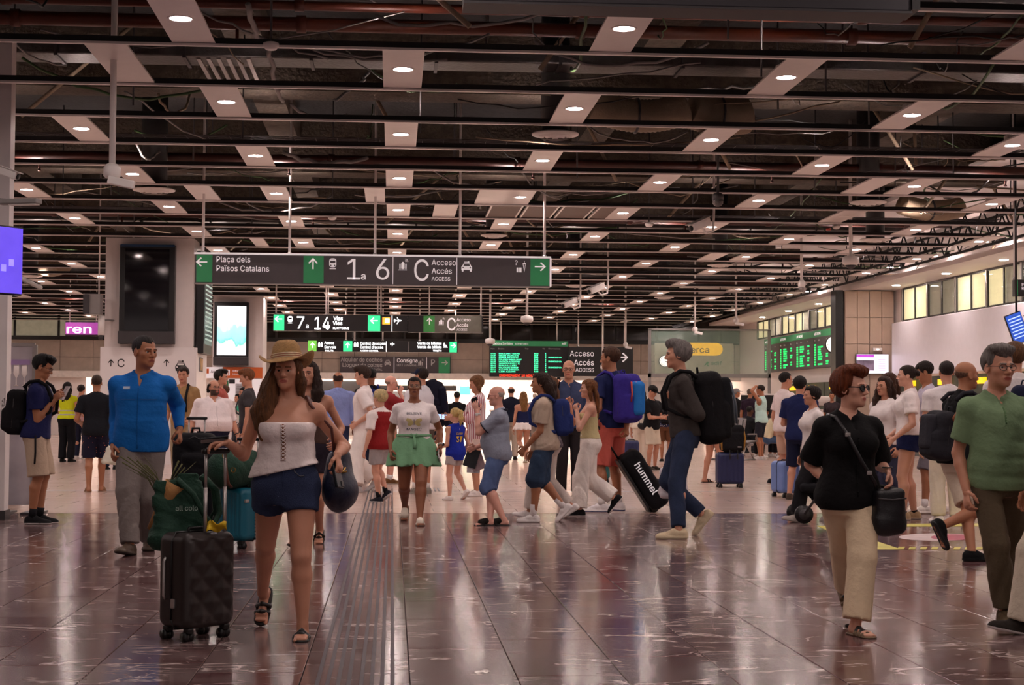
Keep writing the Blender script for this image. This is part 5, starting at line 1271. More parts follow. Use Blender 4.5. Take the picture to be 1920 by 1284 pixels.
        if 'top' in c_: f.clip(tp(0, 0, c_['top']), T @ np.array([0, 0, 1]))
        else:
            nv = c_.get('nk', 'crew')
            f.cone(tp(0, -.010, .296), tp(0, .02, .36), .036 * H * (1 + (g - 1) * .4), .045 * H, .006, neg=True)
            if nv == 'v': f.cone(tp(0, .066, .252), tp(0, .03, .33), .005 * H, .026 * H, .006, neg=True)
            if nv in ('collar', 'v') and c_.get('collar', True):
                for a_ in np.linspace(-2.6, 2.6, 14):
                    a2 = a_ + .4; pp = lambda t: tp(.043 * math.sin(t), -.010 + .044 * math.cos(t), .318 - .024 * max(0, math.cos(t)) - .004)
                    if abs(a_) < .25: continue
                    f.cone(pp(a_), pp(a2 if abs(a2) < 2.7 else 2.7), .0135 * H, .0135 * H, .006, .5, (math.sin(a_), math.cos(a_), .3))
        V, Q = f.mesh(); mats_ = [cloth(c_['col'], c_.get('mat', 'cotton'))]; mi = np.zeros(len(Q), int)
        C = V[Q].mean(1)
        if 'fn' in c_:
            loc_ = (C - O) @ T / H; mats_ += c_['mats']; mi = c_['fn'](loc_, mi)
        so_ = rawnp(c_.get('name', 'shirt'), V, Q, mats_, root, mi=mi); sk['shirt'] = so_
        sk['shirtVQ'] = (V, Q)
    # ---- trousers or shorts
    if legs:
        c_ = legs; L_ = c_.get('len', 2.0); o0, o1, o2 = c_.get('off', (.010, .014, .02)); wz = c_.get('waist', .085)
        pts = [tp(0, 0, .1)] + [J[k + nm] for nm in 'RL' for k in ('hip', 'kn')] + ([J['anR'], J['anL']] if L_ > 1 else [])
        lo, hi = fit(pts, (.12 + .06 * b) * H); lo[2] = min(lo[2], .0)
        f = Field(lo, hi, hcl); torso(f, o0, 0, -.07 * H, wz * H)
        for nm in 'RL':
            hp_, k_, a_ = J['hip' + nm], J['kn' + nm], J['an' + nm]
            rk, ra_ = .0325 * gl * H + o1, .022 * H + o2
            rh = (.054 if fem else .050) * gl * H + o0
            if L_ <= 1: f.cone(hp_, hp_ + (k_ - hp_) * L_, rh, c_.get('rhem', .054 * gl * .75) * H + o1, .03, f1=True)
            else:
                f.cone(hp_, k_, rh, rk, .03); t_ = L_ - 1; m_ = k_ + (a_ - k_) * t_
                rm = rk + (ra_ - rk) * min(t_, 1); f.cone(k_, m_, rk, rm, .02, f1=True)
        f.folds(c_.get('amp', .005), int(px) + 5, c_.get('wl', .12), True); f.clip(tp(0, 0, wz), T @ np.array([0, 0, 1]))
        X, Y, Z = f.grid(); f.D = np.maximum(f.D, (.012 - Z).astype(np.float32))
        V, Q = f.mesh(); sk['legsVQ'] = (V, Q)
        sk['legs'] = rawnp(c_.get('name', 'trousers' if L_ > 1 else 'shorts'), V, Q, cloth(c_['col'], c_.get('mat', 'cotton')), root)
        if c_.get('belt'):
            z, rx, ry, yo = S; zb = (wz - .008) * H; a_, b_2, y_ = (np.interp(zb, z, v) for v in (rx, ry, yo))
            ring_ = [O + T @ np.array([(a_ + o0 + .004) * math.cos(t), y_ + (b_2 + o0 + .004) * math.sin(t), zb]) for t in np.linspace(0, 2 * math.pi, 25)]
            tube('belt', ring_, .013, cloth(c_['belt'], 'leather'), root, 6)
    if skirt:
        c_ = skirt; wz, hz2 = c_['z']; z, rx, ry, yo = S
        pts = [tp(0, 0, wz), tp(.16, 0, hz2), tp(-.16, 0, hz2)]; lo, hi = fit(pts, .16 * H); f = Field(lo, hi, hcl)
        n_ = 20; zz = np.linspace(hz2 * H, wz * H, n_); t = (zz - zz[0]) / (zz[-1] - zz[0]); fl = c_.get('flare', .04)
        bx = np.interp(np.maximum(zz, -.005 * H), z, rx) + .012 + fl * (1 - t) ** .9 * H; by = np.interp(np.maximum(zz, -.005 * H), z, ry) + .012 + fl * .75 * (1 - t) * H
        f.loft(O, T, (zz, bx, by, np.interp(np.maximum(zz, 0), z, yo)), .01)
        X, Y, Z = f.grid(); th = np.arctan2(X - O[0], Y - O[1]); fd = np.clip((O[2] + wz * H - Z) / ((wz - hz2) * H), 0, 1)
        f.D = f.D + (.010 * fd * np.sin(th * c_.get('pleats', 11) + 3 * np.sin(6 * Z)) * 1.0).astype(np.float32)
        if c_.get('split'): f.cone(tp(0, .14, hz2), tp(0, -.14, hz2), .012 * H, .012 * H, .02, neg=True)
        V, Q = f.mesh(); sk['skirt'] = rawnp(c_.get('name', 'skirt'), V, Q, cloth(c_['col'], c_.get('mat', 'cotton')), root)
        if c_.get('bow'):
            mb = MB(); fr = np.interp(wz * H, z, ry) + .028
            for s_ in (1, -1): mb.tube([tp(0, 0, wz - .004) + np.array([0, fr, 0]), tp(s_ * .018, 0, wz + .008) + np.array([0, fr, 0]), tp(s_ * .03, 0, wz - .002) + np.array([0, fr, 0]), tp(0, 0, wz - .008) + np.array([0, fr, 0])], [.012, .014, .013, .008], 6)
            mb.tube([tp(0, 0, wz) + np.array([0, fr + .004, 0]), tp(-.008, .0, wz - .05) + np.array([0, fr + .02, 0]), tp(-.004, 0, wz - .085) + np.array([0, fr + .024, 0])], [.012, .024, .022], 6)
            z1 = tube('waistband', [O + T @ np.array([(np.interp(wz * H, z, rx) + .014) * math.cos(t_), np.interp(wz * H, z, yo) + (np.interp(wz * H, z, ry) + .014) * math.sin(t_), wz * H]) for t_ in np.linspace(0, 2 * math.pi, 25)], .016, cloth(c_['col']), root, 6)
            mb.build('bow', cloth(c_['col']), root)
    # ---- footwear
    if shoes:
        c_ = shoes; m1 = cloth(c_['col'], 'leather' if c_.get('leather') else 'cotton'); m2 = mat('sole_' + c_.get('sole', '#d8d0cc'), c_.get('sole', '#d8d0cc'), .6)
        kd = c_.get('kind', 'sneaker'); th = c_.get('th', .014)
        for nm in 'RL':
            f = Field(np.array([-.035, -.06, -.06 - c_.get('heel', 0)]) * H, np.array([.035, .13, .02]) * H, .0065 if near else .0085); q = lambda x, y, z: np.array([x, y, z]) * H
            if kd == 'sneaker':
                f.cone(q(0, -.022, -.020), q(0, .02, -.020), .0245 * H, .0235 * H, .01); f.cone(q(0, .02, -.018), q(0, .084, -.035), .0235 * H, .0155 * H, .02); f.ell(q(0, .082, -.033), np.array([.0285, .031, .017]) * H, .02)
                f.cone(q(0, -.022, -.036), q(0, .083, -.037), .026 * H, .0295 * H, .01, .5, (0, 0, 1)); f.cone(q(0, -.008, -.012), q(0, -.008, c_.get('hi', .004)), .0245 * H, .0235 * H, .012, f1=True)
            else:
                f.cone(q(0, -.022, -.042), q(0, .084, -.042), .027 * H, .031 * H, .004, .22, (0, 0, 1))
                if kd == 'wedge': f.cone(q(0, -.022, -.055), q(0, .05, -.05), .024 * H, .024 * H, .006, .55, (0, 0, 1))
                if kd in ('slide', 'sandal'):
                    for (y_, w2) in ((.035, .014), (.062, .013)) if kd == 'sandal' else ((.052, .024),):
                        f.cone(q(-.024, y_, -.036), q(0, y_ + .002, -.013 - (y_ - .03) * .2), .0085 * H, .0085 * H, .006, 1.0, None); f.cone(q(.024, y_, -.036), q(0, y_ + .002, -.013 - (y_ - .03) * .2), .0085 * H, .0085 * H, .006)
                        if kd == 'slide': f.cone(q(0, .03, -.016), q(0, .062, -.026), .024 * H, .026 * H, .012)
                if kd == 'wedge':
                    for y_ in (.02, .045, .068): f.cone(q(-.025, y_, -.036), q(.004, y_ + .012, -.015 - (y_ - .02) * .3), .0075 * H, .0075 * H, .004); f.cone(q(.025, y_ + .01, -.036), q(.004, y_ + .0, -.015 - (y_ - .02) * .3), .0075 * H, .0075 * H, .004)
                    f.cone(q(-.02, -.03, -.015), q(.02, -.03, -.015), .008 * H, .008 * H, .004)
            f.clip(q(0, 0, -.045 - (c_.get('heel', 0))), (0, 0, -1)); V, Q = f.mesh(); C = V[Q].mean(1); mi = (C[:, 2] < (-.045) * H + th).astype(int)
            rawnp('shoe', V @ FR[nm].T + J['an' + nm], Q, [m1, m2], root, mi=mi)
    if sock:
        for nm in 'RL':
            a_, k_ = J['an' + nm], J['kn' + nm]; u = nrm(k_ - a_); tube('sock', [a_ - u * .01, a_ + u * sock[1] * H * .5, a_ + u * sock[1] * H], [.0235 * H, .0225 * H, .0245 * H], cloth(sock[0]), root, 14)
    # ---- hair
    if hair:
        k_ = hair['kind']; hm = cloth(hcol, 'hair'); th = hair.get('th', .012); hd = (.0055 if near else .008)
        locks = hair.get('locks', [])
        pts = [(0, 0, 0)] + [p for l in locks for p in l[0]]
        lo = np.minimum(np.array(pts).min(0) - .04, (-.11, -.135, -.12)); hi = np.maximum(np.array(pts).max(0) + .04, (.11, .12, .15))
        f = Field(lo, hi, hd)
        f.ell((0, -.014, .040), (.076 + th, .097 + th, .082 + th), 0)
        shell_only = f.D.copy()
        X, Y, Z = f.grid(); fh = hair.get('line', .062)     # hairline height over the brow
        sd = -.02 if k_ in ('short', 'bald', 'balding', 'bun') else -.05
        cut = np.minimum(np.minimum((fh - .010) + .22 * (Y - .06) + 6.0 * X * X - Z, np.maximum(Y - .030 - .25 * Z, sd - Z)), np.maximum(Y + .018, -.080 - Z))
        if k_ in ('bald', 'balding'): cut = np.maximum(cut, (Z - (.03 if k_ == 'bald' else .065)) * 1.0); cut = np.maximum(cut, Y - .02)
        if hair.get('nape') is not None: cut = np.maximum(cut, hair['nape'] - Z)
        jag = .005 * np.sin(70 * X + 9) + .004 * np.sin(113 * X + 40 * Y + 1) + .004 * np.sin(90 * Y + 50 * Z)
        cut = cut + jag
        f.D = f.D + (th * 1.1 * np.exp(np.clip(cut, -.2, 0) / .011)).astype(np.float32)     # the hair thins out to its edge
        f.D = np.maximum(f.D, cut.astype(np.float32))
        if k_ in ('short', 'bald', 'balding'):
            for s_ in (1, -1): f.ell((s_ * .088, -.006, -.012), (.030, .025, .042), .006, neg=True)
        if hair.get('quiff'): f.ell((0, .062, .105), (.06, .04, .028), .03); f.ell((.02, .03, .118), (.06, .05, .024), .03)
        if k_ == 'bun': f.ell(hair.get('bun', (0, -.125, .05)), (.036, .034, .036), .012)
        if k_ == 'full': f.ell((0, -.035, .03), (.096, .095, .098), .02); f.D = np.maximum(f.D, cut.astype(np.float32))
        for l in locks:
            P_, r_ = l[0], l[1]
            for i_ in range(len(P_) - 1): f.cone(P_[i_], P_[i_ + 1], r_[i_], r_[i_ + 1], .02, l[2] if len(l) > 2 else 1.0, l[3] if len(l) > 3 else None)
        a_ = np.arctan2(X, Y + .03); am = (.2 if k_ == 'bald' else .4 if th < .008 else .7 if k_ == 'short' else 1.0)
        f.D = f.D + (am * (.0030 * np.sin(19 * a_ + 4 * np.sin(22 * Z + 5 * X)) * (.6 + .4 * np.sin(31 * Y + 20 * X)) + .0022 * np.sin(33 * a_ - 30 * Z + 3 * np.sin(40 * Y)) + .0018 * np.sin(210 * X + 12 * np.sin(9 * Z)) * (1 if locks else .5))).astype(np.float32)
        V, Q = f.mesh(); rawnp('hair', V * hc @ HR.T + hcn, Q, hm, root)
    # ---- spectacles
    if glasses:
        gm = mat('specs_' + glasses['col'], glasses['col'], .3); q = lambda x, y, z: hcn + HR @ (np.array([x, y, z]) * hc); mb = MB()
        dark = glasses.get('dark')
        for s_ in (1, -1):
            ring_ = [q(s_ * .033 + .0245 * math.cos(t), .098 - .25 * abs(.0245 * math.cos(t)) * (1 if math.cos(t) * s_ > 0 else .2), .0 + .0185 * math.sin(t)) for t in np.linspace(0, 2 * math.pi, 17)]
            mb.tube(ring_, .0022 * hc if not dark else .004 * hc, 6, cap=False)
            mb.tube([q(s_ * .058, .090, .006), q(s_ * .079, .05, .008), q(s_ * .080, -.004, .004)], .002 * hc if not dark else .004 * hc, 6)
        mb.tube([q(-.0095, .1, .005), q(0, .104, .007), q(.0095, .1, .005)], .002 * hc, 6)
        go = mb.build('glasses', gm, root)
        for s_ in (1, -1):
            lens_p = [q(s_ * .033 + .0235 * math.cos(t), .0975 - .25 * abs(.0235 * math.cos(t)) * (1 if math.cos(t) * s_ > 0 else .2), .0175 * math.sin(t)) for t in np.linspace(0, 2 * math.pi, 17)[:-1]]
            raw('lens', lens_p, [list(range(16))], mat('dark_lens', '#0c0a0a', .08) if dark else mat('clear_lens', '#ffffff', .05, alpha=.07, var=0), go)
    return sk

# ---- bags on people, built in the wearer's torso frame
def tmat(sk, name, label, cat, group=None):
    """Empty at the wearer's back, oriented like the wearer"""
    p = sk['world'](sk['O']); return empty(name, (p[0], p[1], 0), label, cat, group, rotz=sk['ang'])
def backpack(sk, label, col, c=(0, -.13, .16), half=(.085, .05, .13), pocket=None, extra=None, strap=None, R=None, group=None, h=.011, mt='cotton'):
    H, tp, T = sk['H'], sk['tp'], sk['T']; o = tmat(sk, 'backpack', label, 'backpack', group); m = cloth(col, mt)
    c = np.array(c); half = np.array(half); RR = T if R is None else T @ R
    C = tp(*c); f = Field(*fit([C], np.linalg.norm(half) * H + .08), h)
    f.rbox(C, half * H, min(half) * H * .75, .01, RR); f.rbox(C + RR @ (np.array([0, -half[1] * .75, -half[2] * .35]) * H), half * H * (.82, .55, .52), min(half) * H * .4, .02, RR)
    f.folds(.004, 3, .12); V, Q = f.mesh(); rawnp('bag_body', V, Q, m, o)
    if pocket:
        Cp = C + RR @ (np.array([0, -half[1] * 1.1, half[2] * .1]) * H); f = Field(*fit([Cp], max(half) * H + .05), h); f.rbox(Cp, half * H * (.6, .45, .7), min(half) * H * .35, .01, RR); V, Q = f.mesh(); rawnp('front_pocket', V, Q, cloth(pocket), o)
    q = lambda x, y, z: C + RR @ (np.array([x, y, z]) * H)
    tube('top_handle', [q(-.02, half[1] * .6, half[2] * .96), q(-.012, half[1] * .6, half[2] + .022), q(.012, half[1] * .6, half[2] + .022), q(.02, half[1] * .6, half[2] * .96)], .008, cloth(strap or col), o, 6)
    for s_ in (1, -1):
        x = s_ * .062; tube('zip', [q(s_ * half[0] * .97, -half[1] * .1, -half[2] * .7), q(s_ * half[0] * .97, -half[1] * .1, half[2] * .6), q(s_ * half[0] * .6, -half[1] * .1, half[2] * .99)], .004, M_dgrey, o, 5)
        if strap is not False:
            mb = MB(); ra = .075 * H
            pts = [tp(x, -.085, .275), tp(x, -.05, .312), tp(x, .0, .322), tp(x * 1.05, .05, .295), tp(x * 1.12, .088, .22), tp(x * 1.25, .085, .14), tp(x * 1.45, .0, .09), tp(x * 1.3, -.08, .07)]
            mb.tube(pts, .019, 8); mb.build('shoulder_strap', cloth(strap or col), o)
    if extra: extra(o, q, m)
    return o
def phone_in(sk, nm, label, col='#131216', off=(0, .10, -.022), R=None, size=(.072, .15, .009), glow=None):
    """a phone laid in the palm of hand nm"""
    Rh, _ = sk['HD'][nm]; R2 = Rh if R is None else Rh @ R
    c = sk['J']['wr' + nm] + Rh @ np.array(off); p = sk['world'](c)
    o = empty('phone', p, label, 'phone', rotz=sk['ang']); M3 = Matrix(R2.tolist())
    MB().box((0, 0, 0), size, M3, .004).build('phone_body', mat('phone_' + col, col, .3), o)
    v = M3 @ Vector((0, 0, -size[2] / 2 - .001)); box('phone_screen', v, (size[0] * .92, size[1] * .94, .001), mat('phone_glow', '#9fc0ff', .2, emit=1.2) if glow else mat('phone_glass', '#0b0b0f', .1), o, R=M3)
    v = M3 @ Vector((-size[0] * .25, size[1] * .36, size[2] / 2 + .002)); box('camera_bump', v, (size[0] * .35, size[0] * .35, .004), M_black, o, .001, R=M3)
    return o
def on_front(sk, txt, size, z, x=0.0, col='#2a2440', bold=.02, back=False, vq='shirtVQ', sx=1.0, name='lettering', objs=None, parent=None, rot=0):
    """lettering laid on the cloth of chest or back by casting each point onto it"""
    from mathutils.bvhtree import BVHTree
    V, Q = sk[vq]; bvh = BVHTree.FromPolygons([tuple(v) for v in V], [tuple(map(int, q)) for q in Q])
    H, tp, T = sk['H'], sk['tp'], sk['T']
    if objs is None:
        c = bpy.data.curves.new('t', 'FONT'); c.body = txt
        if font(): c.font = font()
        c.size = size / (.51 if font() else .70); c.resolution_u = 2; c.align_x = 'CENTER'; c.offset = min(bold, .017) * size
        t = bpy.data.objects.new('t', c); me = bpy.data.meshes.new_from_object(t); bpy.data.objects.remove(t)
        bm = bmesh.new(); bm.from_mesh(me); bmesh.ops.subdivide_edges(bm, edges=[e for e in bm.edges if e.calc_length() > size * .3], cuts=1); bmesh.ops.triangulate(bm, faces=bm.faces[:])
    else:
        me = bpy.data.meshes.new(name); bm = bmesh.new()
        for poly in objs: bm.faces.new([bm.verts.new((p[0], p[1], 0)) for p in poly])
        bmesh.ops.triangulate(bm, faces=bm.faces[:]); bmesh.ops.subdivide_edges(bm, edges=bm.edges[:], cuts=2, use_grid_fill=True); bmesh.ops.triangulate(bm, faces=bm.faces[:])
    sg = -1 if back else 1; dirv = Vector(T @ np.array([0, -sg, 0]))
    for v in bm.verts:
        a, b_ = v.co.x * sx, v.co.y
        a, b_ = a * math.cos(rot) - b_ * math.sin(rot), a * math.sin(rot) + b_ * math.cos(rot)
        p = Vector(tp(0, 0, z) + T @ np.array([-sg * a + x * H * -sg, sg * .6, b_])); h_ = bvh.ray_cast(p, dirv)
        v.co = (h_[0] + h_[1] * .003) if h_[0] is not None else p - dirv * -.45
    bm.to_mesh(me); bm.free(); me.name = name; me.materials.clear(); me.materials.append(mat('ink_' + col, col, .7))
    o = bpy.data.objects.new(name, me); COL.objects.link(o); o.parent = parent or sk['shirt']; return o
# ================================================================== WHO STANDS WHERE
SN = lambda col, sole='#ddd5d2', **k: dict(kind='sneaker', col=col, sole=sole, **k)
def longhair(dx=.0, side=None, L=.30, w=.045, back=-.085, wav=0):
    """locks down the back (and over one side) in head coordinates"""
    o = []
    for x in (-.05, -.018, .018, .05):
        o.append(([(x * .9, back * .8, .04), (x * 1.15, back - .02, -.08), (x * 1.2 + wav, back - .03, -.18), (x * 1.05 - wav, back - .035, -L)], [w * .8, w, w * .95, w * .45], .6, (0, 1, 0)))
    for s_ in (1, -1): o.append(([(s_ * .07, -.01, .03), (s_ * .083, -.015, -.06), (s_ * .082, -.03, -.14)], [.022, .026, .02]))
    if side:
        for k in (0, 1, 2): o.append(([(side * .072, .02 - .02 * k, .03), (side * (.088), .02 - .015 * k, -.07), (side * (.085 + .02 * k), .045 - .01 * k, -.18), (side * (.07 + .03 * k) + wav, .075 - .012 * k, -L + .02 * k)], [.020, .032, .036, .014]))
    return o
# --- young woman in the straw hat
person('hat', 'woman in straw hat, white laced top and denim shorts pulling the black suitcase', (524, 653), foot=(534, 1192), face=185, skin='light', fem=True, near=True, tt=.02, head=(6, 0), g=1.13,
       feet=(('a', 492, 1128, .42, -58, 6), ('g', 567, 1196, -4)), hR=(('p', 428, 830, -.1), (.85, .2, -.1), (.1, -.3, 1), .55), hL=(('p', 632, 852, -.12), (-.25, .25, -1), (-1, .35, -.1), .75), eR=(.3, -.6, -1), eL=(-.25, -1, -.15),
       shirt=dict(col='#f3e6e4', off=.010, fl=.045, hem=.052, hemx=.22, slv=0, top=.222, name='top', amp=.004), legs=dict(col='#323c5a', mat='denim', len=.36, off=(.010, .014, .02), waist=.10, rhem=.054, name='shorts'),
       shoes=dict(kind='sandal', col='#17130f', sole='#15110e', leather=True, th=.016), hair=dict(kind='long', col='#6a4428', th=.008, locks=longhair(side=1, L=.36, w=.040, wav=.01) + [([(.078, .0, .02), (.11, .02, -.10), (.145, .05, -.24), (.13, .09, -.42)], [.028, .046, .055, .02]), ([(.068, .03, .0), (.09, .055, -.12), (.105, .085, -.28), (.09, .10, -.40)], [.02, .034, .040, .012]), ([(.07, .0, 0), (.12, -.01, -.12), (.18, .03, -.26), (.17, .07, -.36)], [.02, .035, .04, .015])]))
# --- man in the blue shirt
person('blue', 'tall man in bright blue long-sleeved shirt and grey trousers', (278, 619), foot=(262, 1034), face=183, skin='tan', near=True, hs=1.07, head=(-48, 2), g=1.12, b=.35,
       feet=(('g', 243, 1041, 12, 10), ('g', 279, 1030, -10)), hR=(('p', 213, 838, -.05), None, None, .6), hL=(('p', 337, 806, .1), (-.1, .3, -1), None, .9), eL=(-.1, -1, -.5), eR=(.1, -1, -.2),
       shirt=dict(col='#1566b5', off=.016, fl=.024, hem=-.045, slv=1.93, so=.020, nk='v', amp=.005, wl=.14, name='shirt'), legs=dict(col='#7a716d', off=(.012, .03, .035), len=1.97, amp=.007),
       shoes=SN('#4a3a2c', '#2a221c', leather=True), hair=dict(kind='short', col='#2a2624', th=.005, line=.070), iris='#2a1a10')
# --- lady in black
person('lady', 'auburn-haired woman in black shirt, sunglasses and cream trousers', (1594, 684), foot=(1592, 1180), face=172, skin='fair', fem=True, near=True, hs=1.08, head=(-38, 0), g=1.1,
       feet=(('a', 1590, 1128, .45, -40, 6), ('g', 1605, 1190, -8)), hR=(('p', 1566, 915, -.02), (.1, .25, -1), (1, .2, 0), .5), hL=(('p', 1664, 880, -.08), (-.15, .35, -1), (-1, .2, 0), .6),
       shirt=dict(col='#0d0c0e', off=.015, fl=.018, hem=-.052, slv=.86, so=.040, nk='v', amp=.006, wl=.11), legs=dict(col='#dcc6a6', off=(.010, .026, .046), len=1.95, amp=.006, wl=.11),
       shoes=dict(kind='wedge', col='#14110f', sole='#6b543c', th=.03, heel=.012, leather=True), hair=dict(kind='full', col='#6e3418', th=.027, nape=-.055, quiff=True, line=.07), glasses=dict(col='#0c0a0a', dark=True))
# --- man in the green polo
person('polo', 'grey-haired man with glasses in sage green polo and olive trousers', (1862, 656), foot=(1872, 1165), face=178, skin='light', near=True, hs=1.1, head=(-12, 0), g=1.0, b=.3,
       feet=(('g', 1884, 1168, 8), ('a', 1915, 1120, .4, -35, -6)), hR=(('p', 1812, 920, -.02), (.05, .25, -1), None, .55), hL=(('p', 1925, 915, 0), None, None, .5),
       shirt=dict(col='#768f6c', off=.014, fl=.018, hem=-.045, slv=.72, so=.026, nk='v', amp=.006, wl=.12, name='polo_shirt'), legs=dict(col='#5d5140', off=(.006, .024, .032), waist=.06, len=1.96, amp=.007),
       shoes=SN('#5a4a34', '#d8cfc4'), hair=dict(kind='short', col='#77706b', th=.014, line=.066, quiff=True, nape=-.07), glasses=dict(col='#4a3c34'), iris='#3a3226')
# --- young man at the left edge
person('reader', 'young man with glasses in navy T-shirt and khaki shorts reading a paper', (90, 668), foot=(66, 982), face=92, skin='tan', near=True, head=(0, 20), lean=4,
       feet=(('g', 60, 983, 0), ('g', 74, 981, 0)), hR=(('p', 101, 752, -.12), (.2, .7, .8), (.8, -.2, .3), .6), hL=(('p', 105, 748, .16), (-.2, .7, .8), (-.8, -.2, .3), .6),
       shirt=dict(col='#1d214f', off=.018, fl=.02, hem=-.02, slv=.60, so=.026, amp=.005), legs=dict(col='#bfa892', len=.98, off=(.014, .02, .03), rhem=.052, name='shorts', amp=.006),
       shoes=SN('#17171a', '#e6dedb'), sock=('#16151a', .05), hair=dict(kind='short', col='#0f0d0e', th=.020, quiff=True, line=.055), glasses=dict(col='#2a2220'), iris='#1a100a')
person('darkleg', 'person in black trousers half hidden behind the reading young man', (8, 668), foot=(24, 945), face=262, skin='tan', lean=22, shirt=dict(col='#1a1a1e', slv=2), legs=dict(col='#121214', off=(.012, .025, .03)), shoes=SN('#111113', '#18181a'), hair=dict(kind='short', col='#17120f'))
person('vest', 'woman with long dark hair in yellow high-visibility vest', (121, 717), foot=(124, 866), face=12, skin='light', fem=True, hR=((.14, .16, .60), None, None, .5), hL=((-.14, .18, .60), None, None, .5),
       shirt=dict(col='#d6e022', off=.022, hem=.01, slv=.12, name='safety_vest', mats=[mat('reflective_band', '#b9b6b0', .3)], fn=lambda C, mi: np.where(((C[:, 2] > .055) & (C[:, 2] < .072)) | ((C[:, 2] > .105) & (C[:, 2] < .122)), 1, mi)), legs=dict(col='#111218', off=(.014, .03, .045)), shoes=SN('#121212', '#1a1a1a'), hair=dict(kind='long', col='#1b1210', locks=longhair(L=.30, wav=.012)))
person('floral', 'man in black T-shirt and dark floral shorts seen from behind', (177, 703), foot=(178, 922), face=-8, skin='tan', hL=((-.13, .12, .58), None, None, .5), feet='stagger',
       shirt=dict(col='#16181f', off=.02, fl=.02, hem=-.05, slv=.66, so=.03), legs=dict(col='#1c1a2e/#c9705c/22/.16', mat='print', len=.95, off=(.014, .024, .03), name='shorts'), shoes=dict(kind='slide', col='#8a6a52', sole='#8a6a52'), hair=dict(kind='short', col='#3a2a20', th=.004))
person('crowd1', 'dark-haired traveller beside the woman in the yellow vest', (143, 722), foot=(150, 861), face=20, skin='light', fem=True, shirt=dict(col='#b58a8a', slv=.5), legs=dict(col='#20243a'), shoes=SN('#cfc6c2'), hair=dict(kind='bun', col='#1f1512'))
person('crowd2', 'man in dark clothes with a bag, behind the floral shorts man', (209, 716), foot=(208, 881), face=10, skin='light', shirt=dict(col='#1c1c24', slv=2), legs=dict(col='#1b2036'), shoes=SN('#1a1a1a'), hair=dict(kind='short', col='#15100e'))
# --- around the blue shirt
person('khaki', 'man in khaki shirt with black shoulder strap behind the blue-shirted man', (333, 689), foot=(341, 903), face=196, skin='light', head=(-10, 5), hL=(('p', 358, 786, -.2), None, None, .9), shirt=dict(col='#a5835a', off=.022, hem=-.10, slv=.95, so=.03, nk='v'), legs=dict(col='#a08c72'), shoes=SN('#6a5a4c'), hair=dict(kind='short', col='#2d1e17', th=.018))
person('stout', 'stout bearded man with glasses in white shirt and navy trousers', (391, 713), foot=(398, 922), face=160, skin='light', g=1.38, b=1.5, head=(-14, 0), beard='#46332a', hR=((.21, .03, .49), None, None, .5), hL=((-.21, .05, .50), None, None, .5),
       shirt=dict(col='#efe2e2', off=.028, hem=.012, slv=.95, so=.026, nk='v'), legs=dict(col='#1b1d35', off=(.012, .03, .04), waist=.06), shoes=SN('#1a1614', '#1a1614'), hair=dict(kind='balding', col='#1c1411', th=.022, locks=[([(.07, -.05, .0), (.075, -.06, -.06)], [.03, .025]), ([(-.07, -.05, .0), (-.075, -.06, -.06)], [.03, .025])]), glasses=dict(col='#161214'))
person('tall_dark', 'dark-haired man in faded red top behind the stout bearded man', (411, 695), foot=(411, 893), face=95, skin='light', shirt=dict(col='#b25c52', slv=.6), legs=dict(col='#3a3a48'), shoes=SN('#3a3a3a'), hair=dict(kind='short', col='#1c1411', th=.024, quiff=True))
person('ginger', 'brown-haired person in grey top looking left beside the orange banner', (465, 694), H=1.76, face=268, skin='light', head=(0, 15), shirt=dict(col='#3e3b3e', slv=.6), legs=dict(col='#2a2c3a'), shoes=SN('#c9c0bc'), hair=dict(kind='short', col='#7a4a2a', th=.022, quiff=True))
person('blouse', 'brown-haired woman in white blouse beyond the stout bearded man', (421, 723), H=1.64, face=250, skin='light', fem=True, hR=((.05, .16, .78), (-.3, .2, .9), None, .6), hL=((-.05, .16, .78), (.3, .2, .9), None, .6), shirt=dict(col='#f0e6e4', slv=1.0), legs=dict(col='#c0a59c'), shoes=SN('#c9c0bc'), hair=dict(kind='full', col='#5a3826'))
person('teal', 'dark-haired woman in mint green top with a grey bag', (462, 727), H=1.62, face=235, skin='light', fem=True, lean=8, shirt=dict(col='#46b796', slv=1.6), legs=dict(col='#3c3a42'), shoes=SN('#c9c0bc'), hair=dict(kind='full', col='#17110f'))
person('seat_a', 'dark-haired woman in pale top below the notice board', (447, 739), H=1.50, face=230, skin='light', fem=True, shirt=dict(col='#d9cfca', slv=.8), legs=dict(col='#3c3a42'), shoes=SN('#c9c0bc'), hair=dict(kind='full', col='#120d0c'))
person('behind_hat', 'dark long-haired woman with bare shoulders close behind the straw hat', (588, 672), foot=(577, 1022), face=185, skin='light', fem=True, near=True, head=(12, -2), feet='walkR', shirt=dict(col='#4a3630', off=.012, hem=.03, slv=0, top=.232, name='top'), legs=dict(col='#2b2430', len=.5, name='shorts', off=(.012, .02, .02)), shoes=dict(kind='sandal', col='#2a201a', sole='#2a201a'), hL=((-.15, .06, .56), None, None, .5),
       hair=dict(kind='long', col='#2e1b14', th=.010, locks=longhair(side=-1, L=.30, w=.04)))
person('bald_blue', 'balding man in light blue shirt seen from behind', (632, 698), foot=(632, 905), face=-4, skin='tan', g=1.1, shirt=dict(col='#8a99d0', off=.02, hem=-.02, slv=1.9, so=.022, nk='collar'), legs=dict(col='#333a5c'), shoes=SN('#2a2220', '#2a2220'), hair=dict(kind='balding', col='#3a2820', th=.006))
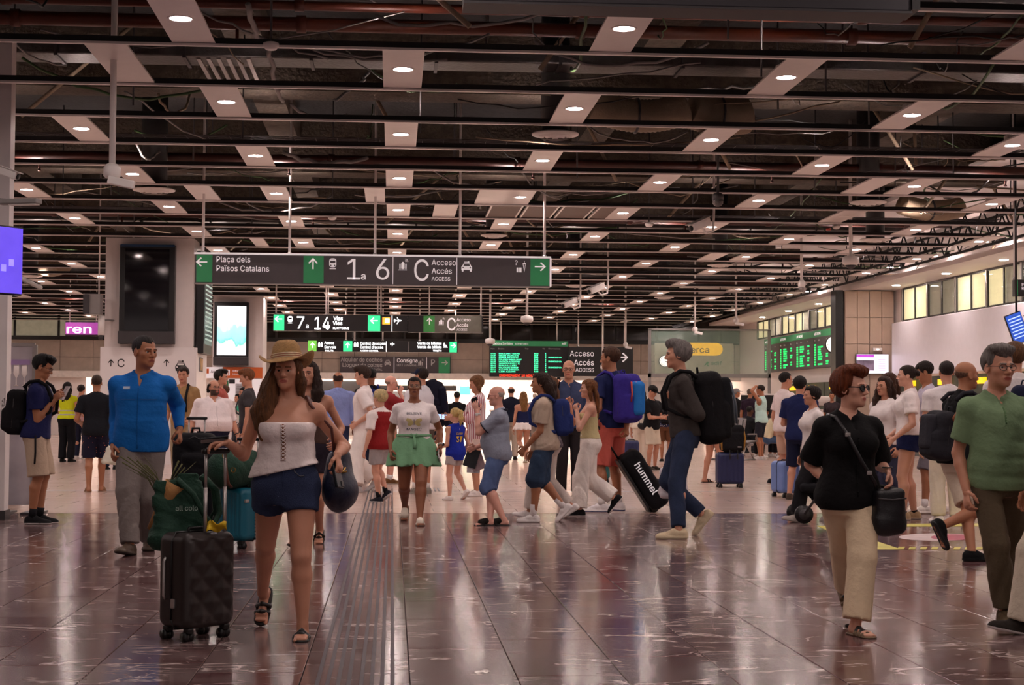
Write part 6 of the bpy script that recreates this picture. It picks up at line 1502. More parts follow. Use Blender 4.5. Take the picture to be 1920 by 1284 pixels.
person('white_lad', 'young man all in white with wide white trousers walking left', (664, 680), foot=(682, 921), face=277, skin='fair', head=(0, 8), lean=2, feet=(('a', 703, 901, .05, -35, 3), ('g', 668, 924, -3)), hR=((.10, .05, .54), None, None, .6), hL=((-.125, .04, .53), None, None, .6), shirt=dict(col='#f4eae8', off=.026, fl=.03, hem=-.065, slv=.72, so=.036), legs=dict(col='#f0e6e0', off=(.02, .05, .07), len=1.93, amp=.008), shoes=SN('#b9b4b4', '#e8e2e0'), hair=dict(kind='short', col='#3a281f', th=.022, quiff=True, line=.055))
person('navy_pack', 'dark-haired man with navy backpack seen from behind', (693, 691), foot=(694, 901), face=0, skin='brown', shirt=dict(col='#17171d', slv=.6), legs=dict(col='#262c44', off=(.012, .03, .035)), shoes=SN('#23232a'), hair=dict(kind='short', col='#100c0b', th=.008))
person('boy', 'blond boy in red and white football shirt walking away', (711, 735), foot=(712, 942), face=318, skin='fair', hs=1.16, hL=((-.18, .0, .48), None, None, .4), hR=((.16, .02, .48), None, None, .4), feet=(('a', 724, 932, .05, -35, -18), ('g', 710, 942, 0)),
       shirt=dict(col='#8e1f22', off=.022, fl=.03, hem=-.05, slv=.8, so=.036, name='football_shirt', mats=[cloth('#f0e4e2')], fn=lambda C, mi: np.where((np.abs(C[:, 0]) > .085 + .35 * np.maximum(.24 - C[:, 2], 0)) | (C[:, 2] > .292), 1, mi)), legs=dict(col='#a9a3a4', len=.72, off=(.016, .026, .03), name='shorts'), shoes=SN('#23232c', '#d8d2d0'), sock=('#121216', .055), hair=dict(kind='short', col='#d9c08c', th=.020, nape=-.07, line=.05))
person('red_bald', 'bald man with glasses in dark red shirt, hand over his mouth', (738, 705), foot=(730, 907), face=82, skin='pink', hR=((.03, .085, .845), (-.2, .4, .9), (.9, .3, .3), .5), hL=((-.10, .12, .60), None, None, .5), eR=(.5, .3, -1), shirt=dict(col='#8f2a30', off=.02, slv=.68, so=.03), legs=dict(col='#aaa29c', len=.95, off=(.014, .02, .03), name='shorts'), shoes=SN('#6b4a2c', '#d8d0c8'), sock=('#e8e2e0', .04), hair=dict(kind='bald', col='#b59a8a', th=.0015), glasses=dict(col='#2a2220'))
T_ = person('green', 'woman with glasses in white butterfly T-shirt and flared green shorts', (777, 697), foot=(775, 980), face=181, skin='brown', fem=True, near=True, g=1.24, head=(0, -6), feet=(('a', 759, 958, .35, -45, 5), ('g', 787, 984, -4)), hR=(('p', 733, 845, -.05), None, None, .55), hL=(('p', 826, 838, .0), None, None, .5),
       shirt=dict(col='#f4eae9', off=.012, fl=.0, hem=.05, slv=.55, so=.016, amp=.003), skirt=dict(col='#7cae86', z=(.085, -.115), flare=.052, split=True, bow=True, name='flared_shorts', pleats=9), shoes=dict(kind='slide', col='#e8dccb', sole='#5a3d2a'), hair=dict(kind='bun', col='#1a1210', th=.006, bun=(0, -.10, -.01), line=.062), glasses=dict(col='#b59a7a'))
person('cap', 'man in navy cap with dark jacket behind the green-shorts woman', (771, 690), foot=(790, 926), face=335, skin='light', head=(-20, 0), shirt=dict(col='#e6e4ea', off=.02, slv=.6), legs=dict(col='#6b6258', len=.95, name='shorts'), shoes=SN('#8a857c', '#d0c8c0'), sock=('#e6e0dc', .05), hair=dict(kind='short', col='#2a2018'))
person('girl', 'small girl with blond ponytail in blue basketball vest numbered 37', (846, 768), foot=(853, 937), face=322, skin='fair', fem=False, hs=1.2, feet=(('a', 873, 928, .05, -40, 0), ('g', 843, 938, 0)), hL=(('p', 829, 838, .05), None, None, .3), hR=((.17, .05, .50), None, None, .4),
       shirt=dict(col='#1d2f9f', off=.016, fl=.02, hem=-.09, slv=0, tank=True, name='basketball_vest'), legs=dict(col='#b3aaa8', len=.55, off=(.014, .022, .03), name='shorts'), shoes=SN('#f0e8e4', '#e6dedb'), hair=dict(kind='short', col='#d9b878', th=.008, locks=[([(0, -.10, .075), (0, -.15, .05), (.0, -.165, -.05), (0, -.14, -.16)], [.024, .036, .038, .012])]))
person('striped', 'woman with brown bob in pink striped shirt holding a phone', (893, 706), foot=(894, 930), face=268, skin='light', fem=True, head=(0, 16), hR=((.06, .24, .66), None, None, .6), hL=((-.10, .22, .65), None, None, .6), shirt=dict(col='#efe2e2/#b56a74/38/Y', mat='stripe', off=.026, fl=.03, hem=-.09, slv=1.2, so=.03, nk='collar'), legs=dict(col='#ecd6cc', len=.55, off=(.014, .022, .03), name='shorts'), shoes=SN('#ece4e0', '#e6dedb'), hair=dict(kind='full', col='#7a5232', nape=-.10, locks=[([(s * .07, -.02, .03), (s * .08, -.02, -.06), (s * .07, -.02, -.11)], [.03, .034, .02]) for s in (1, -1)]))
person('phone_polo', 'bald man in grey polo and denim shorts on the phone', (913, 712), foot=(932, 982), face=273, skin='pink', near=True, g=1.15, b=.8, head=(0, 4), feet=(('g', 919, 985, -12), ('g', 944, 985, 4)), hL=(('p', 895, 772, -.06), (.15, .32, 1), (-1, .35, .1), .35), hR=(('p', 893, 838, .22), None, None, .7), eL=(-.2, .15, -1),
       shirt=dict(col='#9298a8', off=.016, fl=.014, hem=-.045, slv=.72, so=.024, nk='collar', collar=False, amp=.004, name='polo_shirt'), legs=dict(col='#5a6d98', mat='denim', len=1.12, off=(.012, .024, .05), name='denim_shorts', amp=.006), shoes=dict(kind='slide', col='#1a1512', sole='#14100e'), hair=dict(kind='bald', col='#b9aca2', th=.002, nape=-.05), glasses=dict(col='#7a2a22'))
person('far_phone', 'man in black shirt with phone before the bright far passage', (856, 735), foot=(856, 858), face=8, skin='light', shirt=dict(col='#121216', slv=.7), legs=dict(col='#3a342e', len=.9, name='shorts'), shoes=SN('#23201e'), hair=dict(kind='short', col='#15100e'))
person('suit', 'balding man in dark navy jacket seen from behind', (958, 725), foot=(958, 862), face=0, skin='light', shirt=dict(col='#161a2c', off=.02, slv=2, nk='collar'), legs=dict(col='#b8a898', off=(.012, .03, .03)), shoes=SN('#1a1614', '#1a1614'), hair=dict(kind='balding', col='#2a1e18'))
person('whiteskirt', 'woman with long light hair in navy top and short white skirt', (980, 735), foot=(981, 868), face=-5, skin='light', fem=True, feet='liftL', shirt=dict(col='#1b2148', hem=.03, slv=0, top=.2), skirt=dict(col='#f0e6e2', z=(.05, -.06), flare=.04, name='skirt'), shoes=SN('#cfc3b0', '#b59a6a'), hair=dict(kind='long', col='#8a6238', locks=longhair(L=.36, w=.038)))
person('curly', 'long-haired man in beige T-shirt with blue backpack and denim shorts', (1012, 699), foot=(1020, 978), face=274, skin='tan', near=True, lean=4, feet=(('a', 1057, 958, .0, -45, 5), ('g', 1000, 979, -3)), hL=(('p', 986, 838, -.1), None, None, .5), hR=((.14, .08, .47), None, None, .5),
       shirt=dict(col='#bfab98', off=.026, fl=.03, hem=-.05, slv=.72, so=.036), legs=dict(col='#34465f', mat='denim', len=1.06, off=(.018, .05, .05), rhem=.06, name='denim_shorts', amp=.008), shoes=SN('#e9e2df', '#ece6e2'), sock=('#ece4e2', .075),
       hair=dict(kind='full', col='#33211a', th=.014, locks=[([(s * .05, -.06, .05), (s * .065, -.10, -.04), (s * .05, -.13, -.12), (s * .03, -.16, -.19)], [.05, .056, .05, .03]) for s in (1, -1)] + [([(0, -.08, .05), (0, -.14, -.03), (0, -.17, -.14)], [.05, .06, .035])]), )
person('behind_curly', 'woman in pale trousers walking just behind the blue backpack', (1046, 702), foot=(1030, 972), face=277, skin='light', fem=True, feet='walkL', shirt=dict(col='#5a5058/#d0c4c0/30/.2', mat='print', slv=.6), legs=dict(col='#d6c8bf', len=1.9, off=(.012, .03, .04)), shoes=SN('#e6dedb'), hair=dict(kind='long', col='#6a452c', locks=longhair(L=.2, wav=.014)))
person('dark_phone', 'bald man with glasses in dark blue shirt on the phone', (1068, 676), foot=(1066, 932), face=178, skin='light', near=True, head=(14, 0), hR=(('p', 1042, 728, -.1), (-.1, .1, 1), (.9, .5, 0), .6), hL=((-.14, .05, .48), None, None, .5), eR=(.7, .3, -1), shirt=dict(col='#3e4868', off=.018, hem=-.03, slv=1.9, so=.022, nk='v'), legs=dict(col='#241f22', off=(.012, .024, .028)), shoes=SN('#2a2422', '#c9c0b8'), hair=dict(kind='bald', col='#8a6a58', th=.0012), glasses=dict(col='#141012'))
person('yellow', 'girl with long brown hair in yellow top and wide white trousers', (1096, 710), foot=(1105, 966), face=274, skin='fair', fem=True, near=True, feet=(('a', 1152, 934, .0, -50, 4), ('g', 1086, 968, -3)), hL=(('p', 1082, 772, -.08), (.3, .3, .9), (-.6, .6, .2), .8), hR=((.05, .14, .80), (-.1, .4, .9), None, .7), eL=(-.3, .6, -1),
       shirt=dict(col='#cdbf90', off=.012, hem=.04, slv=0, top=.225, name='top'), legs=dict(col='#efe5dd', off=(.014, .045, .06), len=1.93, waist=.075, amp=.008), shoes=SN('#151417', '#e6dedb'), hair=dict(kind='long', col='#7a4c2a', locks=longhair(L=.36, w=.042, wav=.018)))
person('coral', 'tall man in coral shorts with purple and blue backpack', (1139, 651), foot=(1146, 958), face=322, skin='tan', near=True, head=(-25, 2), feet=(('g', 1122, 960, -20), ('g', 1162, 952, 20)) if False else (('g', 1160, 957, 0), ('g', 1128, 960, -40)), hL=((-.16, .06, .53), None, None, .6), hR=(('p', 1176, 832, -.30), None, None, .7),
       shirt=dict(col='#1d2450', off=.018, hem=-.02, slv=.66, so=.028), legs=dict(col='#c65f54', len=1.0, off=(.014, .024, .03), rhem=.05, name='shorts', amp=.007), shoes=SN('#e6e2e4', '#3c4d8a'), sock=('#d8d2d0', .045), hair=dict(kind='short', col='#4a2e1e', th=.014))
person('cream', 'woman with long dark hair in cream outfit with black shoulder bag', (1203, 731), foot=(1203, 880), face=22, skin='light', fem=True, shirt=dict(col='#ecdfce', off=.022, hem=-.02, slv=1.6, so=.026), legs=dict(col='#ecdfce', off=(.014, .04, .055)), shoes=SN('#e6dedb'), hair=dict(kind='long', col='#1f1412', locks=longhair(L=.30, w=.05, wav=.01)))
person('black_tee', 'young man in black T-shirt and cream shorts looking at his phone', (1224, 724), foot=(1222, 882), face=140, skin='light', head=(-8, 30), hR=((.06, .20, .63), None, None, .6), hL=((-.05, .2, .63), None, None, .6), shirt=dict(col='#141418', off=.022, hem=-.05, slv=.7, so=.03), legs=dict(col='#e0d2bc', len=.9, off=(.014, .024, .03), name='shorts'), shoes=SN('#3a342e'), hair=dict(kind='short', col='#0f0c0c', th=.018, line=.055))
person('printtop', 'person in white and navy patterned shirt behind the grey-haired man', (1246, 738), foot=(1248, 866), face=10, skin='tan', shirt=dict(col='#2a3050/#e6dcd8/26/.28', mat='print', slv=.7), legs=dict(col='#6b4630', len=.9, name='shorts'), shoes=SN('#2a2420'), hair=dict(kind='short', col='#2a1a12'))
person('grey', 'grey-haired man in charcoal shirt and jeans with huge black backpack', (1262, 632), foot=(1283, 1004), face=274, skin='light', near=True, lean=5, feet=(('a', 1316, 968, .05, -50, 3), ('g', 1272, 1010, -3)), hL=(('p', 1266, 752, -.12), (.2, .6, .8), (-.7, .4, .5), .9), hR=(('p', 1272, 746, .2), (-.2, .6, .8), (.7, .4, .5), .9), eL=(-.5, -.7, -.6),
       shirt=dict(col='#3b3533', off=.018, hem=-.01, slv=1.85, so=.024, nk='collar', amp=.006), legs=dict(col='#2d3852', mat='denim', off=(.012, .022, .028), len=1.95, amp=.007), shoes=SN('#cdbb9c', '#d6c6aa', hi=-.006), hair=dict(kind='full', col='#7d7673', th=.02, nape=-.075, quiff=True), glasses=None)
person('stripes', 'person in blue and white striped top and black sandals behind the grey-haired man', (1318, 716), foot=(1336, 905), face=70, skin='light', fem=True, hR=((.18, .06, .50), None, None, .5), feet='stagger', shirt=dict(col='#e6e2e6/#2a3f8a/30/Z', mat='stripe', off=.02, hem=-.02, slv=1.4, so=.03), legs=dict(col='#171b33', len=.55, off=(.014, .022, .03), name='shorts'), shoes=dict(kind='sandal', col='#17130f', sole='#17130f'), hair=dict(kind='bun', col='#2a1c14'))
# --- right-hand group
person('whitetee', 'man in pale T-shirt and beige shorts striding behind the navy T-shirt', (1494, 697), foot=(1472, 914), face=75, skin='light', feet=(('g', 1492, 914, 0), ('g', 1449, 913, 0, -14)), hR=((.12, .14, .60), None, None, .5), shirt=dict(col='#ecdcda', off=.022, fl=.024, hem=-.04, slv=.7, so=.03), legs=dict(col='#cdab96', len=.92, off=(.016, .028, .03), name='shorts'), shoes=SN('#1d1c20', '#e6dedb'), sock=('#e8e0de', .045), hair=dict(kind='short', col='#17110f', th=.008), glasses=dict(col='#141012'))
person('navytee', 'dark-haired man in navy T-shirt and navy shorts seen from behind', (1517, 704), foot=(1500, 936), face=28, skin='light', feet=(('g', 1528, 938, 0), ('g', 1480, 936, 0)), hL=((-.10, .18, .62), None, None, .5), hR=((.10, .18, .62), None, None, .5), shirt=dict(col='#1b2450', off=.022, fl=.024, hem=-.04, slv=.68, so=.03), legs=dict(col='#161b36', len=1.0, off=(.016, .026, .03), name='shorts'), shoes=SN('#4e4238', '#3e342c'), hair=dict(kind='short', col='#17110f', th=.022))
person('tank', 'man in pale mint tank top holding both hands on his head', (1427, 722), H=1.78, face=300, skin='tan', hR=((.05, .03, .985), (-1, .1, .1), (0, 0, 1), .3), hL=((-.05, .06, .985), (1, .1, .1), (0, 0, 1), .3), eR=(1, .2, -.2), eL=(-1, .2, -.2), shirt=dict(col='#bfe0d8', off=.018, hem=-.04, slv=0, tank=True, name='tank_top'), legs=dict(col='#2a2a34', len=.9, name='shorts'), shoes=SN('#d0c8c4'), hair=dict(kind='short', col='#1f1612', th=.005))
person('maroon', 'man in dark maroon top left of the mint tank top', (1406, 729), H=1.75, face=40, skin='tan', shirt=dict(col='#2a1a2a', slv=.7), legs=dict(col='#1c1c24'), shoes=SN('#2a2a2a'), hair=dict(kind='short', col='#6a5a50', th=.003))
person('strapback', 'dark-haired person in white top with dark strap near the benches', (1398, 742), H=1.66, face=20, skin='light', fem=True, shirt=dict(col='#eee6e4', slv=.7), legs=dict(col='#2a2a34'), shoes=SN('#d0c8c4'), hair=dict(kind='full', col='#120d0c'))
person('greycap', 'person in grey cap and black jacket by the benches', (1380, 729), H=1.76, face=80, skin='tan', shirt=dict(col='#101012', off=.03, slv=2, so=.03), legs=dict(col='#101014'), shoes=SN('#1a1a1a'), hair=dict(kind='short', col='#8f8c8c', th=.014))
SEATF = ((.06, .23, 0, 0, 6), (-.06, .23, 0, 0, -6))
person('sit1', 'seated dark-skinned man in black top on the far side of the bench', (1402, 770), foot=(1399, 849), H=1.70, face=60, skin='dark', hipz=.28, lean=14, feet=SEATF, hR=((.06, .22, .40), None, None, .5), hL=((-.06, .22, .40), None, None, .5), shirt=dict(col='#121318', slv=.7), legs=dict(col='#15151a', len=1.95), shoes=SN('#1a1a1a'), hair=dict(kind='short', col='#0f0c0b', th=.004)) if False else None
person('bun', 'young woman with dark bun in white T-shirt and navy shorts', (1699, 686), foot=(1704, 974), face=284, skin='fair', fem=True, near=True, g=1.1, feet=(('g', 1714, 973, -6), ('g', 1694, 975, 0)), hL=((-.15, .10, .53), None, None, .5), hR=((.14, .12, .53), None, None, .5), shirt=dict(col='#f2e8e6', off=.022, fl=.012, hem=.02, slv=.62, so=.034), legs=dict(col='#1a2250', mat='denim', len=.30, off=(.014, .018, .02), rhem=.062, name='shorts', waist=.10), shoes=SN('#b59a78', '#e6d8c8'), sock=('#1a181a', .012), hair=dict(kind='bun', col='#2a1a14', th=.006, bun=(0, -.125, .03)))
person('longa', 'woman with long dark hair in white T-shirt behind the lady in black', (1652, 702), foot=(1660, 962), face=240, skin='light', fem=True, feet='walkR', shirt=dict(col='#f0e6e4', slv=.6, off=.02), legs=dict(col='#3c3f55', off=(.012, .02, .025)), shoes=SN('#ece4e0', '#e6dedb'), hair=dict(kind='long', col='#3a241a', locks=longhair(L=.30, side=1)))
person('longb', 'brown-haired woman hidden behind the long-haired one in white', (1668, 700), H=1.70, face=235, skin='light', fem=True, shirt=dict(col='#d8cccc', slv=.6), legs=dict(col='#2c2f45'), shoes=SN('#ece4e0'), hair=dict(kind='long', col='#4a2e20', locks=longhair(L=.26)))
person('bowed', 'man with lowered head in lilac T-shirt and grey shorts', (1728, 677), foot=(1748, 961), face=276, skin='tan', near=True, head=(10, 22), lean=7, feet=(('g', 1766, 961, 4), ('g', 1734, 963, -6)), hL=((-.11, .20, .60), None, None, .5), hR=((.11, .2, .60), None, None, .5), shirt=dict(col='#c2bacb', off=.024, fl=.02, hem=-.03, slv=.66, so=.03), legs=dict(col='#77717a', len=1.0, off=(.016, .026, .03), name='shorts'), shoes=SN('#e6dcd4', '#cdbfae'), sock=('#e8e0de', .05), hair=dict(kind='short', col='#231813', th=.014))
person('whiteback', 'short-haired man in white top seen from behind against the white board', (1775, 678), H=1.76, face=5, skin='light', shirt=dict(col='#ece4e4', slv=.6, off=.02), legs=dict(col='#e0d4c4', off=(.012, .03, .04)), shoes=SN('#ece4e0'), hair=dict(kind='short', col='#231a16', th=.006))
person('blackt', 'bald man in black T-shirt and beige shorts with dark backpack striding right', (1832, 655), foot=(1800, 1045), face=78, skin='tan', near=True, lean=6, feet=(('a', 1768, 985, -.25, -62, 0), ('g', 1822, 1052, 0)), hR=(('p', 1790, 786, -.2), (.0, 1, .1), (1, 0, .4), .6), hL=((-.12, .2, .62), None, None, .5), eR=(.8, -1, -.1),
       shirt=dict(col='#101013', off=.022, fl=.02, hem=-.03, slv=.70, so=.032), legs=dict(col='#cfbda8', len=.95, off=(.016, .03, .03), name='shorts'), shoes=SN('#111113', '#131315'), hair=dict(kind='bald', col='#7a5a48', th=.0012))
person('edge', 'fair-haired man in white T-shirt with navy strap at the right edge', (1908, 640), foot=(1906, 1032), face=12, skin='light', near=True, feet=(('g', 1921, 1036, 0), ('g', 1893, 1030, 0)), shirt=dict(col='#eee4e2', off=.022, slv=.64, so=.03), legs=dict(col='#d8cfc8', len=.9, off=(.014, .024, .03), name='shorts'), shoes=SN('#3c6aa8', '#d8c23a'), sock=('#ece4e2', .05), hair=dict(kind='short', col='#6b4a30', th=.022))
person('edgefront', 'person in dark navy T-shirt and cream trousers cut by the right edge', (1990, 640), foot=(1978, 1185), face=268, skin='tan', feet='walkL', shirt=dict(col='#14161f', off=.024, slv=.7, so=.034), legs=dict(col='#d3c6b2', off=(.014, .035, .045)), shoes=SN('#2a2420'), hair=dict(kind='short', col='#2a1c14'))
person('stripedleg', 'person in black trousers and grey shoes behind the lady in black', (1532, 720), foot=(1524, 978), face=262, skin='light', fem=True, feet='walkL', shirt=dict(col='#e9dfdc', slv=.6), legs=dict(col='#1b1a1e', off=(.012, .03, .045), len=1.9), shoes=SN('#b9aea6', '#d8cfc8'), hair=dict(kind='full', col='#1c1411'))
# a few travellers far down the hall
for q_, (px_, py_, c_, l_, hc_, lb_) in enumerate(((1003, 738, '#8a8f9c', '#2a2c3a', '#c9b8a8', 'grey-haired traveller far behind the white skirt'), (942, 742, '#3a3f55', '#22222a', '#3a2a20', 'traveller in slate top far down the bright passage'), (820, 738, '#24468c', '#22222a', '#4a3020', 'traveller in cobalt top behind the girl in the blue vest'), (1350, 735, '#b58a8a', '#3a3438', '#2a1c14', 'traveller in dusty pink top behind the huge backpack'), (1462, 735, '#1a1a20', '#1a1a20', '#17110f', 'traveller in black beside the mint tank top'), (1560, 735, '#3a3034', '#222', '#3a241a', 'traveller hidden by the lady in black'), (505, 735, '#6a5648', '#2a2430', '#2a1c14', 'traveller in brown behind the straw hat'), (230, 738, '#3a3a44', '#22222a', '#1a1412', 'traveller in grey beyond the floral shorts'))):
    l_ = l_ if len(l_) == 7 else '#222222'
    person('far%d' % q_, lb_, (px_, py_), H=1.68, face=[10, 350, 30, 190, 300, 200, 180, 20][q_], skin=['light', 'tan'][q_ % 2], fem=bool(q_ % 2), shirt=dict(col=c_, slv=.7), legs=dict(col=l_), shoes=SN('#3a3634'), hair=dict(kind='short', col=hc_, th=.012))
# ================================================================== WHAT THEY WEAR AND CARRY
PE = PEOPLE
def sdf_part(name, m, parent, lo, hi, h, fn, mi=None, M=None):
    f = Field(lo, hi, h); fn(f); V, Q = f.mesh()
    if M is not None: V = V @ M[0].T + M[1]
    return rawnp(name, V, Q, m, parent, mi=mi(V, Q) if mi else None)
# straw hat
sk = PE['hat']; hc, HR, c = sk['hcs'] * 1.14, sk['HR'], sk['hcn'] if 'hcn' in sk else sk['hc']
hatm = mat('straw', '#c79a62', .75, var=.22, scale=70, bump=.8, bscale=160, stretch=(1, 1, 3)); bandm = mat('hat_band', '#d9c3a0', .7, var=.5, scale=14); band2 = mat('rust_thread', '#8c3f24', .7)
def hatpt(r, a, z): return np.array([r * math.sin(a) * .94, r * math.cos(a) * 1.08 - .012, z])
V = []; Fc = []; n = 40
prof = [(.0, .158), (.03, .160), (.055, .152), (.076, .125), (.086, .085), (.092, .052), (.098, .046), (.118, .040), (.140, .034), (.158, .030), (.160, .026), (.139, .028), (.117, .033), (.096, .038), (.088, .046)]
HT = Ry(.10) @ Rx(.10); HOFF = np.array([0, 0, .014])
for r, z in prof:
    for k in range(n):
        a = 2 * math.pi * k / n; up = max(0, (r - .098) / .06)
        zz = z + .058 * up * (abs(math.sin(a)) ** 3) - .012 * up * max(0, math.cos(a)) - .012 * up * max(0, -math.cos(a)) - (.022 * max(0, 1 - r / .05) if r < .05 else 0)
        V.append(HR @ (HT @ hatpt(r, a, zz) * hc) + c + HOFF)
for i in range(len(prof) - 1):
    for k in range(n): k2 = (k + 1) % n; Fc.append((i * n + k, i * n + k2, (i + 1) * n + k2, (i + 1) * n + k))
ho = raw('straw_hat', V, Fc, hatm, sk['root'], smooth=True)
for (z0, z1, dr, m_, nm) in ((.050, .078, .003, bandm, 'hat_band'), (.056, .060, .005, band2, 'band_thread'), (.068, .072, .005, band2, 'band_thread')):
    mb = MB(); ring = []
    for k in range(n + 1):
        a = 2 * math.pi * k / n; ring.append((a,))
    Vb = []; Fb = []
    for z in (z0, z1):
        r = np.interp(z, [.052, .085], [.092, .086]) + dr
        for k in range(n): Vb.append(HR @ (HT @ hatpt(r, 2 * math.pi * k / n, z) * hc) + c + HOFF)
    for k in range(n): k2 = (k + 1) % n; Fb.append((k, k2, k2 + n, k + n))
    raw(nm, Vb, Fb, m_, ho, smooth=True)
# lacing down the front of the white top: skin-toned gap and crossing cords
H, tp, T = sk['H'], sk['tp'], sk['T']
zs = np.linspace(.215, .088, 11)
polys = []
on_front(sk, '', .1, .2, col='#a87258', objs=[[(-.011, (z_a - .15) * H), (.011, (z_a - .15) * H), (.011, (z_b - .15) * H), (-.011, (z_b - .15) * H)] for z_a, z_b in zip(zs[:-1], zs[1:])], name='lace_gap', vq='shirtVQ') if False else None
gap = [[(-.012, (zs[-1] - .15) * H), (.012, (zs[-1] - .15) * H), (.012, (zs[0] - .15) * H), (-.012, (zs[0] - .15) * H)]]
def strip(x0, z0, x1, z1, w_): d = nrm([x1 - x0, z1 - z0]); n_ = np.array([-d[1], d[0]]) * w_; return [(x0 + n_[0], z0 + n_[1]), (x1 + n_[0], z1 + n_[1]), (x1 - n_[0], z1 - n_[1]), (x0 - n_[0], z0 - n_[1])]
go = on_front(sk, '', .1, .15, col='#9c6a50', objs=[strip(0, (a - .15) * H, 0, (b - .15) * H, .012) for a, b in zip(zs[:-1], zs[1:])], name='lace_gap')
mb = MB(); from mathutils.bvhtree import BVHTree
Vq, Qq = sk['shirtVQ']; bv = BVHTree.FromPolygons([tuple(v) for v in Vq], [tuple(map(int, q)) for q in Qq])
def onshirt(x, z, lift=.006):
    p = Vector(tp(0, 0, z) + T @ np.array([x, .5, 0])); h_ = bv.ray_cast(p, Vector(T @ np.array([0, -1, 0])))
    return h_[0] + Vector((0, lift, 0)) if h_[0] is not None else p - Vector((0, .38, 0))
for a, b in zip(zs[:-1], zs[1:]):
    for s_ in (1, -1): mb.tube([onshirt(s_ * .014, a), onshirt(0, (a + b) / 2, .009), onshirt(-s_ * .014, b)], .0028, 5)
mb.build('lace_cord', cloth('#f3e6e4'), sk['shirt'])
mb = MB().tube([onshirt(-.02, .217), onshirt(.02, .217)], .001, 4)
nk = [tp(.036 * math.sin(t), -.012 + .05 * math.cos(t) + .012 * max(0, math.cos(t)), .305 - .045 * max(0, math.cos(t)) ** 2) for t in np.linspace(-1.5, 1.5, 13)]
tube('necklace', nk, .0016, mat('thin_chain', '#3a2a22', .4), sk['root'], 5)
# fly, pockets of the denim shorts
Vl, Ql = sk['legsVQ']; bl_ = BVHTree.FromPolygons([tuple(v) for v in Vl], [tuple(map(int, q)) for q in Ql])
def onlegs(x, z, lift=.003):
    p = Vector(tp(0, 0, z) + T @ np.array([x, .5, 0])); h_ = bl_.ray_cast(p, Vector(T @ np.array([0, -1, 0]))); return (h_[0] + Vector((0, lift, 0))) if h_[0] is not None else p
tube('fly_seam', [onlegs(0, z) for z in (.075, .05, .025, 0)], .003, cloth('#3a456a', 'denim'), sk['legs'], 5)
for s_ in (1, -1): tube('pocket_seam', [onlegs(s_ * x, z) for x, z in ((.05, .075), (.06, .05), (.085, .035), (.11, .035))], .003, cloth('#6a6a72', 'denim'), sk['legs'], 5)
# navy shoulder bag with brown straps
def wl(sk, p): return sk['world'](np.asarray(p, float))
o = tmat(sk, 'shoulder_bag', 'large navy shoulder bag with brown straps on the straw-hatted woman', 'bag')
cb = tp(-.175, -.075, .03)
def f_(f):
    f.ell(cb, np.array([.050, .075, .12]) * H, 0); f.ell(cb + np.array([-.01 * H, 0, -.055 * H]), np.array([.062, .10, .068]) * H, .05); f.clip(cb + np.array([0, 0, .085 * H]), (0, 0, 1)); f.folds(.006, 4, .11)
sdf_part('bag_body', mat('navy_leather', '#171c33', .45, var=.15, bump=.2), o, cb - .25, cb + .25, .010, f_)
for dy in (.0, -.022): tube('strap', [cb + np.array([.02, .05 + dy, .085 * H]), tp(-.155, -.02 + dy, .20), tp(-.085, .035 + dy, .285), tp(-.068, .0 + dy, .312), tp(-.085, -.06 + dy, .28), tp(-.16, -.09 + dy, .2), cb + np.array([.02, -.05 + dy, .085 * H])], .009, cloth('#5a2f28', 'leather'), o, 7)
MB().tube([cb + np.array([-.05, .10, .05]), cb + np.array([-.03, .12, .02]), cb + np.array([-.06, .12, .03])], .006, 6).build('buckle', mat('brass', '#b08a4a', .3, metal=.9), o)
phone_in(sk, 'L', 'black phone case carried low by the straw-hatted woman', '#1a1f24', size=(.085, .165, .016))
phone_in(sk, 'R', 'phone held over the suitcase handle by the straw-hatted woman', '#23252c', off=(0, .07, .028))
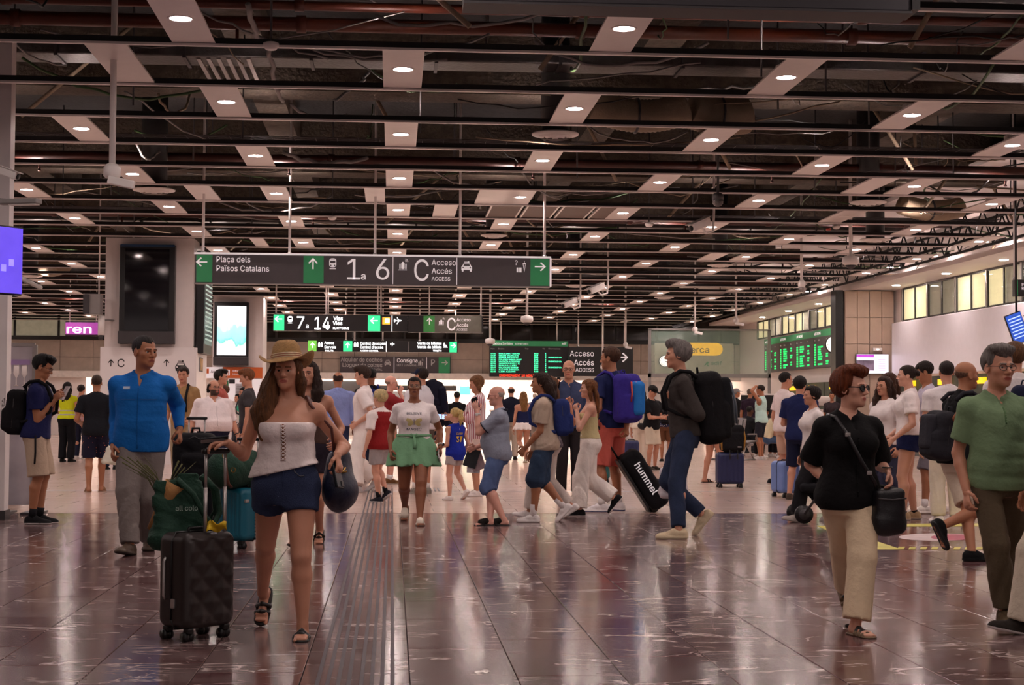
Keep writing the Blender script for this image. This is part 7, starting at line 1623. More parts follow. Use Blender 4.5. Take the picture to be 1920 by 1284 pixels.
# black quilted suitcase
def caster(mb, x, y, z=0.0):
    mb.tube([(x - .012, y, .026), (x + .012, y, .026)], .026, 14)
def suitcase(name, loc, w_, d_, h_, col, rz, label, quilt=False, ridges=0, handle=.0, hx=.0, ho=0.0, tilt=0, hw_=None, group=None):
    o = empty(name, loc, label, 'suitcase', group, rotz=rz); m = mat('shell_' + col, col, .42, var=.08)
    z0, z1 = .065, .065 + h_
    def shell(f):
        f.rbox((0, 0, (z0 + z1) / 2), (w_ / 2, d_ / 2, h_ / 2), min(.055, d_ * .3), 0)
        if quilt or ridges:
            X, Y, Z = f.grid()
            if quilt:
                u = (X + Z) / .135; v_ = (X - Z) / .135; q = np.minimum(np.abs((u % 1) - .5), np.abs((v_ % 1) - .5)) ; pil = np.minimum(1 - np.abs((u % 1) - .5) * 2, 1 - np.abs((v_ % 1) - .5) * 2)
                f.D = f.D + np.where((np.abs(Z - (z0 + z1) / 2) < h_ / 2 - .03) & (np.abs(X) < w_ / 2 - .025), .014 * (.5 - pil) , 0).astype(np.float32)
            else: f.D = f.D + np.where(np.abs(Z - (z0 + z1) / 2) < h_ / 2 - .05, .004 * np.sin(X * 2 * math.pi * ridges / w_), 0).astype(np.float32)
        f.cone((-w_ * .22, 0, z1 + .01), (w_ * .22, 0, z1 + .01), .022, .022, .01, neg=True)
    sdf_part('shell', m, o, np.array((-w_ / 2 - .02, -d_ / 2 - .02, z0 - .01)), np.array((w_ / 2 + .02, d_ / 2 + .02, z1 + .02)), .0075, shell)
    mb = MB(); s_ = 1.004
    ring = [(x * (w_ / 2 + .002), 0, (z0 + z1) / 2 + z * (h_ / 2 + .002)) for x, z in ((-1, -.8), (-1, .8), (-.85, 1), (.85, 1), (1, .8), (1, -.8), (.85, -1), (-.85, -1), (-1, -.8))]
    tube('zip', ring, .006, M_black, o, 6)
    hw_ = hw_ or w_ * .3
    if handle:
        for s_ in (1, -1):
            hy_ = hx if hx else d_ * .28; t_ = tube('telescopic_tube', [(ho + s_ * hw_, hy_, z1 - .02), (ho + s_ * hw_, hy_, z1 + handle * .55)], .0105, M_steel, o, 10); tube('inner_tube', [(ho + s_ * hw_, hy_, z1 + handle * .55), (ho + s_ * hw_, hy_, z1 + handle)], .0085, M_steel, t_, 10)
        MB().box((ho, hy_, z1 + handle), (hw_ * 2 + .05, .034, .03), ch=.012).build('handle_grip', M_black, o)
    MB().tube([(-.07, -.0, z1 - .005), (-.06, 0, z1 + .018), (.06, 0, z1 + .018), (.07, 0, z1 - .005)], .009, 8).build('top_handle', M_black, o)
    for sx in (1, -1):
        for sy in (1, -1):
            wv = MB(); x, y = sx * (w_ / 2 - .05), sy * (d_ / 2 - .045); wv.box((x, y, .058), (.04, .045, .03), ch=.006); caster(wv, x - .016, y + .012); caster(wv, x + .016, y + .012); wv.build('wheel', M_black, o)
    return o
v = FL(368, 1196); yS = v[1]; kS = yS / FPX
o = suitcase('suitcase', (v[0], yS, 0), 118 * kS, .26, .505, '#2b2322', .80, 'black quilted hard-shell suitcase with raised silver handle, pulled by the straw-hatted woman', quilt=True, handle=.43, hw_=.066, hx=-.075, ho=.055)
wS = 118 * kS
MB().tube([(-wS / 2 - .006, .04, .22), (-wS / 2 - .018, .04, .24), (-wS / 2 - .018, .04, .42), (-wS / 2 - .006, .04, .44)], .008, 8).build('side_handle', M_steel, o); box('lock', (-wS / 2 - .004, -.02, .20), (.012, .03, .05), M_steel, o, .003)
# yellow tag on its top
t_ = empty('luggage_tag', (v[0] + .11, yS - .08, .60), 'crumpled yellow cloth tag on the black quilted suitcase', 'tag')
Vt = [(x * .09 - .045, .03 * math.sin(5 * x + 3 * y), y * .05 + .012 * math.sin(9 * x)) for y in np.linspace(-.5, .5, 5) for x in np.linspace(0, 1, 9)]; Vt = [(a * 1.15, b, c_ * .9) for a, b, c_ in Vt]
Fq = [(i * 9 + j, i * 9 + j + 1, (i + 1) * 9 + j + 1, (i + 1) * 9 + j) for i in range(4) for j in range(8)]; to = raw('tag_cloth', Vt, Fq, mat('yellow_cloth', '#d6b21c', .7), t_, True); sm = to.modifiers.new('s', 'SOLIDIFY'); sm.thickness = .004
tube('tag_string', [(-.03, 0, .03), (-.02, .03, .06)], .002, M_black, t_, 5)
# dark green tote on the suitcase with dried flowers
M_green = mat('green_canvas', '#143c2c', .8, var=.12, bump=.4, bscale=60)
tb = empty('tote_bag', (v[0] - .11, yS + .10, .515), 'dark green cloth tote bag with white lettering resting on the black suitcase', 'bag', rotz=.25)
def tote(f):
    zz = np.linspace(-.03, .36, 20); t = (zz + .03) / .39
    f.loft(np.zeros(3), np.eye(3), (zz, .115 + .035 * np.sin(t * 3.0) - .01 * t, .075 - .045 * t, 0 * t), 0, pw=2.6); f.ell((-.07, -.02, .01), (.11, .08, .06), .05); f.rbox((0, 0, .40), (.125, .022, .08), .02, .01, neg=True); f.folds(.006, 8, .11)
sdf_part('bag_body', M_green, tb, np.array((-.26, -.16, -.09)), np.array((.24, .16, .40)), .008, tote)
for s_, yy in ((1, -.07), (-1, .06)): tube('strap', [(-.02, yy * .75, .33), (.06, yy * 1.3, .25), (.13, yy * 1.5, .12), (.17, yy * 1.6, .09), (.205, yy * 1.2, .15), (.19, yy * .9, .27), (.12, yy * .7, .345)], .016, M_green, tb, 8)
text('all colors', .026, (-.035, -.103, .165), mat('tote_ink', '#9fb0a6', .7), tb, .01, sx=1.0, R=Matrix.Rotation(.0, 3, 'X'), depth=.004)
fl = empty('dried_flower_bunch', (v[0] - .18, yS + .09, .765), 'wrapped bunch of dried grass stalks sticking from the green tote', 'flowers'); rg = random.Random(5)
MB().lathe([(.018, -.22), (.05, .0), (.062, .06), (.058, .06), (.02, -.2)], (.02, 0, 0), 14, Matrix.Rotation(.5, 3, 'Y')).build('paper_wrap', mat('kraft_paper', '#a87a48', .8, bump=.3), fl)
for k in range(22):
    a = rg.uniform(-1, 1); e_ = Vector((-.16 + .07 * a + rg.uniform(-.03, .03), rg.uniform(-.05, .05), .16 + rg.uniform(-.05, .05))) if k < 15 else Vector((.11 + .05 * a, rg.uniform(-.03, .03), .13 + .05 * abs(a)))
    tube('stalk', [(0, 0, -.1), (e_.x * .45, e_.y * .4, e_.z * .55), e_], [.0025, .002, .004 if k % 3 else .001], mat('dry_grass', '#5a5a32', .8, var=.4), fl, 4)
# blue man's suitcase with the black backpack
sk = PE['blue']; v2 = FL(366, 1018)
o = suitcase('suitcase', (v2[0], v2[1], 0), .36, .24, .44, '#1d1c20', .1, 'black cabin suitcase behind the tote, rolled by the man in blue', ridges=6, handle=.62, hw_=.07)
bp = empty('backpack', (v2[0], v2[1] - .06, .50), 'black backpack strapped on the blue-shirted man\'s suitcase', 'backpack'); ph = P(365, 815, v2[1])[2] - .50
def bpf(f): f.rbox((0, 0, ph * .5), (.20, .13, ph * .54), .09, 0); f.rbox((0.03, -.13, ph * .36), (.14, .05, ph * .30), .04, .02); f.folds(.006, 2, .13)
sdf_part('bag_body', cloth('#151417'), bp, np.array((-.26, -.24, -.05)), np.array((.26, .2, ph + .1)), .010, bpf)
tube('top_handle', [(-.04, 0, ph), (-.03, 0, ph + .06), (.03, 0, ph + .06), (.04, 0, ph)], .012, M_black, bp); box('badge', (.13, -.125, ph * .72), (.035, .02, .045), M_steel, bp, .004); box('badge_inset', (.13, -.137, ph * .72), (.02, .01, .025), M_black, bp)
tube('zip', [(-.15, -.1, ph * .3), (-.12, -.12, ph * .85), (.0, -.12, ph * .98), (.12, -.12, ph * .85), (.15, -.1, ph * .3)], .004, M_dgrey, bp, 5)
# teal suitcase with the green duffel
v3 = FL(452, 1026); h3 = P(450, 912, v3[1])[2]
o = suitcase('suitcase', (v3[0], v3[1], 0), .30, .34, h3 - .07, '#0b5f74', -.55, 'teal ribbed suitcase under the green duffel bag', ridges=7, handle=.42, hw_=.1)
box('side_lock', (.14, -.12, h3 * .78), (.03, .05, .03), M_steel, o, .005)
for k in range(12): box('zip_tooth', (.156, .0, .1 + k * (h3 - .16) / 12), (.012, .02, .02), M_steel, o)
dk = v3[1] / FPX; v4 = P(442, 878, v3[1] - .05)
du = empty('duffel_bag', v4, 'green round duffel bag with brown strap on the teal suitcase', 'bag', rotz=-.3)
def duf(f):
    f.cone((-.02, -.16, 0), (.02, .18, 0), 36 * dk, 36 * dk, 0, f0=False); f.folds(.007, 6, .12)
sdf_part('bag_body', M_green, du, np.array((-.26, -.4, -.25)), np.array((.26, .4, .25)), .010, duf)
RX = Matrix.Rotation(math.pi / 2, 3, 'X')
tube('strap', [(.03, -.30, .10), (.05, -.335, .02), (.07, -.325, -.12), (.08, -.28, -.15)], .014, cloth('#5a2f20', 'leather'), du, 8)
for x, z in ((.03, .12), (.11, .0)): MB().tube([(x + .02 * math.cos(t), -.32 + .02 * abs(x), z + .02 * math.sin(t)) for t in np.linspace(0, 6.28, 13)], .004, 6).build('ring', mat('brass', '#b08a4a', .3, metal=.9), du)
tube('handle', [(-.02, -.1, .165), (.02, -.06, .21), (.04, .04, .21), (.02, .1, .165)], .013, cloth('#5a2f20', 'leather'), du, 8)
# reading paper
sk = PE['reader']; p = sk['world']((sk['J']['wrR'] + sk['J']['wrL']) / 2 + np.array([0, .10, .075]))
o = empty('folded_leaflet', p, 'small white folded leaflet held up by the young man in navy', 'paper', rotz=sk['ang']); 
for s_ in (1, -1): MB().box((.045 * s_, .01 * s_, 0), (.09, .003, .16), Matrix.Rotation(.35 * s_, 3, 'Z') @ Matrix.Rotation(-.5, 3, 'X')).build('leaf', mat('paper_white', '#d9d0d2', .6, var=.15, scale=30), o)
def cordx(o, q, m):
    mb = MB(); mb.tube([q(.075 * math.sin(0), -.082, .055)] + [q(.02 + .028 * math.cos(t), -.082 - .004 * (t > 6), .055 + .026 * math.sin(t)) for t in np.linspace(0, 15, 30)], .004, 5); mb.tube([q(.045, -.084, .05), q(.055, -.084, .0), q(.045, -.084, -.05), q(.01, -.086, -.07), q(-.04, -.086, -.07)], .004, 5); mb.build('white_cable', mat('white_cable', '#d9d0d0', .5), o)
backpack(sk, 'black backpack with a coiled white cable on the young man in navy', '#121115', c=(0, -.125, .125), half=(.088, .062, .135), extra=cordx)
tube('hanging_strap', [sk['tp'](.11, .02, .0), sk['tp'](.115, .03, -.10), sk['tp'](.11, .03, -.17)], .010, cloth('#17161a'), sk['root'], 6)
# small crowd bags
backpack(PE['navy_pack'], 'royal navy backpack with a small orange patch on the dark-haired man', '#1f2c78', c=(0, -.12, .15), half=(.085, .05, .13), pocket='#22307f', extra=lambda o, q, m: box('orange_patch', q(0, -.075, .01), (.05, .012, .03), M_orange, o))
backpack(PE['curly'], 'dark blue backpack on the long-haired man in beige', '#24326a', c=(0, -.128, .165), half=(.082, .058, .125))
def coralx(o, q, m):
    H = PE['coral']['H']
    f = Field(*fit([q(.03, -.07, .0)], .2 * H), .011); f.rbox(q(.028, -.062, -.0), np.array([.05, .032, .105]) * H, .03 * H, 0, PE['coral']['T']); V, Q = f.mesh(); rawnp('blue_pocket', V, Q, cloth('#2a78c8'), o)
    for x in (-.04, .0): tube('orange_strap', [q(x, -.075, .10), q(x - .004, -.085, .03), q(x - .002, -.075, -.02)], .010, mat('orange_web', '#d9502a', .6), o, 6)
backpack(PE['coral'], 'purple and blue hiking backpack with orange straps on the coral-shorts man', '#3b2f8f', c=(0, -.13, .16), half=(.088, .058, .15), extra=coralx)
def greyx(o, q, m):
    H = PE['grey']['H']
    for x, z0, z1 in ((.045, -.09, .12), (-.045, -.09, .12)): tube('reflective_strip', [q(x, -.125, z0), q(x, -.128, 0), q(x, -.112, z1)], .012, mat('slate_strip', '#4c5660', .5), o, 6)
    box('clip', q(.06, .09, .13), (.05, .03, .05), mat('silver_buckle', '#8f9296', .4), o, .006); tube('lower_strap', [q(.1, .05, -.16), q(.08, .16, -.15)], .012, cloth('#17171a'), o, 6)
backpack(PE['grey'], 'huge black travel backpack on the grey-haired man', '#151417', c=(0, -.138, .125), half=(.092, .075, .185), pocket='#1b1c20', extra=greyx)
backpack(PE['blackt'], 'dark grey crumpled backpack on the striding man in black', '#2a2a30', c=(.02, -.125, .10), half=(.085, .062, .12), pocket='#34343b')
backpack(PE['printtop'], 'black backpack on the patterned top by the cream outfit', '#141419', c=(0, -.11, .14), half=(.075, .05, .115))
backpack(PE['strapback'], 'small black backpack on the white top by the benches', '#17171b', c=(0, -.10, .15), half=(.06, .04, .09))
backpack(PE['teal'], 'grey rucksack with yellow base worn over mint green', '#4a4a50', c=(0, -.11, .13), half=(.07, .05, .12))
backpack(PE['edge'], 'navy backpack on the fair-haired man at the right edge', '#1a1f38', c=(.03, -.12, .15), half=(.07, .05, .12))
sk = PE['khaki']; tube('shoulder_strap', [sk['tp'](-.06, .075, .08), sk['tp'](-.065, .095, .20), sk['tp'](-.058, .02, .318), sk['tp'](-.05, -.08, .24)], .022, cloth('#161416'), sk['root'], 8)
# lady in black: crossbody bag
sk = PE['lady']; H, tp, T = sk['H'], sk['tp'], sk['T']
o = tmat(sk, 'crossbody_bag', 'black leather crossbody bag at the hip of the auburn-haired woman', 'bag'); cb = tp(-.120, .085, -.055)
def cbf(f): f.rbox(cb, np.array([.060, .036, .085]) * H, .03, 0); f.ell(cb + np.array([0, 0, -.035 * H]), np.array([.072, .045, .058]) * H, .03); f.folds(.004, 1, .12)
sdf_part('bag_body', cloth('#121116', 'leather'), o, cb - .25, cb + .25, .010, cbf)
tube('strap', [cb + np.array([.05 * H, .01, .08 * H]), tp(-.06, .105, .05), tp(.0, .120, .13), tp(.05, .105, .23), tp(.072, .045, .296), tp(.07, -.03, .305), tp(.03, -.10, .2), tp(-.08, -.1, .05), cb + np.array([-.05 * H, -.03, .08 * H])], .011, cloth('#121116', 'leather'), o, 8)
for p_ in (tp(.051, .108, .232), tp(-.03, .119, .09)): box('buckle', p_, (.03, .012, .022), M_steel, o, .003)
tube('flap_trim', [cb + np.array([-.056 * H, .038 * H, .05 * H]), cb + np.array([0, .040 * H, .045 * H]), cb + np.array([.056 * H, .038 * H, .05 * H])], .005, M_dgrey, o, 6)
tube('bracelet', [sk['J']['wrL'] + np.array([.026 * math.cos(t), .026 * math.sin(t), .012]) for t in np.linspace(0, 6.28, 13)], .004, M_black, sk['root'], 6)
# hand-held phones, watches
phone_in(PE['phone_polo'], 'L', 'black phone at the ear of the bald man in grey polo', off=(0, .085, -.03)); phone_in(PE['dark_phone'], 'R', 'phone at the ear of the bald man in dark blue', off=(0, .085, -.03)); phone_in(PE['striped'], 'R', 'glowing phone in the hand of the striped-shirt woman', glow=True); phone_in(PE['black_tee'], 'R', 'phone read by the young man in black T-shirt')
phone_in(PE['far_phone'], 'L', 'bright phone of the man before the far passage', glow=True)
phone_in(PE['green'], 'L', 'pale phone carried low by the green-shorts woman', '#d6d0d0', off=(.01, .10, -.02))
def watch(sk, nm, col, dial): 
    w_, e_ = sk['J']['wr' + nm], sk['J']['el' + nm]; u = nrm(e_ - w_); c_ = w_ + u * .03; a = nrm(np.cross(u, [0, 0, 1.01])) ; b = np.cross(u, a); r = .030 * sk['H'] / 1.75
    o = tube('wristwatch', [c_ + r * (a * math.cos(t) + b * math.sin(t)) for t in np.linspace(0, 6.28, 15)], .009, mat('watch_' + col, col, .4), sk['root'], 6); MB().box(c_ + sk['HD'][nm][0][:, 2] * r * 1.1, (.03, .03, .03), ch=.006).build('watch_dial', mat('dial_' + dial, dial, .2), o)
watch(PE['green'], 'L', '#d9d2d0', '#17171c'); watch(PE['phone_polo'], 'L', '#c9c4c0', '#e6e0dc'); watch(PE['stout'], 'L', '#2a2422', '#c9a080')
sk = PE['phone_polo']
p = sk['world'](sk['J']['wrR'] + np.array([.02, .02, -.12])); o = empty('wallet_bundle', p, 'leaflets and wallet held low beside the grey polo', 'wallet', rotz=sk['ang'])
for k, (cl, s_) in enumerate((('#23252a', 1), ('#b79a9c', -1), ('#d9d0d2', .2))): MB().box((.01 * k, .03 * s_, -.03 * k), (.012, .14, .2), Matrix.Rotation(.3 * s_, 3, 'X')).build('leaflet', mat('leaflet_' + cl, cl, .5, var=.3, scale=14), o)
# polo trim: dark collar, sleeve edges
H, tp = sk['H'], sk['tp']
mb = MB(); mb.tube([tp(.052 * math.sin(t), -.012 + .052 * math.cos(t), .308 - .028 * max(0, math.cos(t))) for t in np.linspace(0, 6.28, 25)], .013, 8); mb.build('polo_collar', cloth('#171a2c'), sk['root'])
for nm in 'RL':
    s_, e_ = sk['J']['sh' + nm], sk['J']['el' + nm]; u = nrm(e_ - s_); c_ = s_ + (e_ - s_) * .71; a = nrm(np.cross(u, [0.1, 0, 1.01])); b = np.cross(u, a); tube('sleeve_trim', [c_ + (.0265 * 1.09 * H + .022) * (a * math.cos(t) + b * math.sin(t)) for t in np.linspace(0, 6.28, 19)], .007, cloth('#171a2c'), sk['root'], 6)
# butterfly T-shirt print
sk = PE['green']
on_front(sk, 'BELIEVE', .022, .222, col='#2f2a48', sx=1.3); on_front(sk, 'MAGIC', .026, .118, col='#2f2a48', sx=1.3)
wing = lambda s_: [(s_ * .004, 0), (s_ * .03, .035), (s_ * .075, .045), (s_ * .085, .02), (s_ * .06, -.002), (s_ * .07, -.03), (s_ * .045, -.042), (s_ * .012, -.022)]
on_front(sk, '', .1, .172, col='#d9c98a', objs=[wing(1), wing(-1)], name='butterfly_print'); on_front(sk, '', .1, .172, col='#4a3f30', objs=[[(-.003, -.03), (.003, -.03), (.003, .03), (-.003, .03)]], name='butterfly_body')
# numbered vest
sk = PE['girl']; on_front(sk, '37', .075, .115, col='#e0b63a', back=True, bold=.05, sx=.85); on_front(sk, 'DAISY', .026, .20, col='#e0b63a', back=True, bold=.03) if False else on_front(sk, 'LUCKY', .026, .20, col='#e0b63a', back=True, bold=.03) if False else None
on_front(sk, 'CURRY', .026, .198, col='#e0b63a', back=True, bold=.03, sx=.9); on_front(sk, '(', .025, .245, col='#e6dedb', back=True)
for nm, s_ in (('R', 1), ('L', -1)): c_ = sk['J']['sh' + nm]; H = sk['H']; tube('armhole_trim', [c_ + sk['T'] @ np.array([-s_ * .012 * H, .040 * H * math.sin(t), -.012 * H + .047 * H * math.cos(t)]) for t in np.linspace(0, 6.28, 19)], .006, mat('yellow_trim', '#d9b63a', .7), sk['shirt'], 6)
# white lad's blue back print, boy's sleeve lettering, shirt badge
sk = PE['white_lad']
for k, (tx, z) in enumerate((('WAVE', .235), ('SUN', .20), ('SEA', .165), ('AIR', .13))): on_front(sk, tx, .04, z, col='#5a86c9', back=True, x=.02, bold=.02)
on_front(PE['blue'], '', .1, .242, x=-.055, col='#b9c6d8', objs=[[(-.03, -.011), (.03, -.011), (.03, .011), (-.03, .011)]], name='chest_badge')
sk = PE['blue']; tube('placket', [Vector(tuple(sk['tp'](0, 0, z))) + Vector((0, .0, 0)) for z in (.2, .1)], .001, cloth('#1566b5'), sk['shirt'], 4) if False else None
def placket(sk, z0, z1, col, n=6, x=0.0, btn=None):
    V, Q = sk['shirtVQ']; b = BVHTree.FromPolygons([tuple(v) for v in V], [tuple(map(int, q)) for q in Q]); tp, T = sk['tp'], sk['T']; pts = []
    for z in np.linspace(z0, z1, 14):
        h_ = b.ray_cast(Vector(tp(x, .4, z)), Vector(T @ np.array([0, -1, 0])))
        if h_[0] is not None: pts.append(h_[0] + Vector((0, .001, 0)))
    if len(pts) > 2:
        o = tube('placket', pts, .005, col, sk['shirt'], 5)
        for p in pts[::2]: MB().lathe([(.005, 0), (.005, .003)], p + Vector((0, .005, 0)), 8, RX).build('button', btn or col, o)
placket(PE['blue'], .24, -.03, cloth('#125a9f')); placket(PE['stout'], .24, .06, cloth('#e0d4d4')); placket(PE['dark_phone'], .24, -.02, cloth('#3e4868')); placket(PE['polo'], .26, .20, cloth('#5f7d58')); placket(PE['lady'], .22, .0, cloth('#0a0a0c'))
for s_ in (1, -1): on_front(PE['blue'], '', .1, .19, x=s_ * .045, col='#125ba3', objs=[[(-.065, -.004), (.065, -.004), (.065, .004), (-.065, .004)]], name='pocket_flap')
# navy cap
def cap(sk, col, label=None):
    hc, HR, c = sk['hcs'], sk['HR'], sk['hc']
    f = Field((-.12, -.13, -.02), (.12, .2, .16), .007); f.ell((0, -.010, .045), (.088, .108, .086), 0); f.clip((0, 0, .035), (0, -.25, -1)); f.ell((0, .12, .048), (.07, .075, .008), .006)
    V, Q = f.mesh(); return rawnp('cap', V * hc @ HR.T + c, Q, cloth(col), sk['root'])
cap(PE['cap'], '#1a2340'); cap(PE['greycap'], '#9a9798'); cap(PE['black_tee'], '#0d0c0e')
# jacket slung on the capped man
sk = PE['cap']; p = P(816, 752, sk['base'][1] + .1); o = empty('jacket', p, 'dark navy jacket slung over the shoulder of the capped man', 'jacket')
def jk(f): f.ell((-.06, 0, .18), (.14, .12, .12), 0); f.ell((0, 0, -.02), (.15, .13, .30), .08); f.ell((.05, 0, -.2), (.13, .11, .2), .06); f.folds(.014, 7, .16)
sdf_part('jacket_body', cloth('#191a2c'), o, np.array((-.3, -.25, -.5)), np.array((.3, .25, .4)), .014, jk); sdf_part('sleeve', cloth('#14152a'), o, np.array((-.05, -.3, -.5)), np.array((.3, .1, .3)), .014, lambda f: (f.cone((.1, -.1, .15), (.17, -.12, -.32), .06, .05, .02), f.folds(.008, 3, .12)))
# shopping bags and small luggage
def plastic(key, hand, w_, h_, label, col='#e9e4ea', nm='carrier_bag', drop=0.0):
    sk_ = PE[key]; Rh, _ = sk_['HD'][hand]; hp_ = sk_['world'](sk_['J']['wr' + hand] + Rh @ np.array([0, .09, -.02])); hp_ = hp_ - np.array([0, 0, h_ * .68 + drop])
    o = empty(nm, hp_, label, 'bag', rotz=sk_['ang'] if not drop else 0)
    if drop: tube('long_strap', [(0, 0, h_ * .5), (0, 0, h_ * .68 + drop)], .008, mat('plastic_' + col, col, .45, var=.05), o, 6)
    def b_(f): f.rbox((0, 0, 0), (w_ / 2, w_ * .22, h_ / 2), .03, 0); f.ell((0, 0, -h_ * .3), (w_ * .56, w_ * .32, h_ * .22), .03); f.folds(.008, 2, .1)
    sdf_part('bag_body', mat('plastic_' + col, col, .45, var=.05), o, np.array((-w_ * .7, -w_ * .45, -h_ * .65)), np.array((w_ * .7, w_ * .45, h_ * .6)), .011, b_)
    for y in (-.03, .03): tube('handle', [(-w_ * .25, y, h_ * .48), (-w_ * .12, y, h_ * .7), (w_ * .12, y, h_ * .7), (w_ * .25, y, h_ * .48)], .006, MATS['plastic_' + col], o, 6)
    return o
plastic('cream', 'L', .22, .42, 'tall white carrier bag beside the cream outfit'); plastic('floral', 'R', .30, .26, 'white carrier bag hanging from the hand of the floral shorts man', '#d9d8c8'); plastic('suit', 'L', .34, .42, 'pale crumpled bag carried by the man in navy jacket', '#e2d4d6')
o = plastic('grey', 'R', .26, .30, 'white bag swinging on a long strap behind the jeans of the grey-haired man', '#e6e0e6', drop=.70)
sk = PE['cream']; o = tmat(sk, 'handbag', 'small black shoulder bag on the cream outfit', 'bag'); cb = sk['tp'](.05, -.10, .02); sdf_part('bag_body', cloth('#141216', 'leather'), o, cb - .2, cb + .2, .010, lambda f: (f.ell(cb, (.13, .05, .085), 0), f.clip(cb + np.array([0, 0, .05]), (0, 0, 1))))
tube('strap', [cb + np.array([-.09, 0, .04]), sk['tp'](-.02, -.09, .15), sk['tp'](.06, -.05, .31), sk['tp'](.09, -.09, .15), cb + np.array([.09, 0, .04])], .008, cloth('#141216', 'leather'), o, 6)
v = FL(1183, 886); suitcase('suitcase', (v[0], v[1], 0), .30, .22, P(1183, 826, v[1])[2] - .065, '#262c5a', .0, 'small navy suitcase behind the coral shorts', ridges=5)
v = FL(1368, 914); hb = P(1368, 848, v[1])[2]; o = suitcase('suitcase', (v[0], v[1], 0), .42, .26, hb - .065, '#1c2450', .0, 'dark blue suitcase carrying a black backpack', ridges=6)
b_ = empty('backpack', (v[0] + .03, v[1] - .02, hb + .02), 'black backpack with yellow trim on the dark blue suitcase', 'backpack'); sdf_part('bag_body', cloth('#131216'), b_, np.array((-.3, -.2, -.06)), np.array((.3, .2, .5)), .011, lambda f: (f.rbox((0, 0, .20), (.19, .12, .21), .08, 0), f.rbox((.02, -.11, .16), (.14, .04, .13), .03, .02), f.folds(.006, 3, .13)))
tube('carry_handle', [(-.04, 0, .40), (-.03, 0, .46), (.03, 0, .46), (.04, 0, .40)], .012, M_black, b_); 
for s_ in (1, -1): tube('yellow_strap', [(s_ * .17, -.08, .02), (s_ * .19, -.1, .2), (s_ * .16, -.06, .38)], .016, mat('tan_web', '#a87a2c', .7), b_, 6)
box('label_patch', (.09, -.155, .07), (.06, .006, .012), M_whitem, b_)
for k, yy in enumerate((-.05, .05)): tube('hanging_strap', [(-.06 + .12 * k, -.14, .02), (-.06 + .12 * k, -.16, -.12)], .01, M_black, b_, 5)
v = FL(1484, 934); hb = P(1484, 868, v[1])[2]; suitcase('suitcase', (v[0] - .02, v[1] + .25, 0), .28, .40, hb + .02 - .065, '#6a86c4', .25, 'light blue suitcase behind the navy shorts', ridges=5)
v = FL(1192, 870)
o = suitcase('suitcase', (FL(1128, 905)[0], FL(1128, 905)[1], 0), .26, .2, .42, '#1a5a5a', .1, 'green suitcase behind the wide white trousers', ridges=5)
# black sports trolley bag with lettering
sk = PE['coral']; Yt = sk['base'][1] - .15
p0, p1 = P(1158, 858, Yt), P(1222, 960, Yt); ax = nrm(p1 - p0); L_ = np.linalg.norm(p1 - p0); nz = nrm(np.array([-ax[2], 0, ax[0]])); nz = nz if nz[2] > 0 else -nz
o = empty('trolley_bag', (p1[0], Yt, 0), 'black wheeled sports bag with white lettering pulled by the coral-shorts man', 'bag'); lp = lambda a, n_, y: (p0 + ax * (a * L_) + nz * n_ - np.array([p1[0], Yt, 0])) + np.array([0, y, 0])
Rb = np.stack([ax, [0, 1, 0], np.cross(ax, [0, 1, 0])], 1)
cb = lp(.5, .12, 0); sdf_part('bag_body', cloth('#121115'), o, cb - .6, cb + .6, .013, lambda f: (f.rbox(cb, (L_ / 2, .17, .13), .07, 0, Rb), f.ell(lp(.75, .17, 0), (.2, .15, .14), .04), f.folds(.007, 5, .14)))
tube('pull_handle', [lp(.02, .0, .0), lp(-.35, -.0, 0), lp(-.62, .0, 0)], .012, M_black, o, 8); MB().tube([lp(-.62, 0, -.05), lp(-.62, 0, .05)], .016, 8).build('grip', M_black, o)
for y in (-.13, .13): w_ = lp(1.0, .0, y); MB().tube([(w_[0], w_[1] - .02, .055), (w_[0], w_[1] + .02, .055)], .055, 16).build('wheel', M_black, o)
box('base_plate', lp(.5, -.02, 0), (L_ * .95, .3, .03), M_black, o, R=Matrix(Rb.tolist()))
zax = np.array([0, -1, 0]); xax = ax; yax = np.cross(zax, xax)
tr_ = Matrix(np.stack([xax, -zax, yax], 1).tolist()); text('hummel', .078, lp(.20, .10, -.188), M_swhite, o, .02, R=tr_, sx=1.05, depth=.012)
# pushchair half hidden by the lady
v = FL(1512, 978); Y_ = v[1] - .1
o = empty('pushchair', (v[0], Y_, 0), 'black pushchair half hidden behind the auburn-haired woman', 'pushchair')
for x, y, r in ((-.10, -.18, .10), (-.10, .18, .10), (.42, -.2, .12), (.42, .2, .12)):
    w_ = MB().tube([(x, y - .018, r), (x, y + .018, r)], r, 20).build('wheel', M_black, o); MB().tube([(x, y - .022, r), (x, y + .022, r)], r * .6, 14).build('hub', M_dgrey, w_)
for y in (-.2, .2): tube('frame_tube', [(-.10, y, .10), (.15, y, .45), (.5, y, .95)], .014, M_dgrey, o); tube('frame_tube', [(.42, y, .12), (.15, y, .45)], .014, M_dgrey, o)
sdf_part('seat', cloth('#15151a'), o, np.array((-.25, -.25, .2)), np.array((.45, .25, .9)), .014, lambda f: (f.rbox((.06, 0, .38), (.18, .17, .05), .04, 0), f.rbox((.24, 0, .6), (.06, .17, .24), .04, .04, Ry(.4)))); tube('handlebar', [(.5, -.2, .95), (.52, 0, .97), (.5, .2, .95)], .018, M_black, o)
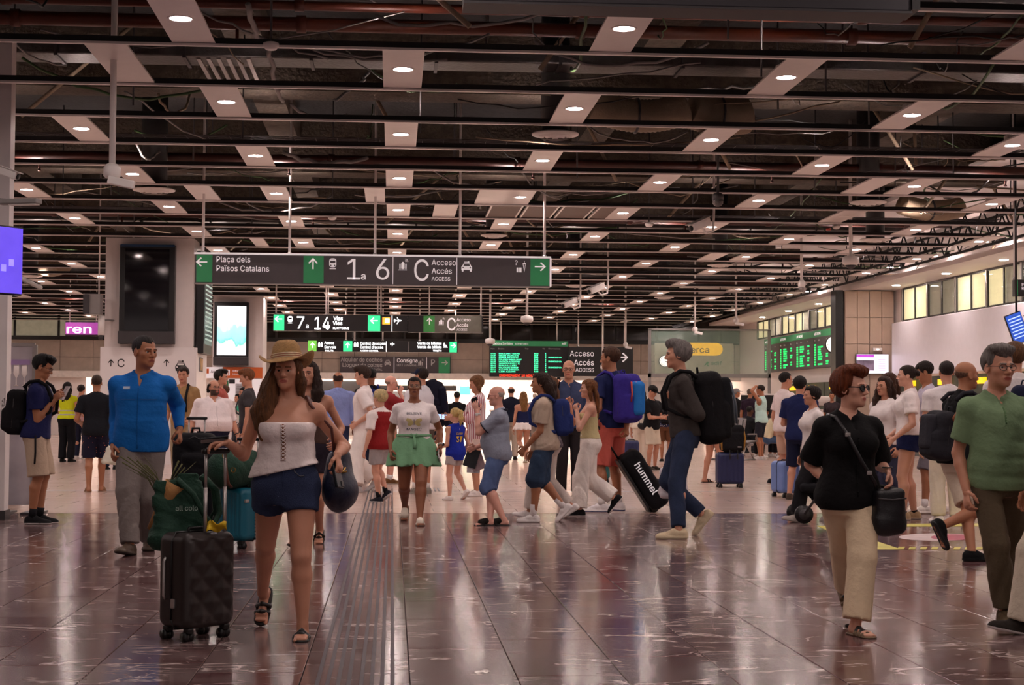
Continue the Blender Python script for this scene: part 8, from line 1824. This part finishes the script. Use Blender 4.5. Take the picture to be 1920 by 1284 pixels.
# floor sticker
M_sty = mat('sticker_yellow', '#d9d06a', .5, var=.15, scale=4); M_stp = mat('sticker_pink', '#b5546a', .5, var=.3, scale=6)
o = empty('floor_sticker', (*FL(1720, 1005)[:2], .001), 'pale yellow framed floor sticker with a pink oval among the walkers', 'sticker'); ox, oy = o.location.x, o.location.y
def fpoly(name, pts, m, z=.0015):
    V = [(p[0] - ox, p[1] - oy, z) for p in pts]; n = len(V); V += [(x, y, 0) for x, y, _ in V]; Fc = [tuple(range(n))] + [(i, i + n, (i + 1) % n + n, (i + 1) % n) for i in range(n)]; return raw(name, V, Fc, m, o)
g_ = lambda *q: [FL(x, y) for x, y in q]
fpoly('frame_side', g_((1532, 986), (1556, 986), (1690, 1030), (1634, 1030)), M_sty); fpoly('frame_side', g_((1556, 983), (1960, 981), (1960, 986), (1556, 988)), M_sty, .002)
for k in range(16): x = 1640 + 21 * k; fpoly('frame_dash', g_((x, 1030), (x + 12, 1030), (x + 15, 1025.5), (x + 3, 1025.5)), M_sty, .0018)
fpoly('oval', [FL(1757 + 72 * math.cos(t), 1007 + 7 * math.sin(t)) for t in np.linspace(0, 6.28, 28)[:-1]], mat('sticker_white', '#d9c6c4', .5)); fpoly('oval_print', [FL(1785 + 40 * math.cos(t), 1007.5 + 5.5 * math.sin(t)) for t in np.linspace(0, 6.28, 24)[:-1]], M_stp, .0024)
# waiting benches with seated people
yb_ = 38.5
def bench(px, label, seats=3, rz=0.0, Y=yb_):
    v = P(px, 760, Y); o = empty('bench', (v[0], Y, 0), label, 'bench', rotz=rz)
    sm_ = mat('perforated_steel', '#8f8a8a', .4, metal=.5, var=.15, scale=40)
    for k in range(seats):
        x = (k - (seats - 1) / 2) * .58; R_ = Matrix.Rotation(-.32, 3, 'X')
        MB().box((x, .0, .44), (.52, .46, .03), Matrix.Rotation(.08, 3, 'X'), .01).build('seat', sm_, o); bk = MB().box((x, -.34, .72), (.52, .03, .56), R_, .01).build('backrest', sm_, o)
        for j in range(4): MB().box(Vector((x - .19 + .127 * j, -.36, .72)), (.02, .02, .5), R_).build('rib', M_dgrey, bk)
    tube('beam', [(-seats * .3, -.05, .38), (seats * .3, -.05, .38)], .035, M_grey, o)
    for s_ in (-1, 1): x = s_ * (seats * .29 - .15); mb = MB(); mb.tube([(x, -.05, .38), (x, -.30, .03)], .022, 8); mb.tube([(x, -.05, .38), (x, .28, .03)], .022, 8); mb.tube([(x, -.36, .02), (x, .34, .02)], .02, 8); mb.build('leg', M_steel, o)
    for k in range(seats + 1): x = (k - seats / 2) * .58; tube('armrest', [(x, -.25, .62), (x, .15, .62), (x, .18, .44)], .016, M_grey, o)
    return o
bench(1372, 'perforated steel waiting bench beside the dark blue suitcase', 2, -.75, 37.5); bench(1425, 'steel waiting bench with three seated travellers', 3, -.85, 40.0)
person('sit_dark', 'seated man with dark skin in black top near the steel benches', (1399, 768), foot=(1402, 851), face=62, skin='dark', hipz=.30, H=1.7, lean=14, head=(0, 14), feet=SEATF, hR=((.07, .20, .44), None, None, .5), hL=((-.07, .2, .44), None, None, .5), shirt=dict(col='#131419', slv=.7), legs=dict(col='#16161c'), shoes=SN('#1a1a1a'), hair=dict(kind='short', col='#0f0c0b', th=.004)) if False else None
def sitter(key, label, px, ptop, Y, face, skin, top, legs_, hairc, length=.9, lean=14, shoe='#e9e2df', hp=10):
    """seated figure: same builder, hips at seat height"""
    H_ = 1.68; v = P(px, 700, Y); ps = P(px, ptop, Y)
    f = lambda: None
    d = ray(px, 700)
    base = v.copy(); base[2] = 0
    c_ = RC.T @ (base - CAM); fx, fy = 960 + FPX * c_[0] / -c_[2], 642 - FPX * c_[1] / -c_[2]
    zt_ = H_; q = RC.T @ (np.array([base[0], base[1], zt_]) - CAM); tx, ty = 960 + FPX * q[0] / -q[2], 642 - FPX * q[1] / -q[2]
    return person(key, label, (tx, ty), foot=(fx, fy), face=face, skin=skin, hipz=.29, lean=lean, head=(0, hp), feet=((.06, .235, 0, 0, 6), (-.06, .235, 0, 0, -6)), hR=((.08, .20, .42), None, None, .5), hL=((-.08, .20, .42), None, None, .5), shirt=dict(col=top, slv=.7, off=.02, hem=-.0), legs=dict(col=legs_, len=length, off=(.014, .02, .025), name='shorts' if length < 1.5 else 'trousers'), shoes=SN(shoe, shoe), hair=dict(kind='short', col=hairc, th=.006))
sitter('sit1', 'seated dark-skinned man in black top at the benches', 1400, 770, 38.9, 62, 'dark', '#131419', '#17171c', '#0f0c0b', 1.9, 10)
sitter('sit2', 'seated man in black bucket hat and black T-shirt', 1424, 767, 40.0, 70, 'tan', '#17171b', '#1b1b22', '#0f0c0b', 1.9, 18)
sitter('sit3', 'seated man in cream T-shirt and denim shorts leaning forward', 1437, 782, 38.2, 78, 'light', '#e8d8b4', '#4a6284', '#17110f', .85, 24)
sk = PE['sit2']; hc, HR, c = sk['hcs'], sk['HR'], sk['hc']; Mx = Matrix(HR.tolist())
MB().lathe([(.125, .03), (.09, .055), (.085, .12), (.06, .135), (.0, .136)], Vector(c), 20, Mx).build('bucket_hat', cloth('#0f0e11'), sk['root']).scale = (1, 1, 1)
# barrier screens behind the benches
for q, (x0, x1) in enumerate(((1388, 1425), (1430, 1470))):
    a_, b2 = P(x0, 740, 52), P(x1, 740, 52); o = empty('partition', ((a_[0] + b2[0]) / 2, 52, 0), ['black partition screen behind the mint tank top, left one', 'black partition screen behind the mint tank top, right one'][q], 'partition'); box('panel', (0, 0, .85), (b2[0] - a_[0] - .04, .04, 1.6), M_blackm, o); box('top_rail', (0, 0, 1.68), (b2[0] - a_[0], .06, .05), M_whitem, o)
    for s_ in (-1, 1): box('foot', (s_ * (b2[0] - a_[0]) * .4, 0, .02), (.05, .4, .04), M_grey, o)
for q, (px, py, Y, w_) in enumerate(((1190, 742, 60, 1.2), (1370, 742, 56, 1.0), (1530, 744, 48, 1.2))):
    v = P(px, py, Y); o = empty('kiosk_counter', (v[0], Y, 0), ['white rounded kiosk behind the cream outfit', 'white kiosk under the glass screen', 'pale kiosk under the right departures board'][q], 'counter')
    MB().box((0, 0, .62), (w_, .7, 1.15), ch=.05).build('kiosk_body', M_white, o); MB().box((0, 0, 1.45), (w_ * 1.15, .8, .3), ch=.12).build('kiosk_hood', M_whitem, o); box('kiosk_screen', (0, -.36, .95), (w_ * .6, .02, .3), mat('kiosk_glass', '#2c3a34', .2, emit=.1), o)
